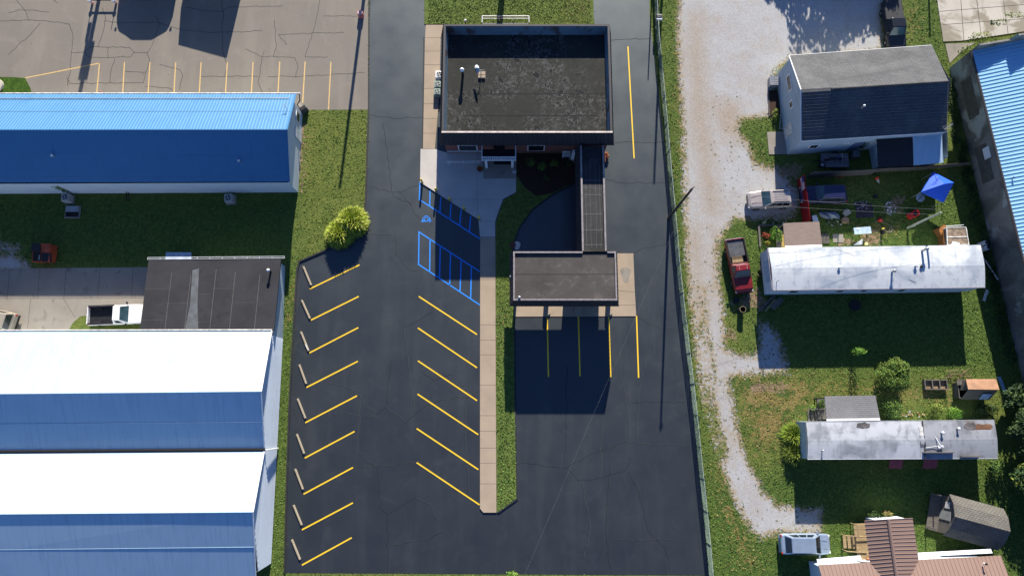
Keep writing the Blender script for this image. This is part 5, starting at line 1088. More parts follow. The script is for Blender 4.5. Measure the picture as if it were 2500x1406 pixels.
t = thing('blue_barrel_lid', 'small blue grey tarp hanging on the dark slope of the rusty roofed shed', 'tarp', base(2406, 970)); p = S(2405, 968, 1.3); b = MB(); b.hexa([(p.x-.45, p.y-.25, 1.02), (p.x+.4, p.y-.25, 1.02), (p.x+.45, p.y+.25, 1.72), (p.x-.5, p.y+.25, 1.72)], [(p.x-.45, p.y-.25, 1.06), (p.x+.4, p.y-.25, 1.06), (p.x+.45, p.y+.25, 1.76), (p.x-.5, p.y+.25, 1.76)]); b.build('sheet', plain('faded_blue', (.25, .36, .52), .6), t)
t['label'] = 'small faded blue sheet hanging on the dark side of the rusty roofed shed'; t.name = 'hanging_sheet'; t['category'] = 'sheet'
t = thing('raised_bed', 'three cell wooden raised bed on the dry grass', 'planter', base(2279, 938)); p = S(2280, 939); b = MB()
for y in (-.45, .45): b.box(p.x-1.15, p.x+1.15, p.y+y-.05, p.y+y+.05, 0, .4)
for x in (-1.1, -.37, .37, 1.1): b.box(p.x+x-.05, p.x+x+.05, p.y-.398, p.y+.398, 0, .395)
b.build('frame', WOODG, t); MB().box(p.x-1.04, p.x+1.04, p.y-.39, p.y+.39, .02, .15).build('soil', plain('dry_soil', (.24, .16, .09), .95, .3, 4), t)
# ================================================================== VEHICLES
def ring(x, w, zb, zs, zt, cr=.03): return [(x, -w*.85, zb), (x, w*.85, zb), (x, w, zb+.18), (x, w, zs), (x, w*.93, zt), (x, w*.5, zt+cr), (x, -w*.5, zt+cr), (x, -w*.93, zt), (x, -w, zs), (x, -w, zb+.18)]
def wheels(t, xs, yw, r=.36, wd=.24):
    for x in xs:
        for s in (-1, 1):
            wh = MB().lathe((x, s*yw-wd/2, r), [(r*.62, 0), (r*.95, .0), (r, .05), (r, wd-.05), (r*.95, wd), (r*.62, wd)], 18, axis='Y').build('wheel', RUBBER, t, world=False)
            MB().lathe((x, s*yw-wd/2-.004, r), [(r*.2, 0), (r*.6, .02), (r*.6, wd-.01), (r*.2, wd+.008)], 12, axis='Y').build('rim', RIM, wh, world=False)
def cabin(t, xr, xrt, xft, xf, wb, wt, zb, zr, pm, gm, sides, nameroof='cabin'):
    B = [Vector((xr, -wb, zb)), Vector((xf, -wb, zb)), Vector((xf, wb, zb)), Vector((xr, wb, zb))]; T = [Vector((xrt, -wt, zr)), Vector((xft, -wt, zr)), Vector((xft, wt, zr)), Vector((xrt, wt, zr))]
    MB().hexa(B, T).build(nameroof, pm, t, world=False, bevel=.07)
    def pane(a, b, c, d, l, r_, lo, hi, nm, m):
        q = [a.lerp(b, l).lerp(d.lerp(c, l), lo), a.lerp(b, r_).lerp(d.lerp(c, r_), lo), a.lerp(b, r_).lerp(d.lerp(c, r_), hi), a.lerp(b, l).lerp(d.lerp(c, l), hi)]
        n = (b-a).cross(d-a).normalized(); MB().hexa([p-n*.02 for p in q], [p+n*.008 for p in q]).build(nm, m, t, world=False)
    pane(B[1], B[2], T[2], T[1], .05, .95, .06, .93, 'windshield', gm); pane(B[3], B[0], T[0], T[3], .07, .93, .14, .90, 'rear_window', GLASS)
    for l, r_ in sides:
        pane(B[0], B[1], T[1], T[0], l, r_, .12, .86, 'side_window', GLASS); pane(B[2], B[3], T[3], T[2], 1-r_, 1-l, .12, .86, 'side_window', GLASS)
def lights(t, xf, xr, w, zf, zr_, ws=.22):
    for s in (-1, 1):
        MB().obox((xf, s*(w-.2), zf), .16, .34, .14, s*-.35).build('headlight', LAMP_W, t, world=False)
        MB().obox((xr, s*(w-.1), zr_), .10, .16, .3).build('taillight', LAMP_R, t, world=False)
def mirrors(t, x, w, z, m):
    for s in (-1, 1): MB().obox((x, s*(w+.13), z), .12, .22, .16, s*.3).build('mirror', m, t, world=False)
def suv(label, cat, u, v, rz, L, W, H, pm, hood=1.05, xs=None, rack=True, name='parked_car', gm=GLASSB, nose=.5, trim=None):
    t = thing(name, label, cat, (*S2(u, v, .9), 0), rz); w_ = W/2; h = L/2; zb = hood
    st = [(-h, .86, .48, .72, zb-.12), (-h+.12, .95, .36, .8, zb-.02), (-h+.5, 1, .28, .85, zb), (0, 1, .26, .85, zb), (h*.42, 1, .26, .85, zb-.0), (h*.62, .99, .27, .82, zb-.05), (h-.28, .95, .3, .72, zb-.16), (h-.08, .86, .34, .62, zb-.28), (h, .70, .4, .56, zb-.38)]
    MB().loft([ring(x, w_*f, a, b, c) for x, f, a, b, c in st]).build('body', pm, t, smooth=False, world=False, bevel=.08)
    hx = xs or (-h+.18, -h+.55, h*.10, h*.43); cabin(t, hx[0], hx[1], hx[2], hx[3], w_*.95, w_*.74, zb-.02, H, pm, gm, [(.10, .36), (.39, .62), (.65, .86)])
    MB().box(h-.10, h+.02, -w_*.55, w_*.55, .45, .66).build('grille', BLACK, t, world=False); MB().box(-h-.05, -h+.06, -w_*.85, w_*.85, .35, .55).build('bumper', trim or BLACK, t, world=False)
    for s in (-1, 1): MB().obox((h*.62, s*w_*.38, zb-.01), h*.46, .03, .02, s*-.06, ry=.10).build('hood_crease', pm, t, world=False)
    wheels(t, (-h*.60, h*.60), w_-.11); lights(t, h-.14, -h+.04, w_*.92, .68, .85); mirrors(t, hx[2]+.5, w_*.96, zb+.08, pm)
    if rack:
        for s in (-1, 1): MB().box(hx[1]+.15, hx[2]-.25, s*w_*.62-.02, s*w_*.62+.02, H, H+.06).build('roof_rail', BLACK, t, world=False)
        b = MB()
        for k in range(5): b.box(hx[1]+.3, hx[2]-.35, -w_*.4+k*w_*.2-.02, -w_*.4+k*w_*.2+.02, H+.0, H+.022)
        b.build('roof_rib', pm, t, world=False)
    return t
def pickup(label, u, v, rz, L, W, H, pm, cover=None, crew=False, bedm=LINER, name='pickup_truck', gm=GLASSB, railm=None):
    t = thing(name, label, 'pickup truck', (*S2(u, v, .9), 0), rz); w_ = W/2; h = L/2; zb = 1.12; cab0 = -h*.02 if not crew else -h*.16; hoodx = h*.47
    st = [(cab0-.05, 1, .4, .92, zb), (hoodx, 1, .38, .92, zb), (h*.68, .99, .38, .9, zb-.03), (h-.3, .96, .40, .82, zb-.10), (h-.07, .88, .42, .74, zb-.2), (h, .76, .46, .66, zb-.32)]
    MB().loft([ring(x, w_*f, a, b, c) for x, f, a, b, c in st]).build('body', pm, t, world=False, bevel=.03)
    MB().box(-h+.1, cab0, -w_*.6, w_*.6, .42, .68).build('chassis', BLACK, t, world=False)
    bd = MB(); e = .11
    for s in (-1, 1): bd.box(-h+.05, cab0-.06, min(s*w_, s*(w_-e)), max(s*w_, s*(w_-e)), .55, zb+.03)
    bd.box(-h, -h+.09, -w_+e+.004, w_-e-.004, .55, zb+.01); bd.box(cab0-.14, cab0-.06, -w_+e+.004, w_-e-.004, .55, zb+.03); b_ = bd.build('bed', pm, t, world=False, bevel=.02)
    fl = MB().box(-h+.09, cab0-.15, -w_+e+.01, w_-e-.01, .66, .72)
    for k in range(9): y = -w_*.75+k*w_*1.5/8; fl.box(-h+.12, cab0-.17, y-.03, y+.03, .721, .74)
    for s in (-1, 1): fl.box(-h+.09, cab0-.15, s*(w_-e-.02)-.012, s*(w_-e-.02)+.012, .72, zb+.0); fl.box(-h+.5, -h+1.4, min(s*(w_-e-.03), s*(w_-e-.26)), max(s*(w_-e-.03), s*(w_-e-.26)), .72, .92)
    fl.build('bed_liner', bedm, b_, world=False)
    for s in (-1, 1): MB().box(-h+.08, cab0-.1, s*(w_-e/2)-.05, s*(w_-e/2)+.05, zb+.031, zb+.05).build('bed_rail', railm or BLACK, b_, world=False)
    if cover: MB().box(-h+.06, cab0-.08, -w_+.06, w_-.06, zb+.055, zb+.09).build('bed_cover', cover, b_, world=False, bevel=.02)
    cabin(t, cab0-.02, cab0+.12, hoodx-.62, hoodx, w_*.94, w_*.72, zb-.02, H, pm, gm, [(.10, .45), (.50, .84)] if crew else [(.18, .72)])
    MB().box(h-.10, h+.02, -w_*.55, w_*.55, .55, .85).build('grille', BLACK, t, world=False)
    MB().box(-h-.14, -h-.01, -w_*.9, w_*.9, .5, .68).build('bumper', CHROME, t, world=False); MB().box(h-.06, h+.10, -w_*.85, w_*.85, .42, .6).build('bumper', pm, t, world=False)
    wheels(t, (-h*.60, h*.62), w_-.13, .40, .27); lights(t, h-.12, -h+.06, w_*.95, .82, .9); mirrors(t, hoodx-.2, w_*.97, zb+.12, BLACK); return t
P_WHITE = paint('car_white', (.74, .74, .73)); P_GOLD = paint('car_pale_gold', (.40, .355, .33), .3, .2); P_NAVY = paint('car_navy', (.012, .016, .06)); P_RED = paint('car_dark_red', (.19, .014, .018), .35); P_BLACK = paint('car_black', (.010, .011, .014)); P_BEIGE = paint('car_beige', (.36, .32, .25), .35, .2); P_SILV = paint('car_silver_blue', (.36, .45, .56), .25, .5)
pickup('white pickup truck with dark empty bed, nose tucked under the charcoal flat roof', 285, 768, R(2.2), 5.75, 1.98, 1.82, P_WHITE)
suv('beige van with two dark rear windows cut by the left edge of the photo', 'van', -24, 776, R(168), 5.0, 1.98, 1.9, P_BEIGE, 1.15, xs=(-2.42, -2.15, 1.0, 1.8), rack=False, trim=BLACK)
t = pickup('black pickup truck with covered bed parked on gravel behind the grey shingled house', 2184, 62, R(-88.5), 5.8, 2.0, 1.85, P_BLACK, plain('tonneau_cover', (.028, .03, .034), .7), True)
suv('pale gold estate car half in shade on the gravel beside the red fence', 'car', 1881, 486, R(182.5), 4.65, 1.85, 1.72, P_GOLD)
suv('navy blue estate car in the shaded yard behind the red fence', 'car', 2011, 474, R(180.5), 4.75, 1.88, 1.76, P_NAVY, rack=False)
t = pickup('faded dark red pickup truck with a wire mesh rack in its bed', 1805, 648, R(-82), 5.55, 1.95, 1.75, P_RED, gm=GLASS)
b = MB(); 
for k in range(16):
    y = -.74+k*.1; b.tube((-2.6, y, .98), (-1.0, min(.76, y+.001), .98), .012, 4)
for k in range(17): x = -2.6+k*.1; b.tube((x, -.76, .985), (x, .76, .985), .012, 4)
b.build('mesh_rack', GALV, t, world=False); MB().box(-1.0, -.35, -.6, .5, .75, .85).build('bed_board', WOOD, t, world=False)
for s in (-.36, .42): MB().path([(.10, s, 1.755), (.25, s+.03, 1.757), (.45, s-.01, 1.757), (.64, s+.04, 1.755)], .026, 4).build('paint_wear', plain('peeled_paint', (.45, .25, .24), .7), t, world=False)
suv('silver blue hatchback car parked on grass at the end of the gravel drive', 'car', 1968, 1328, R(0), 4.75, 1.92, 1.62, P_SILV, 1.0, xs=(-2.1, -1.55, .62, 1.35), rack=False, gm=GLASS, trim=P_SILV)
# ---- motorcycle on its trailer
tr_ = thing('utility_trailer', 'low grey trailer bed in the shade south of the white house', 'trailer', S(2033, 396)); MB().box(-1.45, 1.45, -.75, .75, .42, .5).build('bed', plain('trailer_bed', (.13, .12, .14), .7), tr_, world=False); b = MB()
for k in range(9): b.box(-1.42, 1.42, -.72+k*.17, -.60+k*.17, .5, .515)
b.build('bed_plank', plain('trailer_plank', (.2, .19, .21), .7), tr_, world=False); wheels(tr_, (.2,), .88, .3, .18); MB().tube((-1.45, 0, .42), (-2.3, 0, .42), .05, 6).build('tow_bar', BLACK, tr_, world=False)
mc = thing('motorcycle', 'black motorcycle with bright wheel standing on the low trailer bed', 'motorcycle', S(2033, 392, .52), R(3)); 
for x in (-.72, .74):
    wv = MB().lathe((x, -.06, .32), [(.24, 0), (.32, .01), (.33, .06), (.32, .11), (.24, .12)], 16, axis='Y').build('wheel', RUBBER, mc, world=False); MB().lathe((x, -.05, .32), [(.05, 0), (.22, .02), (.22, .08), (.05, .1)], 10, axis='Y').build('rim', CHROME, wv, world=False)
MB().obox((.0, 0, .5), .8, .2, .3).build('frame', BLACK, mc, world=False, bevel=.05); MB().obox((.22, 0, .78), .5, .26, .2).build('fuel_tank', P_NAVY, mc, world=False, bevel=.07); MB().obox((-.35, 0, .72), .65, .24, .1).build('seat', BLACK, mc, world=False, bevel=.04); MB().path([(.5, -.38, .98), (.6, -.1, 1.0), (.6, .1, 1.0), (.5, .38, .98)], .02, 6).build('handlebar', CHROME, mc, world=False); MB().path([(-.8, .16, .3), (.1, .18, .32)], .04, 6).build('exhaust', CHROME, mc, world=False)
wv = thing('spare_wheel', 'alloy wheel lying on the left end of the trailer bed', 'wheel', S(2006, 404, .52)); MB().lathe((0, 0, 0), [(.2, 0), (.33, .01), (.34, .1), (.33, .2), (.2, .2)], 18).build('tyre', RUBBER, wv, world=False); b = MB()
for k in range(5): a = k*1.257; b.obox((math.cos(a)*.1, math.sin(a)*.1, .19), .2, .05, .03, a)
b.build('rim', CHROME, wv, world=False)
t = thing('rubbish_bin', 'grey wheeled rubbish bin against the south wall of the white house', 'bin', S(2080, 384)); MB().hexa([(-.25, -.25, .05), (.25, -.25, .05), (.25, .25, .05), (-.25, .25, .05)], [(-.33, -.33, .95), (.33, -.33, .95), (.33, .33, .95), (-.33, .33, .95)]).build('body', plain('bin_grey', (.10, .10, .11), .6), t, world=False); MB().box(-.36, .36, -.36, .38, .955, 1.02).build('lid', plain('bin_grey', (.10, .10, .11), .6), t, world=False, bevel=.03)

# ================================================================== FENCES, POLES, WIRES
FP = SL([(1592, -120), (1600, 60), (1617, 260), (1634, 440), (1650, 640), (1669, 800), (1691, 1000), (1713, 1200), (1732, 1420), (1745, 1520)]); fn = thing('chain_link_fence', 'green grey chain link fence running along the right side of the car park', 'fence', (*FP[4], 0)); FH = 1.5
pts = []; 
for a, c_ in zip(FP[:-1], FP[1:]):
    L_ = math.hypot(c_[0]-a[0], c_[1]-a[1]); k = max(1, int(L_/.12))
    for i in range(k): pts.append((a[0]+(c_[0]-a[0])*i/k+.03*math.sin(len(pts)*.05), a[1]+(c_[1]-a[1])*i/k))
b = MB()
for i in range(0, len(pts)-12, 1):
    p, q = pts[i], pts[i+12]
    b.tube((*p, .03), (*q, FH-.02), .0055, 3, cap=False); b.tube((*q, .03), (*p, FH-.02), .0055, 3, cap=False)
b.build('wire_mesh', STEEL_G, fn); b = MB(); b.path([(*p, FH) for p in pts[::6]], .026, 6); b.build('top_rail', plain('rail_pale_green', (.38, .45, .40), .5), fn)
for i in range(0, len(pts), 25): MB().tube((*pts[i], 0), (*pts[i], FH+.06), .03, 6).build('post', GALV, fn)
bl = [(p[0]+.22+random.uniform(-.12, .2), p[1]+random.uniform(-.2, .2), .05, .2, .3, random.uniform(.12, .45)) for p in pts[::4]]
o = leaf_cloud(bl, 9000, .11, LF_DRK[:1]+LF_OLV[:2], 'fence_weeds', None, 5); tag(o, 'dark green weeds growing along the foot of the chain link fence', 'weeds', kind='stuff')
def pole(name, label, u, v, h, r, arms=(), extra=None):
    t = thing(name, label, 'pole', S(u, v)); MB().tube((0, 0, -.05), (0, 0, h), r, 10, r*.7).build('shaft', POLE, t, world=False)
    for z, L_, rz in arms: MB().obox((0, .1, z), L_, .09, .12, rz).build('crossarm', POLE, t, world=False)
    return t
up = pole('utility_pole', 'leaning looking dark wooden utility pole standing at the chain link fence', 1632, 533, 9.58, .15); up['label'] = 'bare dark wooden utility pole standing at the chain link fence'; b = MB(); b.obox((.05, .1, 9.45), .5, .07, .08, .6); b.tube((.1, .1, 8.3), (.1, .35, 8.5), .03, 5); b.build('bracket', BLACK, up, world=False)
mp = thing('service_mast', 'pale grey service pole rising from the littered yard near the blue tent', 'pole', S(2215, 557)); MB().tube((0, 0, 0), (0, 0, 5.7), .12, 8, .10).build('shaft', plain('pale_pole', (.30, .32, .27), .8), mp, world=False); MB().obox((.05, 0, .9), .3, .16, .5).build('meter_box', GALV, mp, world=False)
def wire(name, label, a, c_, sag, r, m=WIRE):
    pts_ = [a.lerp(c_, k/24)-Vector((0, 0, sag*4*(k/24)*(1-k/24))) for k in range(25)]; o = MB().path(pts_, r, 4).build(name, m); tag(o, label, 'cable'); return o
ptop = S(1690, 460, 9.55)
wire('overhead_cable', 'upper grey cable from the wooden utility pole to the pale service pole', ptop, S(2297, 512, 5.65), .7, .008, WIREP)
wire('overhead_cable', 'lower grey cable from the wooden utility pole to the pale service pole', S(1675, 484, 7.6), S(2275, 524, 4.5), .5, .008, WIREP)
wire('overhead_cable', 'long pale cable crossing above the dark car park to the bottom edge', ptop, S(1120, 1780, 8.6), .9, .0045, WIREP)
wire('roof_cable', 'thin black cable draped over the left part of the white mobile home roof', S(1876, 618, 3.36), S(2010, 604, 3.36), -.05, .008)
wire('roof_cable', 'thin black cable draped over the right part of the white mobile home roof', S(2036, 604, 3.34), S(2236, 690, 3.36), -.08, .008)
# timber yard fence and red flag fence
def board_fence(name, label, pts_, h, m, lean=0, step=.16, rail=WOODG, seed=1):
    t = thing(name, label, 'fence', (*pts_[0], 0)); b = MB(); g = random.Random(seed)
    for a, c_ in zip(pts_[:-1], pts_[1:]):
        d = Vector((c_[0]-a[0], c_[1]-a[1], 0)); L_ = d.length; d.normalize(); k = int(L_/step)
        for i in range(k): p = Vector((*a, 0))+d*(i+.5)*L_/k; b.obox((p.x, p.y, h/2+g.uniform(-.03, .03)), L_/k*.93, .03, h, math.atan2(d.y, d.x))
    b.build('boards', m, t); b = MB()
    for z in (.35, h-.3):
        for a, c_ in zip(pts_[:-1], pts_[1:]): d = Vector((c_[0]-a[0], c_[1]-a[1], 0)).normalized(); n = Vector((-d.y, d.x, 0))*.05; b.tube((a[0]+n.x, a[1]+n.y, z), (c_[0]+n.x, c_[1]+n.y, z), .04, 4)
    b.build('rail', rail, t); return t
board_fence('wooden_fence', 'weathered grey board fence between the white house and the yard', SL([(1966, 434), (2050, 431), (2124, 427)]), 1.7, WOODG)
board_fence('low_board_fence', 'lower grey board fence from the lean-to to the block wall', SL([(2128, 421), (2240, 416), (2362, 404)]), 1.1, WOODG, seed=2)
t = thing('sign_plaque', 'small red rimmed dark oval sign on top of the grey board fence', 'sign', S(2050, 431.5, 1.5)); o_ = MB().lathe((0, 0, 0), [(.30, 0), (.30, .03)], 18).build('rim', plain('sign_red', (.4, .03, .03), .5), t, world=False); o_.scale = (1, .45, 1); o_.rotation_euler = (R(70), 0, 0); o_ = MB().lathe((0, 0, .031), [(.25, 0), (.25, .01)], 18).build('panel', BLACK, t, world=False); o_.scale = (1, .38, 1); o_.rotation_euler = (R(70), 0, 0)
rf = SL([(1946, 440), (1953, 495), (1960, 548)]); red = board_fence('red_fence', 'red painted board fence standing in front of the navy car', rf, 1.85, REDF, rail=REDF, seed=3)
fa, fb = Vector((*SL([(1945.5, 444)])[0], 0)), Vector((*SL([(1949.5, 474)])[0], 0)); d = (fb-fa); n = Vector((d.y, -d.x, 0)).normalized(); n = n if n.x < 0 else -n
t = thing('flag', 'striped flag with blue corner hung on the red fence', 'flag', tuple((fa+fb)/2+n*.05)); zt, zb_ = 1.80, .95; cm = [plain('flag_red', (.35, .02, .03), .8), plain('flag_white', (.7, .7, .72), .8), plain('flag_blue', (.02, .03, .2), .8)]
b = MB(); a0 = fa+n*.05
for k in range(13):
    z0, z1 = zt-(k+1)*(zt-zb_)/13, zt-k*(zt-zb_)/13; b.hexa([a0+Vector((0, 0, z0)), a0+d+Vector((0, 0, z0)), a0+d+n*.012+Vector((0, 0, z0)), a0+n*.012+Vector((0, 0, z0))], [a0+Vector((0, 0, z1)), a0+d+Vector((0, 0, z1)), a0+d+n*.012+Vector((0, 0, z1)), a0+n*.012+Vector((0, 0, z1))], k % 2)
b.build('cloth', cm, t); c0 = a0+n*.013; q = [c0+Vector((0, 0, zt-.46)), c0+d*.42+Vector((0, 0, zt-.46))]; MB().hexa(q+[q[1]+n*.005, q[0]+n*.005], [k+Vector((0, 0, .46)) for k in q+[q[1]+n*.005, q[0]+n*.005]]).build('canton', cm[2], t)
w0_, w1_ = S(2322, 180), S(2482, 880); bl = []
for k in range(70): q = w0_.lerp(w1_, k/69); bl.append((q.x-random.uniform(.2, 1.3), q.y, .1, random.uniform(.3, .6), .5, random.uniform(.15, .55)))
o = leaf_cloud(bl, 9000, .13, LF_DRK, 'wall_weeds', None, 15); tag(o, 'dark weeds growing along the foot of the long block wall', 'weeds', kind='stuff')
# ================================================================== CAR PARK THINGS
WS = [((741, 651), (760, 697)), ((737, 733), (757, 778)), ((735, 810), (754, 857)), ((731, 890), (748, 937)), ((727, 973), (746, 1021)), ((725, 1059), (743, 1107)), ((721, 1144), (740, 1194)), ((717, 1232), (737, 1281)), ((713, 1316), (733, 1365))]
WSL = ['weathered wheel stop nearest the ornamental grass at the top of the row', 'wheel stop second from the top beside the charcoal roofed annexe', 'chipped wheel stop with broken pale end, third from the top', 'wheel stop fourth from the top, beside the upper white gable', 'wheel stop in the very middle of the row of nine', 'wheel stop just below the middle of the row, beside the valley downspout', 'wheel stop third from the bottom of the row', 'wheel stop second from the bottom of the row', 'wheel stop at the bottom of the row by the end of the car park']
STOP = m_concrete('wheel_stop_concrete', (.34, .29, .21), (.2, .17, .13), .7)
for i, ((a, c_), lab) in enumerate(zip(WS, WSL)):
    p, q = S(*a), S(*c_); m_ = (p+q)/2; L_ = (q-p).length; t = thing('wheel_stop', lab, 'wheel stop', m_, math.atan2(q.y-p.y, q.x-p.x), 'concrete wheel stops along the left parking row')
    prof = [(-.10, 0), (.10, 0), (.075, .14), (.045, .15), (-.045, .15), (-.075, .14)]; rings_ = [[(x, y, z+.01) for y, z in prof] for x in (-L_/2, -L_/2+.02, 0, L_/2-.02, L_/2)]
    rings_[0] = [(x, y*.9, z*.96) for x, y, z in rings_[0]]; rings_[4] = [(x, y*.9, z*.96) for x, y, z in rings_[4]]
    MB().loft(rings_).build('block', STOP, t, world=False, bevel=.012)
    for x in (-L_*.32, L_*.32): MB().lathe((x, 0, .155), [(.025, 0), (.025, .012)], 8).build('anchor_pin', BLACK, t, world=False)
    if i == 2: MB().obox((L_*.28, -.01, .152), L_*.3, .1, .02, .05).build('chip', WHITE2, t, world=False)
for i, (u, v, lab) in enumerate([(1031, 446, 'yellow bollard at the left corner of the plaza, standing in sunlight'), (1065, 468, 'yellow bollard second from the left, at the edge of the shade'), (1098.5, 489.5, 'yellow bollard in the middle of the plaza row'), (1133.5, 511.5, 'yellow bollard second from the right on the plaza edge'), (1170, 535, 'yellow bollard at the right end of the row, nearest the middle pavement')]):
    t = thing('bollard', lab, 'bollard', S(u, v, .12), 0, 'yellow bollards along the plaza edge'); MB().lathe((0, 0, 0), [(.105, 0), (.105, 1.0), (.09, 1.06), (.05, 1.1), (.01, 1.11)], 14).build('post', YELB, t, world=False, smooth=True)
    MB().lathe((0, 0, 0), [(.14, 0), (.14, .02)], 14).build('base_ring', CONC_OLD, t, world=False)
# ornamental grass at the kerb
for i, (u, v, r_, h, n, lab) in enumerate([(864, 545, 1.75, 2.35, 8000, 'tall yellow green ornamental grass clump at the kerb corner'), (832, 574, 1.6, 2.0, 6500, 'lower yellow green ornamental grass clump left of the taller one')]):
    t = thing('ornamental_grass', lab, 'grass clump', S(u, v), 0, 'ornamental grass at the kerb'); dome_grass(n, r_, h, LF_YEL, 'blades', t, 40+i, .50, .026); dome_grass(n//3, r_*.85, h*.7, LF_OLV, 'lower_blades', t, 50+i, .5, .03)
for i, (u, v, lab) in enumerate([(1933, 1062, 'olive grass clump at the left end of the grey mobile home, upper of two'), (1935, 1106, 'darker grass clump at the left end of the grey mobile home, lower of two')]):
    t = thing('ornamental_grass', lab, 'grass clump', S(u, v), 0, 'grass clumps by the grey mobile home'); dome_grass(1900, 1.05, 1.35, [LF_YEL[1], LF_OLV[0], LF_OLV[2]] if i == 0 else LF_OLV, 'blades', t, 60+i, .65)
bush('shrub', 'large rounded yellow green shrub at the edge of the mobile home shadow', 'shrub', 2162, 918, 1.75, 1.7, 2.3, [LF_OLV[0], LF_OLV[1], LF_GRN[0]], 19000, .13, seed=70, nb=14)
bush('shrub', 'small bright sapling in the shade of the white mobile home', 'shrub', 2080, 862, .6, .5, 2.6, LF_BRT, 420, .13, seed=71)
bush('shrub', 'bright green weed at the bottom edge of the car park', 'weed', 1250, 1402, .75, .5, .9, LF_BRT, 420, .13, seed=72)
bush('shrub', 'bright leafy bush in the timber bed left of the brown board porch roof', 'shrub', 1890, 574, .85, 1.0, 1.0, LF_BRT, 900, .13, seed=73)
bush('shrub', 'dark red leaved plant in the timber bed', 'shrub', 1867, 577, .45, .45, .7, LF_RED, 300, .12, seed=74)
bush('shrub', 'red and yellow flowering plant at the lower end of the timber bed', 'shrub', 1873, 594, .4, .35, .6, LF_RED[:1]+LF_YEL[:2], 260, .11, seed=75)
bush('shrub', 'trailing green vine over the right edge of the grey porch roof', 'shrub', 2160, 1002, .9, 1.1, 2.3, LF_GRN, 1300, .14, seed=76)
bush('shrub', 'yellowing bush behind the grey mobile home, left of two', 'shrub', 2278, 1003, 1.1, .9, 1.3, LF_OLV, 1000, .13, seed=78)
bush('shrub', 'lighter green bush behind the grey mobile home, right of two', 'shrub', 2316, 1008, .9, .75, 1.5, LF_BRT, 800, .13, seed=79)
bush('shrub', 'orange tinged shrub beside the brown roofed house', 'shrub', 2160, 1254, .6, .5, .9, LF_OLV[2:]+LF_DRY[:1], 360, .12, seed=80)
bush('shrub', 'shaded bush against the brown roofed house, left of the orange one', 'shrub', 2128, 1256, .7, .6, .9, LF_DRK, 420, .12, seed=81)
bush('shrub', 'green bush at the lower right corner of the grey mobile home', 'shrub', 2418, 1140, .8, .9, 1.6, LF_GRN, 900, .15, seed=82)
bush('shrub', 'climbing green vine on the white wall above an air conditioner', 'vine', 172, 470, .75, .35, 2.6, LF_GRN, 700, .15, seed=83)
bush('shrub', 'weedy bush at the foot of the pale gable wall of the white house', 'shrub', 1890, 282, .45, .7, .7, LF_OLV, 350, .12, seed=84)
bush('shrub', 'small green bush by the left wooden steps of the grey porch', 'shrub', 1999, 985, .5, .5, 1.2, LF_GRN, 420, .13, seed=85)
bush('shrub', 'dark green bush in front of the rusty roofed shed', 'shrub', 2400, 1002, 1.3, .8, 1.0, LF_DRK, 900, .14, seed=86)
bush('shrub', 'vine growing on the south wall of the house by the lean-to', 'vine', 2092, 366, .5, .4, 2.4, LF_DRK, 420, .13, seed=87)
for i, (u, v, h, cr, lab) in enumerate([(2462, 1040, 4.0, 1.7, 'dark tree at the right edge beside the grey mobile home'), (2490, 1090, 5.0, 2.2, 'taller dark tree at the right edge just below the first'), (2478, 1165, 4.2, 1.9, 'tree with yellowing leaves low on the right edge'), (2452, 975, 2.6, 1.4, 'low dark shrub tree below the block wall')]):
    tree(lab, u, v, h, cr, LF_DRK if i != 2 else LF_GRN[1:2]+LF_DRK[:1]+LF_OLV[2:], 2600, .24, 100+i, group='trees at the right edge')
# ================================================================== YARD CLUTTER
def ob(name, label, cat, u, v, rz=0, z=0): return thing(name, label, cat, S(u, v, z), rz)
# blue canopy tent on four legs
TZ = 2.1; t = ob('canopy_tent', 'bright blue pop up canopy tent in the shaded yard', 'tent', 2278, 470); cs = [S(2279, 420, TZ), S(2329, 446, TZ), S(2305, 493, TZ), S(2251, 468, TZ)]; ap = sum(cs, Vector())/4+Vector((0, 0, .95)); b = MB(); mid = []
TB = plain('tent_blue', (.015, .10, .62), .6, .08)
for i in range(4): b.poly([cs[i], ap, cs[(i+1) % 4]][::-1])
for i in range(4): p, q = cs[i], cs[(i+1) % 4]; b.quad(p, q, q-Vector((0, 0, .22)), p-Vector((0, 0, .22)))
b.build('canopy', TB, t)
for c_ in cs: e = c_+(ap-c_)*.04; MB().tube((e.x, e.y, 0), (e.x, e.y, TZ), .028, 6).build('leg', GALV, t)
t = ob('octagonal_table', 'pale blue octagonal table top with a dark slot beside the tent', 'table', 2239, 487); b = MB(); b.prism([(.46*math.cos(a), .46*math.sin(a)) for a in np.linspace(R(22.5), R(382.5), 9)[:-1]], .55, .62); b.build('top', plain('table_blue', (.36, .45, .55), .5), t, world=False); MB().obox((0, 0, .622), .75, .07, .01, R(42)).build('slot', BLACK, t, world=False); MB().tube((0, 0, 0), (0, 0, .55), .06, 8).build('leg', GALV, t, world=False)
t = ob('traffic_cone', 'orange cone with pale tip lying on the shaded grass', 'traffic cone', 2141, 442, R(-75)); o_ = MB().lathe((0, 0, 0), [(.2, -.33), (.14, -.05)], 12).build('body', plain('cone_orange', (.75, .08, .02), .5), t, world=False); o_.rotation_euler = (0, R(90), 0); o_.location = (0, 0, .2); o_ = MB().lathe((0, 0, 0), [(.14, -.05), (.03, .35)], 12).build('tip', WHITE2, t, world=False); o_.rotation_euler = (0, R(90), 0); o_.location = (0, 0, .2)
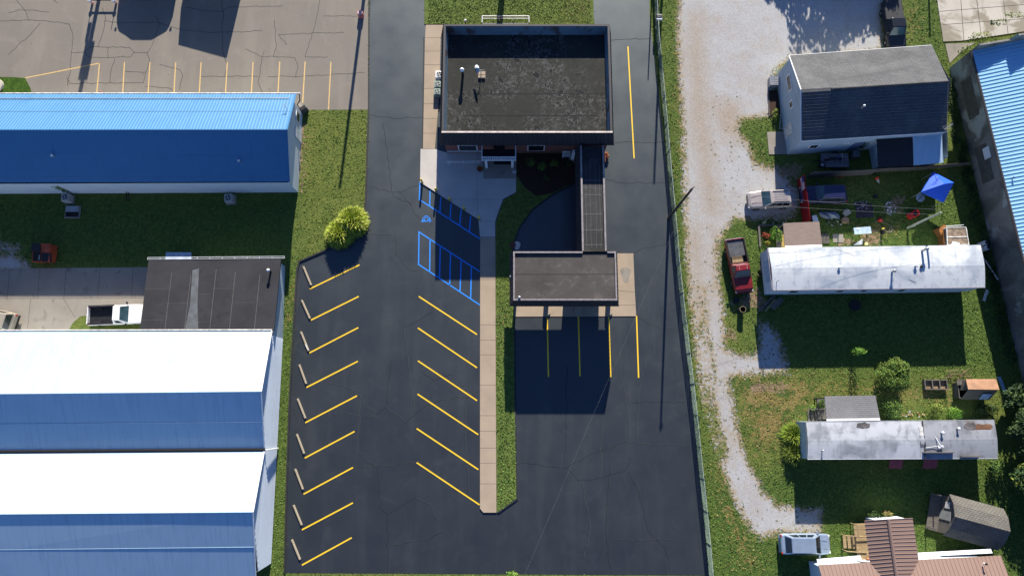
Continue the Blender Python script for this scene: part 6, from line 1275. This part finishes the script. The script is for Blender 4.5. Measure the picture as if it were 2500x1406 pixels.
t = ob('ride_on_car', 'red toy ride-on car in the yard', 'toy car', 2226, 526, R(205)); MB().loft([ring(x, w2, .08, .28, .38) for x, w2 in ((-.62, .26), (-.4, .33), (.1, .32), (.45, .34), (.62, .26))]).build('body', plain('toy_red', (.62, .03, .02), .4), t, world=False, bevel=.03); MB().box(-.38, .08, -.2, .2, .37, .425).build('seat_well', BLACK, t, world=False); b = MB(); b.path([(-.4, -.26, .4), (-.32, -.24, .8), (-.32, .24, .8), (-.4, .26, .4)], .035, 6); b.path([(.1, -.26, .4), (-.32, -.24, .8)], .03, 6); b.path([(.1, .26, .4), (-.32, .24, .8)], .03, 6); b.build('roll_bar', plain('toy_red', (.62, .03, .02), .4), t, world=False); wheels(t, (-.4, .42), .33, .15, .12)
t = ob('gas_can', 'small round red can in the yard near the coiled hose', 'can', 2147, 538); MB().lathe((0, 0, 0), [(.24, 0), (.26, .2), (.22, .34), (.08, .4), (.06, .5)], 14).build('body', plain('can_red', (.5, .02, .02), .4), t, world=False, smooth=True); MB().path([(-.1, 0, .4), (-.05, 0, .55), (.15, 0, .5)], .025, 5).build('handle', BLACK, t, world=False)
t = ob('hand_tool', 'black and yellow power tool standing on worn grass', 'tool', 2151, 566); MB().obox((0, -.1, .3), .22, .5, .5).build('body', BLACK, t, world=False, bevel=.05); MB().obox((0, .2, .4), .24, .18, .25).build('guard', plain('tool_yellow', (.6, .52, .06), .5), t, world=False, bevel=.03); MB().tube((0, -.1, .5), (.0, -.25, .85), .03, 6).build('handle', BLACK, t, world=False)
t = ob('table', 'pale blue rectangular table with papers beyond the white mobile home', 'table', 2098, 567, R(4)); MB().box(-.88, .88, -.36, .36, .62, .68).build('top', plain('table_pale', (.42, .54, .64), .4), t, world=False)
for x in (-.75, .75):
    for y in (-.28, .28): MB().tube((x, y, 0), (x, y, .62), .025, 6).build('leg', GALV, t, world=False)
t = ob('paper_stack', 'white papers on the pale blue table', 'papers', 2094, 559, .1, .685); MB().obox((0, 0, .02), .26, .16, .03, .2).build('sheets', WHITE, t, world=False)
def carton(label, u, v, s, rz, m, name='cardboard_box', cat='box'):
    t = ob(name, label, cat, u, v, rz); MB().box(-s/2, s/2, -s/2, s/2, 0, s*.8).build('body', m, t, world=False)
    for k, (dx, dy) in enumerate(((s*.62, 0), (-s*.62, 0), (0, s*.62))): MB().obox((dx, dy, s*.76), s*.3 if dx else s, s if dx else s*.3, .012, ry=.5*(1 if dx > 0 else -1) if dx else 0, rx=0 if dx else -.5).build('flap', m, t, world=False)
    return t
CARD = plain('cardboard', (.33, .21, .12), .8); carton('brown cardboard box in the yard near the grey tarp', 2060, 540, .5, 0, CARD); carton('pale open carton just above the brown cardboard box', 2064, 522, .5, .5, plain('pale_carton', (.4, .38, .3), .8))
t = ob('tarp_heap', 'crumpled grey blue tarp heaped in the yard', 'tarp', 2024, 526); b = MB(); gg = np.random.default_rng(3); N1, N2 = 22, 12; X = np.linspace(-1.05, 1.05, N1); Y = np.linspace(-.42, .42, N2); vs_ = [(x+.03*gg.normal(), y*(1-.35*abs(x))+.12*math.sin(3*x)-x*.22, max(.01, .28*math.exp(-(x*x*.9+y*y*6))+.10*math.sin(6*x+9*y)*math.exp(-x*x)+gg.uniform(0, .07))) for x in X for y in Y]
b.add(vs_, [(i*N2+j, (i+1)*N2+j, (i+1)*N2+j+1, i*N2+j+1) for i in range(N1-1) for j in range(N2-1)]); o_ = b.build('sheet', plain('tarp_grey', (.20, .23, .27), .5), t, world=False, smooth=True); sm2 = o_.modifiers.new('thick', 'SOLIDIFY'); sm2.thickness = .012
t = ob('white_cooler', 'white cabinet with navy side behind the red fence', 'cabinet', 1986, 538, R(8)); MB().hexa([(-.28, -.4, 0), (.28, -.4, 0), (.2, .42, 0), (-.3, .42, 0)], [(-.28, -.4, .5), (.28, -.4, .5), (.2, .42, .5), (-.3, .42, .5)]).build('lid', plain('cooler_white', (.62, .68, .74), .5), t, world=False, bevel=.02); MB().box(-.34, -.305, -.38, .4, 0, .46).build('side_panel', P_NAVY, t, world=False)
def litter(name, label, u, v, rx, ry, n, cols, s, seed, basem=None):
    g = random.Random(seed); b = MB(); c = S(u, v)
    for i in range(n):
        a = g.uniform(0, 6.28); q = g.random()**.6; b.obox((c.x+math.cos(a)*rx*q, c.y+math.sin(a)*ry*q, .07+g.uniform(0, .05)), g.uniform(.4, 1.3)*s, g.uniform(.3, .9)*s, .02, g.uniform(0, 3), g.randrange(len(cols)), g.uniform(-.4, .4), g.uniform(-.4, .4))
    o = b.build(name, cols); return tag(o, label, 'litter', kind='stuff')
litter('scattered_litter', 'loose white and dark scraps on the dark blanket in the yard', 2104, 502, .8, .6, 70, [plain('scrap_grey', (.35, .33, .36), .8), BLACK, plain('scrap_mauve', (.2, .16, .2), .8)], .13, 5)
litter('scattered_litter', 'white scraps strewn on the grass left of the octagonal table', 2172, 509, .6, .75, 60, [plain('scrap_white', (.5, .45, .48), .8), WHITE2], .13, 6)
litter('scattered_litter', 'pale scraps strewn between the gold car and the timber bed', 1905, 537, 1.6, .6, 34, [WHITE2, plain('scrap_grey', (.35, .33, .36), .8), BLACK], .12, 7)
litter('scattered_litter', 'scraps and sticks on the grass beside the white mobile home porch', 2035, 545, .9, .5, 34, [WOODG, WHITE2, BLACK], .13, 8)
litter('scattered_litter', 'pale board scraps along the upper edge of the grey mobile home', 2215, 1012, 1.6, .35, 26, [WOOD, WHITE2, WOODB], .2, 9)
t = ob('blanket', 'dark blanket spread on the grass in the yard', 'blanket', 2110, 515); MB().hexa([(-.9, -.8, .01), (.9, -.7, .01), (.85, .75, .01), (-.85, .8, .01)], [(-.9, -.8, .05), (.9, -.7, .05), (.85, .75, .05), (-.85, .8, .05)]).build('cloth', plain('blanket_dark', (.03, .028, .04), .9), t, world=False)
t = ob('garden_hose', 'pale garden hose looping across the worn grass', 'hose', 2165, 560); MB().path([S(u, v, .03+.004*i) for i, (u, v) in enumerate([(2136, 505), (2130, 520), (2138, 540), (2152, 555), (2165, 566), (2174, 568), (2181, 560), (2180, 552), (2172, 556), (2170, 564), (2178, 566), (2172, 550), (2160, 542), (2150, 545)])], .02, 5).build('tube', plain('hose_pale', (.26, .24, .18), .6), t)
b = ob('cabinet', 'tipped brown wooden cabinet beside the white framed coop', 'cabinet', 2292, 566, R(28)); MB().box(-.5, .5, -.42, .42, 0, .75).build('carcass', WOODB, b, world=False); MB().box(-.44, .44, -.36, .36, .752, .77).build('panel', plain('cabinet_inner', (.30, .12, .03), .6), b, world=False); MB().box(-.44, .44, -.47, -.425, .1, .65).build('door', WOODB, b, world=False)
t = ob('shelf_unit', 'brown open shelf frame of junk between the cabinet and the coop', 'shelf', 2302, 588); MB().box(-.5, -.42, -.7, .7, 0, .9).build('side_panel', WOODB, t, world=False); MB().box(-.41, .4, -.68, .68, .05, .12).build('shelf', DARK, t, world=False)
t = ob('machine_drum', 'grey appliance drum among the junk by the coop', 'appliance', 2303, 584, 0, .13); MB().lathe((0, 0, 0), [(.3, 0), (.3, .4), (.22, .42), (.2, .2)], 16).build('drum', GALV, t, world=False)
t = ob('coop', 'small white framed coop with brown mesh roof behind the white mobile home', 'coop', 2336, 582); q = [S(2311, 556, 1.25), S(2358, 555, 1.25), S(2365, 597, 1.25), S(2313, 598, 1.25)]; b = MB(); ins = lambda k, f: q[k]+(sum(q, Vector())/4-q[k])*f
b.poly([ins(0, .08), ins(1, .08), ins(2, .08), ins(3, .08)][::-1]); b.build('roof', plain('coop_brown', (.22, .165, .12), .9, .4, 3), t); b = MB()
for i in range(4): b.tube(q[i], q[(i+1) % 4], .06, 4); 
b.tube(q[0].lerp(q[3], .55), q[1].lerp(q[2], .55), .07, 4); b.build('frame', WHITE2, t); b = MB(); vwall(b, [(p.x, p.y) for p in q[::-1]], 0, [1.22]*4); b.build('wall', WOODG, t)
for p in q: MB().tube((p.x, p.y, 0), (p.x, p.y, 1.25), .05, 5).build('post', WHITE2, t)
t = ob('door_panel', 'white bent panel leaning by the coop at the mobile home roof edge', 'panel', 2331, 597, R(-6), 1.3); MB().hexa([(-.5, -.3, 0), (.45, -.35, 0), (.45, .22, 0), (-.2, .3, 0)], [(-.5, -.3, .05), (.45, -.35, .05), (.45, .22, .05), (-.2, .3, .05)]).build('panel', WHITE, t, world=False)
t = ob('curtain_rail', 'white length of pipe lying above the coop', 'pipe', 2330, 551, R(4), 1.3); MB().tube((-.9, 0, 0), (.95, 0, 0), .04, 6).build('pipe', WHITE, t, world=False)
for i, (u, v, lab) in enumerate([(2386, 600, 'pale upright gas cylinder, upper of two by the end of the white mobile home'), (2390, 612, 'pale upright gas cylinder, lower of two by the end of the white mobile home')]):
    t = thing('gas_cylinder', lab, 'gas cylinder', S(u, v), 0, 'gas cylinders by the white mobile home'); MB().lathe((0, 0, 0), [(.24, 0), (.25, .08), (.25, 1.2), (.2, 1.34), (.08, 1.4)], 16).build('tank', plain('cylinder_pale', (.5, .53, .56), .4), t, world=False, smooth=True); MB().lathe((0, 0, 1.38), [(.15, 0), (.15, .14), (.12, .14), (.12, .02)], 12).build('collar', plain('collar_dark', (.05, .06, .08), .5), t, world=False)
t = ob('patio_table', 'small round tan table with split top left of the white mobile home', 'table', 1857, 657); b = MB()
for s in (-1, 1): b.prism([(.36*math.cos(a)+s*.015*1, .36*math.sin(a)+s*.03) for a in np.linspace(R(40) if s > 0 else R(220), R(220) if s > 0 else R(400), 10)], .6, .64)
b.build('top', plain('tan_top', (.42, .31, .18), .6), t, world=False); MB().tube((0, 0, 0), (0, 0, .6), .05, 6).build('leg', BLACK, t, world=False)
t = ob('folding_chair', 'bent tan frame chair just below the small round table', 'chair', 1853, 672, .3); b = MB(); b.path([(-.2, .25, 0), (-.2, -.05, .45), (.3, -.3, .5)], .02, 5); b.path([(-.15, -.25, .02), (.1, .1, .5), (.3, -.1, .7)], .02, 5); b.build('frame', WOOD, t, world=False); MB().obox((.05, -.05, .45), .35, .3, .02, .2).build('seat', BLACK, t, world=False)
t = ob('lumber_pile', 'grey boards fanned out at the lower left corner of the white mobile home', 'boards', 1876, 738)
for k, (du, dv, L_, rz, m) in enumerate([(0, 0, 2.0, .75, WOODG), (-8, 4, 2.2, .8, WOODG), (10, 2, 1.9, .7, WOODG), (2, 8, 1.6, .85, WOOD), (18, 4, 1.5, .7, WOODG)]):
    p = S(1876+du, 738+dv); MB().obox((p.x, p.y, .12+k*.05), L_, .16 if k < 4 else .6, .04, rz).build('board', m, t)
t = ob('white_board', 'pale plank leaning at the lower right corner of the white mobile home', 'plank', 2402, 722, R(62)); MB().obox((0, 0, .25), 1.3, .3, .04, ry=.1).build('plank', WHITE2, t, world=False)
t = ob('wood_pile', 'white pole and dark boards leaning beyond the right end of the white mobile home', 'boards', 2412, 660, R(-68)); MB().tube((-1.3, 0, .3), (1.2, .1, .5), .05, 6).build('pole', WHITE2, t, world=False); MB().obox((.2, .25, .2), 2.4, .2, .05, .05).build('board', WOODG, t, world=False)
t = ob('pallet', 'grey slatted pallet right of the brown board porch roof', 'pallet', 2013, 583); b = MB()
for k in range(6): b.box(-.42+k*.15, -.32+k*.15, -.5, .5, .1, .13)
b.build('slat', WOODG, t, world=False); MB().box(-.42, .43, -.5, -.42, 0, .098).box(-.42, .43, .42, .5, 0, .098).build('bearer', WOODG, t, world=False)
t = ob('paver', 'square pale paver on worn ground near the pallet', 'paver', 2046, 582); MB().box(-.55, .55, -.45, .45, 0, .04).build('slab', CONC_OLD, t, world=False)
t = ob('plastic_sheet', 'crumpled white plastic sheet at the upper edge of the white mobile home', 'plastic sheet', 2094, 594); b = MB(); b.add([(-.5, -.2, .02), (.1, -.25, .3), (.5, -.1, .04), (.3, .35, .5), (-.1, .1, .35)], [(0, 1, 4), (1, 2, 3), (1, 3, 4), (0, 4, 3)]); o_ = b.build('sheet', WHITE, t, world=False); o_.modifiers.new('thick', 'SOLIDIFY').thickness = .02
t = ob('bucket', 'yellow bucket at the upper edge of the white mobile home', 'bucket', 2111, 597); MB().lathe((0, 0, 0), [(.13, 0), (.18, .38), (.16, .38), (.12, .04)], 14).build('body', plain('bucket_yellow', (.6, .55, .1), .5), t, world=False); MB().lathe((0, 0, .36), [(.16, 0), (.16, .02)], 14).build('lid', plain('lid_pale', (.6, .58, .3), .5), t, world=False)
t = ob('timber_bed', 'timber edged planting bed left of the brown board porch roof', 'planter', 1880, 575); b = MB(); e_ = SL([(1851, 551), (1912, 550), (1853, 603)]); b.box(e_[0][0], e_[1][0], e_[0][1]-.1, e_[0][1]+.1, 0, .22); b.box(e_[0][0]-.1, e_[0][0]+.1, e_[2][1], e_[0][1]-.102, 0, .22); b.build('edging', WOODG, t)
t = ob('yellow_board', 'yellow stained board standing against the brown board porch', 'board', 1909, 592, R(-6)); MB().box(-.22, .22, -.85, .75, 0, .5).build('board', plain('mustard_board', (.34, .24, .07), .7, .3, 4), t, world=False)
t = ob('yellow_box', 'small pale yellow boxes on the dark grass by the gold car', 'box', 1865, 544, .5); MB().box(-.2, .2, -.12, .12, 0, .12).build('box', plain('pale_yellow', (.5, .5, .2), .6), t, world=False); MB().obox((-.35, -.1, .06), .18, .14, .12, .3).build('box', plain('pale_yellow', (.5, .5, .2), .6), t, world=False)
def tyre(label, u, v, r): t = ob('old_tyre', label, 'tyre', u, v); MB().lathe((0, 0, 0), [(r*.55, 0), (r*.95, .02), (r, .1), (r*.95, .2), (r*.55, .2)], 18).build('rubber', RUBBER, t, world=False); MB().lathe((0, 0, .02), [(r*.56, 0), (r*.56, .03)], 14).build('well', DARK, t, world=False)
tyre('old tyre left on the grass just below the red pickup', 1796, 733, .36); tyre('dark tyre in deep shade below the white mobile home', 2086, 745, .62); tyre('old tyre lying in the grass left of the octagonal table', 2136, 481, .22)
t = ob('barrel', 'open topped black barrel on the grass below the red pickup', 'barrel', 1807, 758); MB().lathe((0, 0, 0), [(.3, 0), (.31, .85), (.29, .85), (.27, .1)], 16).build('drum', plain('barrel_dark', (.03, .03, .03), .6), t, world=False); b = MB().lathe((0, 0, .85), [(.32, 0), (.32, .02), (.29, .02), (.29, 0)], 18); b.build('rim', plain('rim_tan', (.3, .25, .15), .6), t, world=False)
t = ob('wood_scraps', 'grey and tan wood scraps in front of the red pickup', 'boards', 1825, 722, .8); 
for k in range(5): MB().obox((k*.12-.2, k*.1-.2, .04+.03*k), .7, .12, .04, .3*k-.4).build('board', WOODG if k < 3 else WOOD, t, world=False)
t = ob('caged_machine', 'shiny caged machine against the pale gable wall of the white house', 'machine', 1884, 205); MB().box(-.42, .42, -.5, .5, 0, .75).build('housing', GALV, t, world=False); b = MB()
for k in range(6): b.box(-.45, .45, -.5+k*.2-.015, -.5+k*.2+.015, .76, .78); b.box(-.45+k*.18-.015, -.45+k*.18+.015, -.52, .52, .781, .80)
b.build('cage', CHROME, t, world=False)
t = ob('green_chair', 'green wire chair behind the caged machine', 'chair', 1889, 183); b = MB(); b.path([(-.3, -.2, .45), (-.3, .25, .45), (.3, .25, .45), (.3, -.2, .45)], .02, 5); b.path([(-.3, .25, .45), (-.25, .35, .9), (.25, .35, .9), (.3, .25, .45)], .02, 5); b.build('seat', plain('chair_green', (.05, .2, .1), .5), t, world=False)
for x in (-.28, .28):
    for y in (-.2, .24): MB().tube((x, y, 0), (x, y, .45), .018, 5).build('leg', plain('chair_green', (.05, .2, .1), .5), t, world=False)
t = ob('wire_trellis', 'long white ladder lying along the foot of the pale gable wall', 'ladder', 1909, 275, R(-97)); b = MB()
for y in (-.16, .16): b.box(-2.4, 2.0, y-.02, y+.02, .03, .09)
for k in range(16): b.box(-2.35+k*.28, -2.31+k*.28, -.139, .139, .04, .07)
b.build('frame', WHITE2, t, world=False)
t = ob('planting_strip', 'dark bark strip beside the pale gable wall of the white house', 'planter', 1885, 248); c4 = SL([(1876, 222), (1897, 221), (1905, 280), (1877, 285)]); b = MB(); b.prism(c4, 0, .07); b.build('bark', MULCH, t); b = MB(); b.tube((*c4[0], .08), (*c4[3], .08), .06, 5); b.build('edging', WOODG, t)
t = ob('brush_pile', 'pile of dead branches above the rusty roofed shed', 'branches', 2330, 915); b = MB(); g_ = random.Random(5)
for k in range(26): a = g_.uniform(0, 3.14); p = (g_.uniform(-1.2, 1.2), g_.uniform(-.4, .5), g_.uniform(.05, .35)); L_ = g_.uniform(.4, 1.0); b.tube((p[0]-math.cos(a)*L_, p[1]-math.sin(a)*L_*.6, p[2]), (p[0]+math.cos(a)*L_, p[1]+math.sin(a)*L_*.6, p[2]+g_.uniform(-.05, .2)), .022, 5, .01, m=k % 2)
b.build('branches', [BARK, WOOD], t, world=False)
t = ob('blue_sheeting', 'strip of pale blue sheeting beside the block wall', 'sheet', 2446, 940, R(-72)); b = MB(); 
b.hexa([(-.9, -.12, .0), (.9, -.2, .0), (1.0, .1, .0), (-.8, .22, .0)], [(-.9, -.12, .1), (.9, -.2, .18), (1.0, .1, .12), (-.8, .22, .06)]); b.build('sheet', plain('sheet_blue', (.3, .45, .58), .5), t, world=False)
t = ob('potted_plant', 'blue pot with a leafy plant by the wooden steps of the grey porch', 'flower pot', 1979, 996); MB().lathe((0, 0, 0), [(.14, 0), (.22, .4), (.2, .4), (.12, .05)], 12).build('pot', plain('pot_blue', (.05, .14, .32), .5), t, world=False); leaf_cloud([(0, 0, .5, .3, .3, .2)], 140, .12, LF_BRT, 'plant', t, 9)
# ---- left side things
t = ob('dumpster', 'orange dumpster with black lids, one lid thrown open', 'dumpster', 121, 622); 
b = MB(); b.hexa([(-1.0, -.85, .1), (.8, -.85, .1), (.8, .85, .1), (-1.0, .85, .1)], [(-1.0, -1.0, 1.0), (.8, -1.0, 1.0), (.8, .85, 1.35), (-1.0, .85, 1.35)]); b.build('bin', ORANGE, t, world=False); MB().hexa([(-.92, -.92, 1.0), (-.12, -.92, 1.0), (-.12, .0, 1.2), (-.92, .0, 1.2)], [(-.92, -.92, 1.02), (-.12, -.92, 1.02), (-.12, .0, 1.22), (-.92, .0, 1.22)]).build('opening', DARK, t, world=False)
b = MB(); b.hexa([(-1.0, .05, 1.22), (-.08, .05, 1.22), (-.08, .86, 1.38), (-1.0, .86, 1.38)], [(-1.0, .05, 1.27), (-.08, .05, 1.27), (-.08, .86, 1.43), (-1.0, .86, 1.43)]); b.build('lid', BLACK, t, world=False); b = MB(); b.hexa([(.0, -.98, 1.03), (.95, -1.02, .9), (.95, -.1, 1.1), (.0, -.1, 1.22)], [(.0, -.98, 1.08), (.95, -1.02, .95), (.95, -.1, 1.15), (.0, -.1, 1.27)]); b.build('lid', BLACK, t, world=False); MB().obox((-.18, -.55, 1.2), .09, .5, .08).build('lid_bar', GALV, t, world=False)
t = ob('utility_vault', 'low grey vault with a corrugated lid on the shaded grass', 'vault', 179, 518); MB().box(-.78, .78, -.70, .62, 0, .14).build('curb', CONC_OLD, t, world=False); MB().box(-.68, .66, -.55, .0, .141, .17).build('gravel_well', DARK, t, world=False); b = MB().box(-.66, .64, -.02, .58, .16, .24)
for k in range(5): b.box(-.62+k*.27, -.42+k*.27, .0, .56, .241, .26)
b.build('lid', GALV, t, world=False)
for i, (u, v, lab) in enumerate([(226, 9, 'left red and white post of the pair at the top edge'), (284, 9, 'right red and white post of the pair at the top edge')]):
    t = thing('bollard', lab, 'bollard', S(u, v), 0, 'red and white posts at the top edge'); MB().lathe((0, 0, 0), [(.13, 0), (.13, .5), (.11, .55)], 12).build('post', PINK, t, world=False); MB().lathe((0, 0, .5), [(.20, 0), (.2, .12), (.15, .18)], 12).build('cap', WHITE, t, world=False); MB().lathe((0, 0, .2), [(.136, 0), (.136, .1)], 12).build('band', WHITE, t, world=False); MB().tube((0, 0, .1), (.0, .0, 1.45), .05, 6, .03).build('rod', PINK, t, world=False)
t = ob('low_bar', 'low dark bar joining the two red and white posts', 'barrier', 255, 10); a, c_ = S(228, 8), S(282, 8); MB().tube((a.x, a.y, .55), (c_.x, c_.y, .55), .07, 6).build('bar', BLACK, t)
t = ob('concrete_drum', 'round pink concrete drum beside the driveway', 'drum', 882, 40); MB().lathe((0, 0, 0), [(.32, 0), (.32, .62), (.30, .66)], 20).build('drum', PINK, t, world=False); MB().lathe((0, 0, .66), [(.29, 0), (.27, .03)], 20).build('cap', plain('pink_cap', (.62, .36, .34), .7), t, world=False)
t = ob('lamp_post', 'dark lamp post on a round grey concrete foot at the left edge', 'lamp post', -6, 211); MB().lathe((0, 0, 0), [(.75, 0), (.75, .25), (.72, .3)], 24).build('foot', CONC_PALE, t, world=False); MB().tube((-.1, 0, .3), (-.1, 0, 6.0), .12, 8).build('shaft', BLACK, t, world=False)
gi_ = MB().prism(SL([(-60, 188), (40, 190), (62, 192), (74, 215), (78, 232), (-60, 232)]), 0, .07, 0, 0); tag(gi_.build('grass_patch', plain('lush_turf', (.05, .10, .014), .95, .4, 2.5, spec=.1, bump=.5, grain=.5)), kind='structure')
t = ob('broken_rod', 'small bent red rod beside the light blue roof edge', 'rod', 248, 226); MB().path([(-.2, .2, .05), (.05, -.05, .08), (.3, -.15, .05)], .035, 5).build('rod', PINK, t, world=False)
t = ob('meter_post', 'twin electric meter boxes with white top at the upper end of the chain link fence', 'meter box', 1603, 60); MB().box(-.05, .05, -.05, .05, 0, 1.5).build('post', POLE, t, world=False); b = MB(); b.box(-.28, .28, -.12, .16, 1.0, 1.55); b.build('box', BLACK, t, world=False); MB().box(-.3, .3, -.32, -.13, 1.2, 1.5).build('white_panel', WHITE, t, world=False); MB().box(-.3, .3, .18, .24, 1.2, 1.56).build('back_panel', GALV, t, world=False)
# ================================================================== just beyond the frame: what throws the shadows that reach in
def off_pole(label, u, v, h, r, cat='pole', arms=0):
    t = thing('utility_pole', label, cat, S(u, v)); MB().tube((0, 0, 0), (0, 0, h), r, 10, r*.75).build('shaft', POLE, t, world=False)
    for k in range(arms): MB().obox((0, .12, h-.6-k*.9), 2.0, .1, .12).build('crossarm', POLE, t, world=False)
    if arms: MB().lathe((.35, 0, h*.62), [(.25, 0), (.28, .1), (.28, .85), (.2, .95)], 12).build('transformer', GALV, t, world=False)
    return t
off_pole('wooden utility pole with transformer beyond the top edge by the side road', 896, -62, 11.0, .2, arms=0); 
off_pole('utility pole beyond the top edge by the chain link fence', 1617, -40, 10.3, .15)
off_pole('short pole beyond the top edge near the right driveway', 1594, -70, 5.8, .09)
off_pole('short pole beyond the top edge by the old slab', 2262, -160, 5.6, .13)
t = thing('pole_sign', 'tall column sign beyond the top edge of the worn car park', 'sign', S(268, -130)); MB().box(-.2, .2, -.2, .2, 0, 8.0).build('column', GALV, t, world=False); MB().box(-.5, .5, -.15, .15, 5.2, 7.1).build('panel', WHITE, t, world=False); MB().box(-.62, -.25, -.15, .15, 4.2, 5.15).build('side_panel', WHITE, t, world=False)
t = thing('pole_sign', 'sign column beyond the top edge behind the bank', 'sign', S(1232, -80)); MB().box(-.32, .32, -.3, .3, 0, 6.6).build('column', GALV, t, world=False); MB().box(-2, 2, -.25, .25, 7, 9).build('panel', WHITE, t, world=False)
t = thing('box_truck', 'box truck beyond the top edge of the worn car park', 'truck', S(533, -80), R(-90)); MB().hexa([(-4, -3.05, .6), (1.6, -3.05, .6), (1.6, 3.05, .6), (-4, 3.05, .6)], [(-4, -3.05, 4.1), (1.6, -3.05, 3.5), (1.6, 2.5, 4.2), (-4, 2.5, 4.3)]).build('box', WHITE, t, world=False); wheels(t, (-3, 1), 2.4, .5, .4)
t = thing('box_truck', 'rounded coach beyond the top edge of the worn car park', 'coach', S(376, -78), R(-90)); MB().loft([ring(x, ww, .5, 2.6, zt, .3) for x, ww, zt in ((-4, 3.1, 3.1), (.2, 3.1, 3.1), (1.0, 2.9, 3.0), (1.7, 2.0, 2.9))]).build('body', P_NAVY, t, world=False, bevel=.2); wheels(t, (-3, .6), 2.5, .5, .4); mirrors(t, 1.0, 2.9, 2.9, BLACK)
pg = S(2000, -70); tree('broad tree beyond the top edge above the gravel yard', 0, 0, 8.8, 6.2, LF_GRN, 8000, .55, 200, (pg.x+1, pg.y+8.5), crown_z=5.2); pg = S(2095, -80); tree('second tree beyond the top edge above the gravel yard', 0, 0, 7.6, 3.6, LF_GRN, 4500, .5, 201, (pg.x+3, pg.y+8.0), crown_z=5.0)
for i, (u, v, h, cr) in enumerate([(2545, 1020, 7.5, 3.2), (2560, 1150, 8.5, 3.6), (2540, 1260, 7, 3.0)]): tree('dark tree just beyond the right edge, number of three' if 0 else ['dark tree beyond the right edge beside the block wall', 'tall dark tree beyond the right edge beside the grey mobile home', 'dark tree beyond the right edge beside the gambrel shed'][i], u, v, h, cr, LF_DRK, 3600, .4, 210+i, group='trees at the right edge')
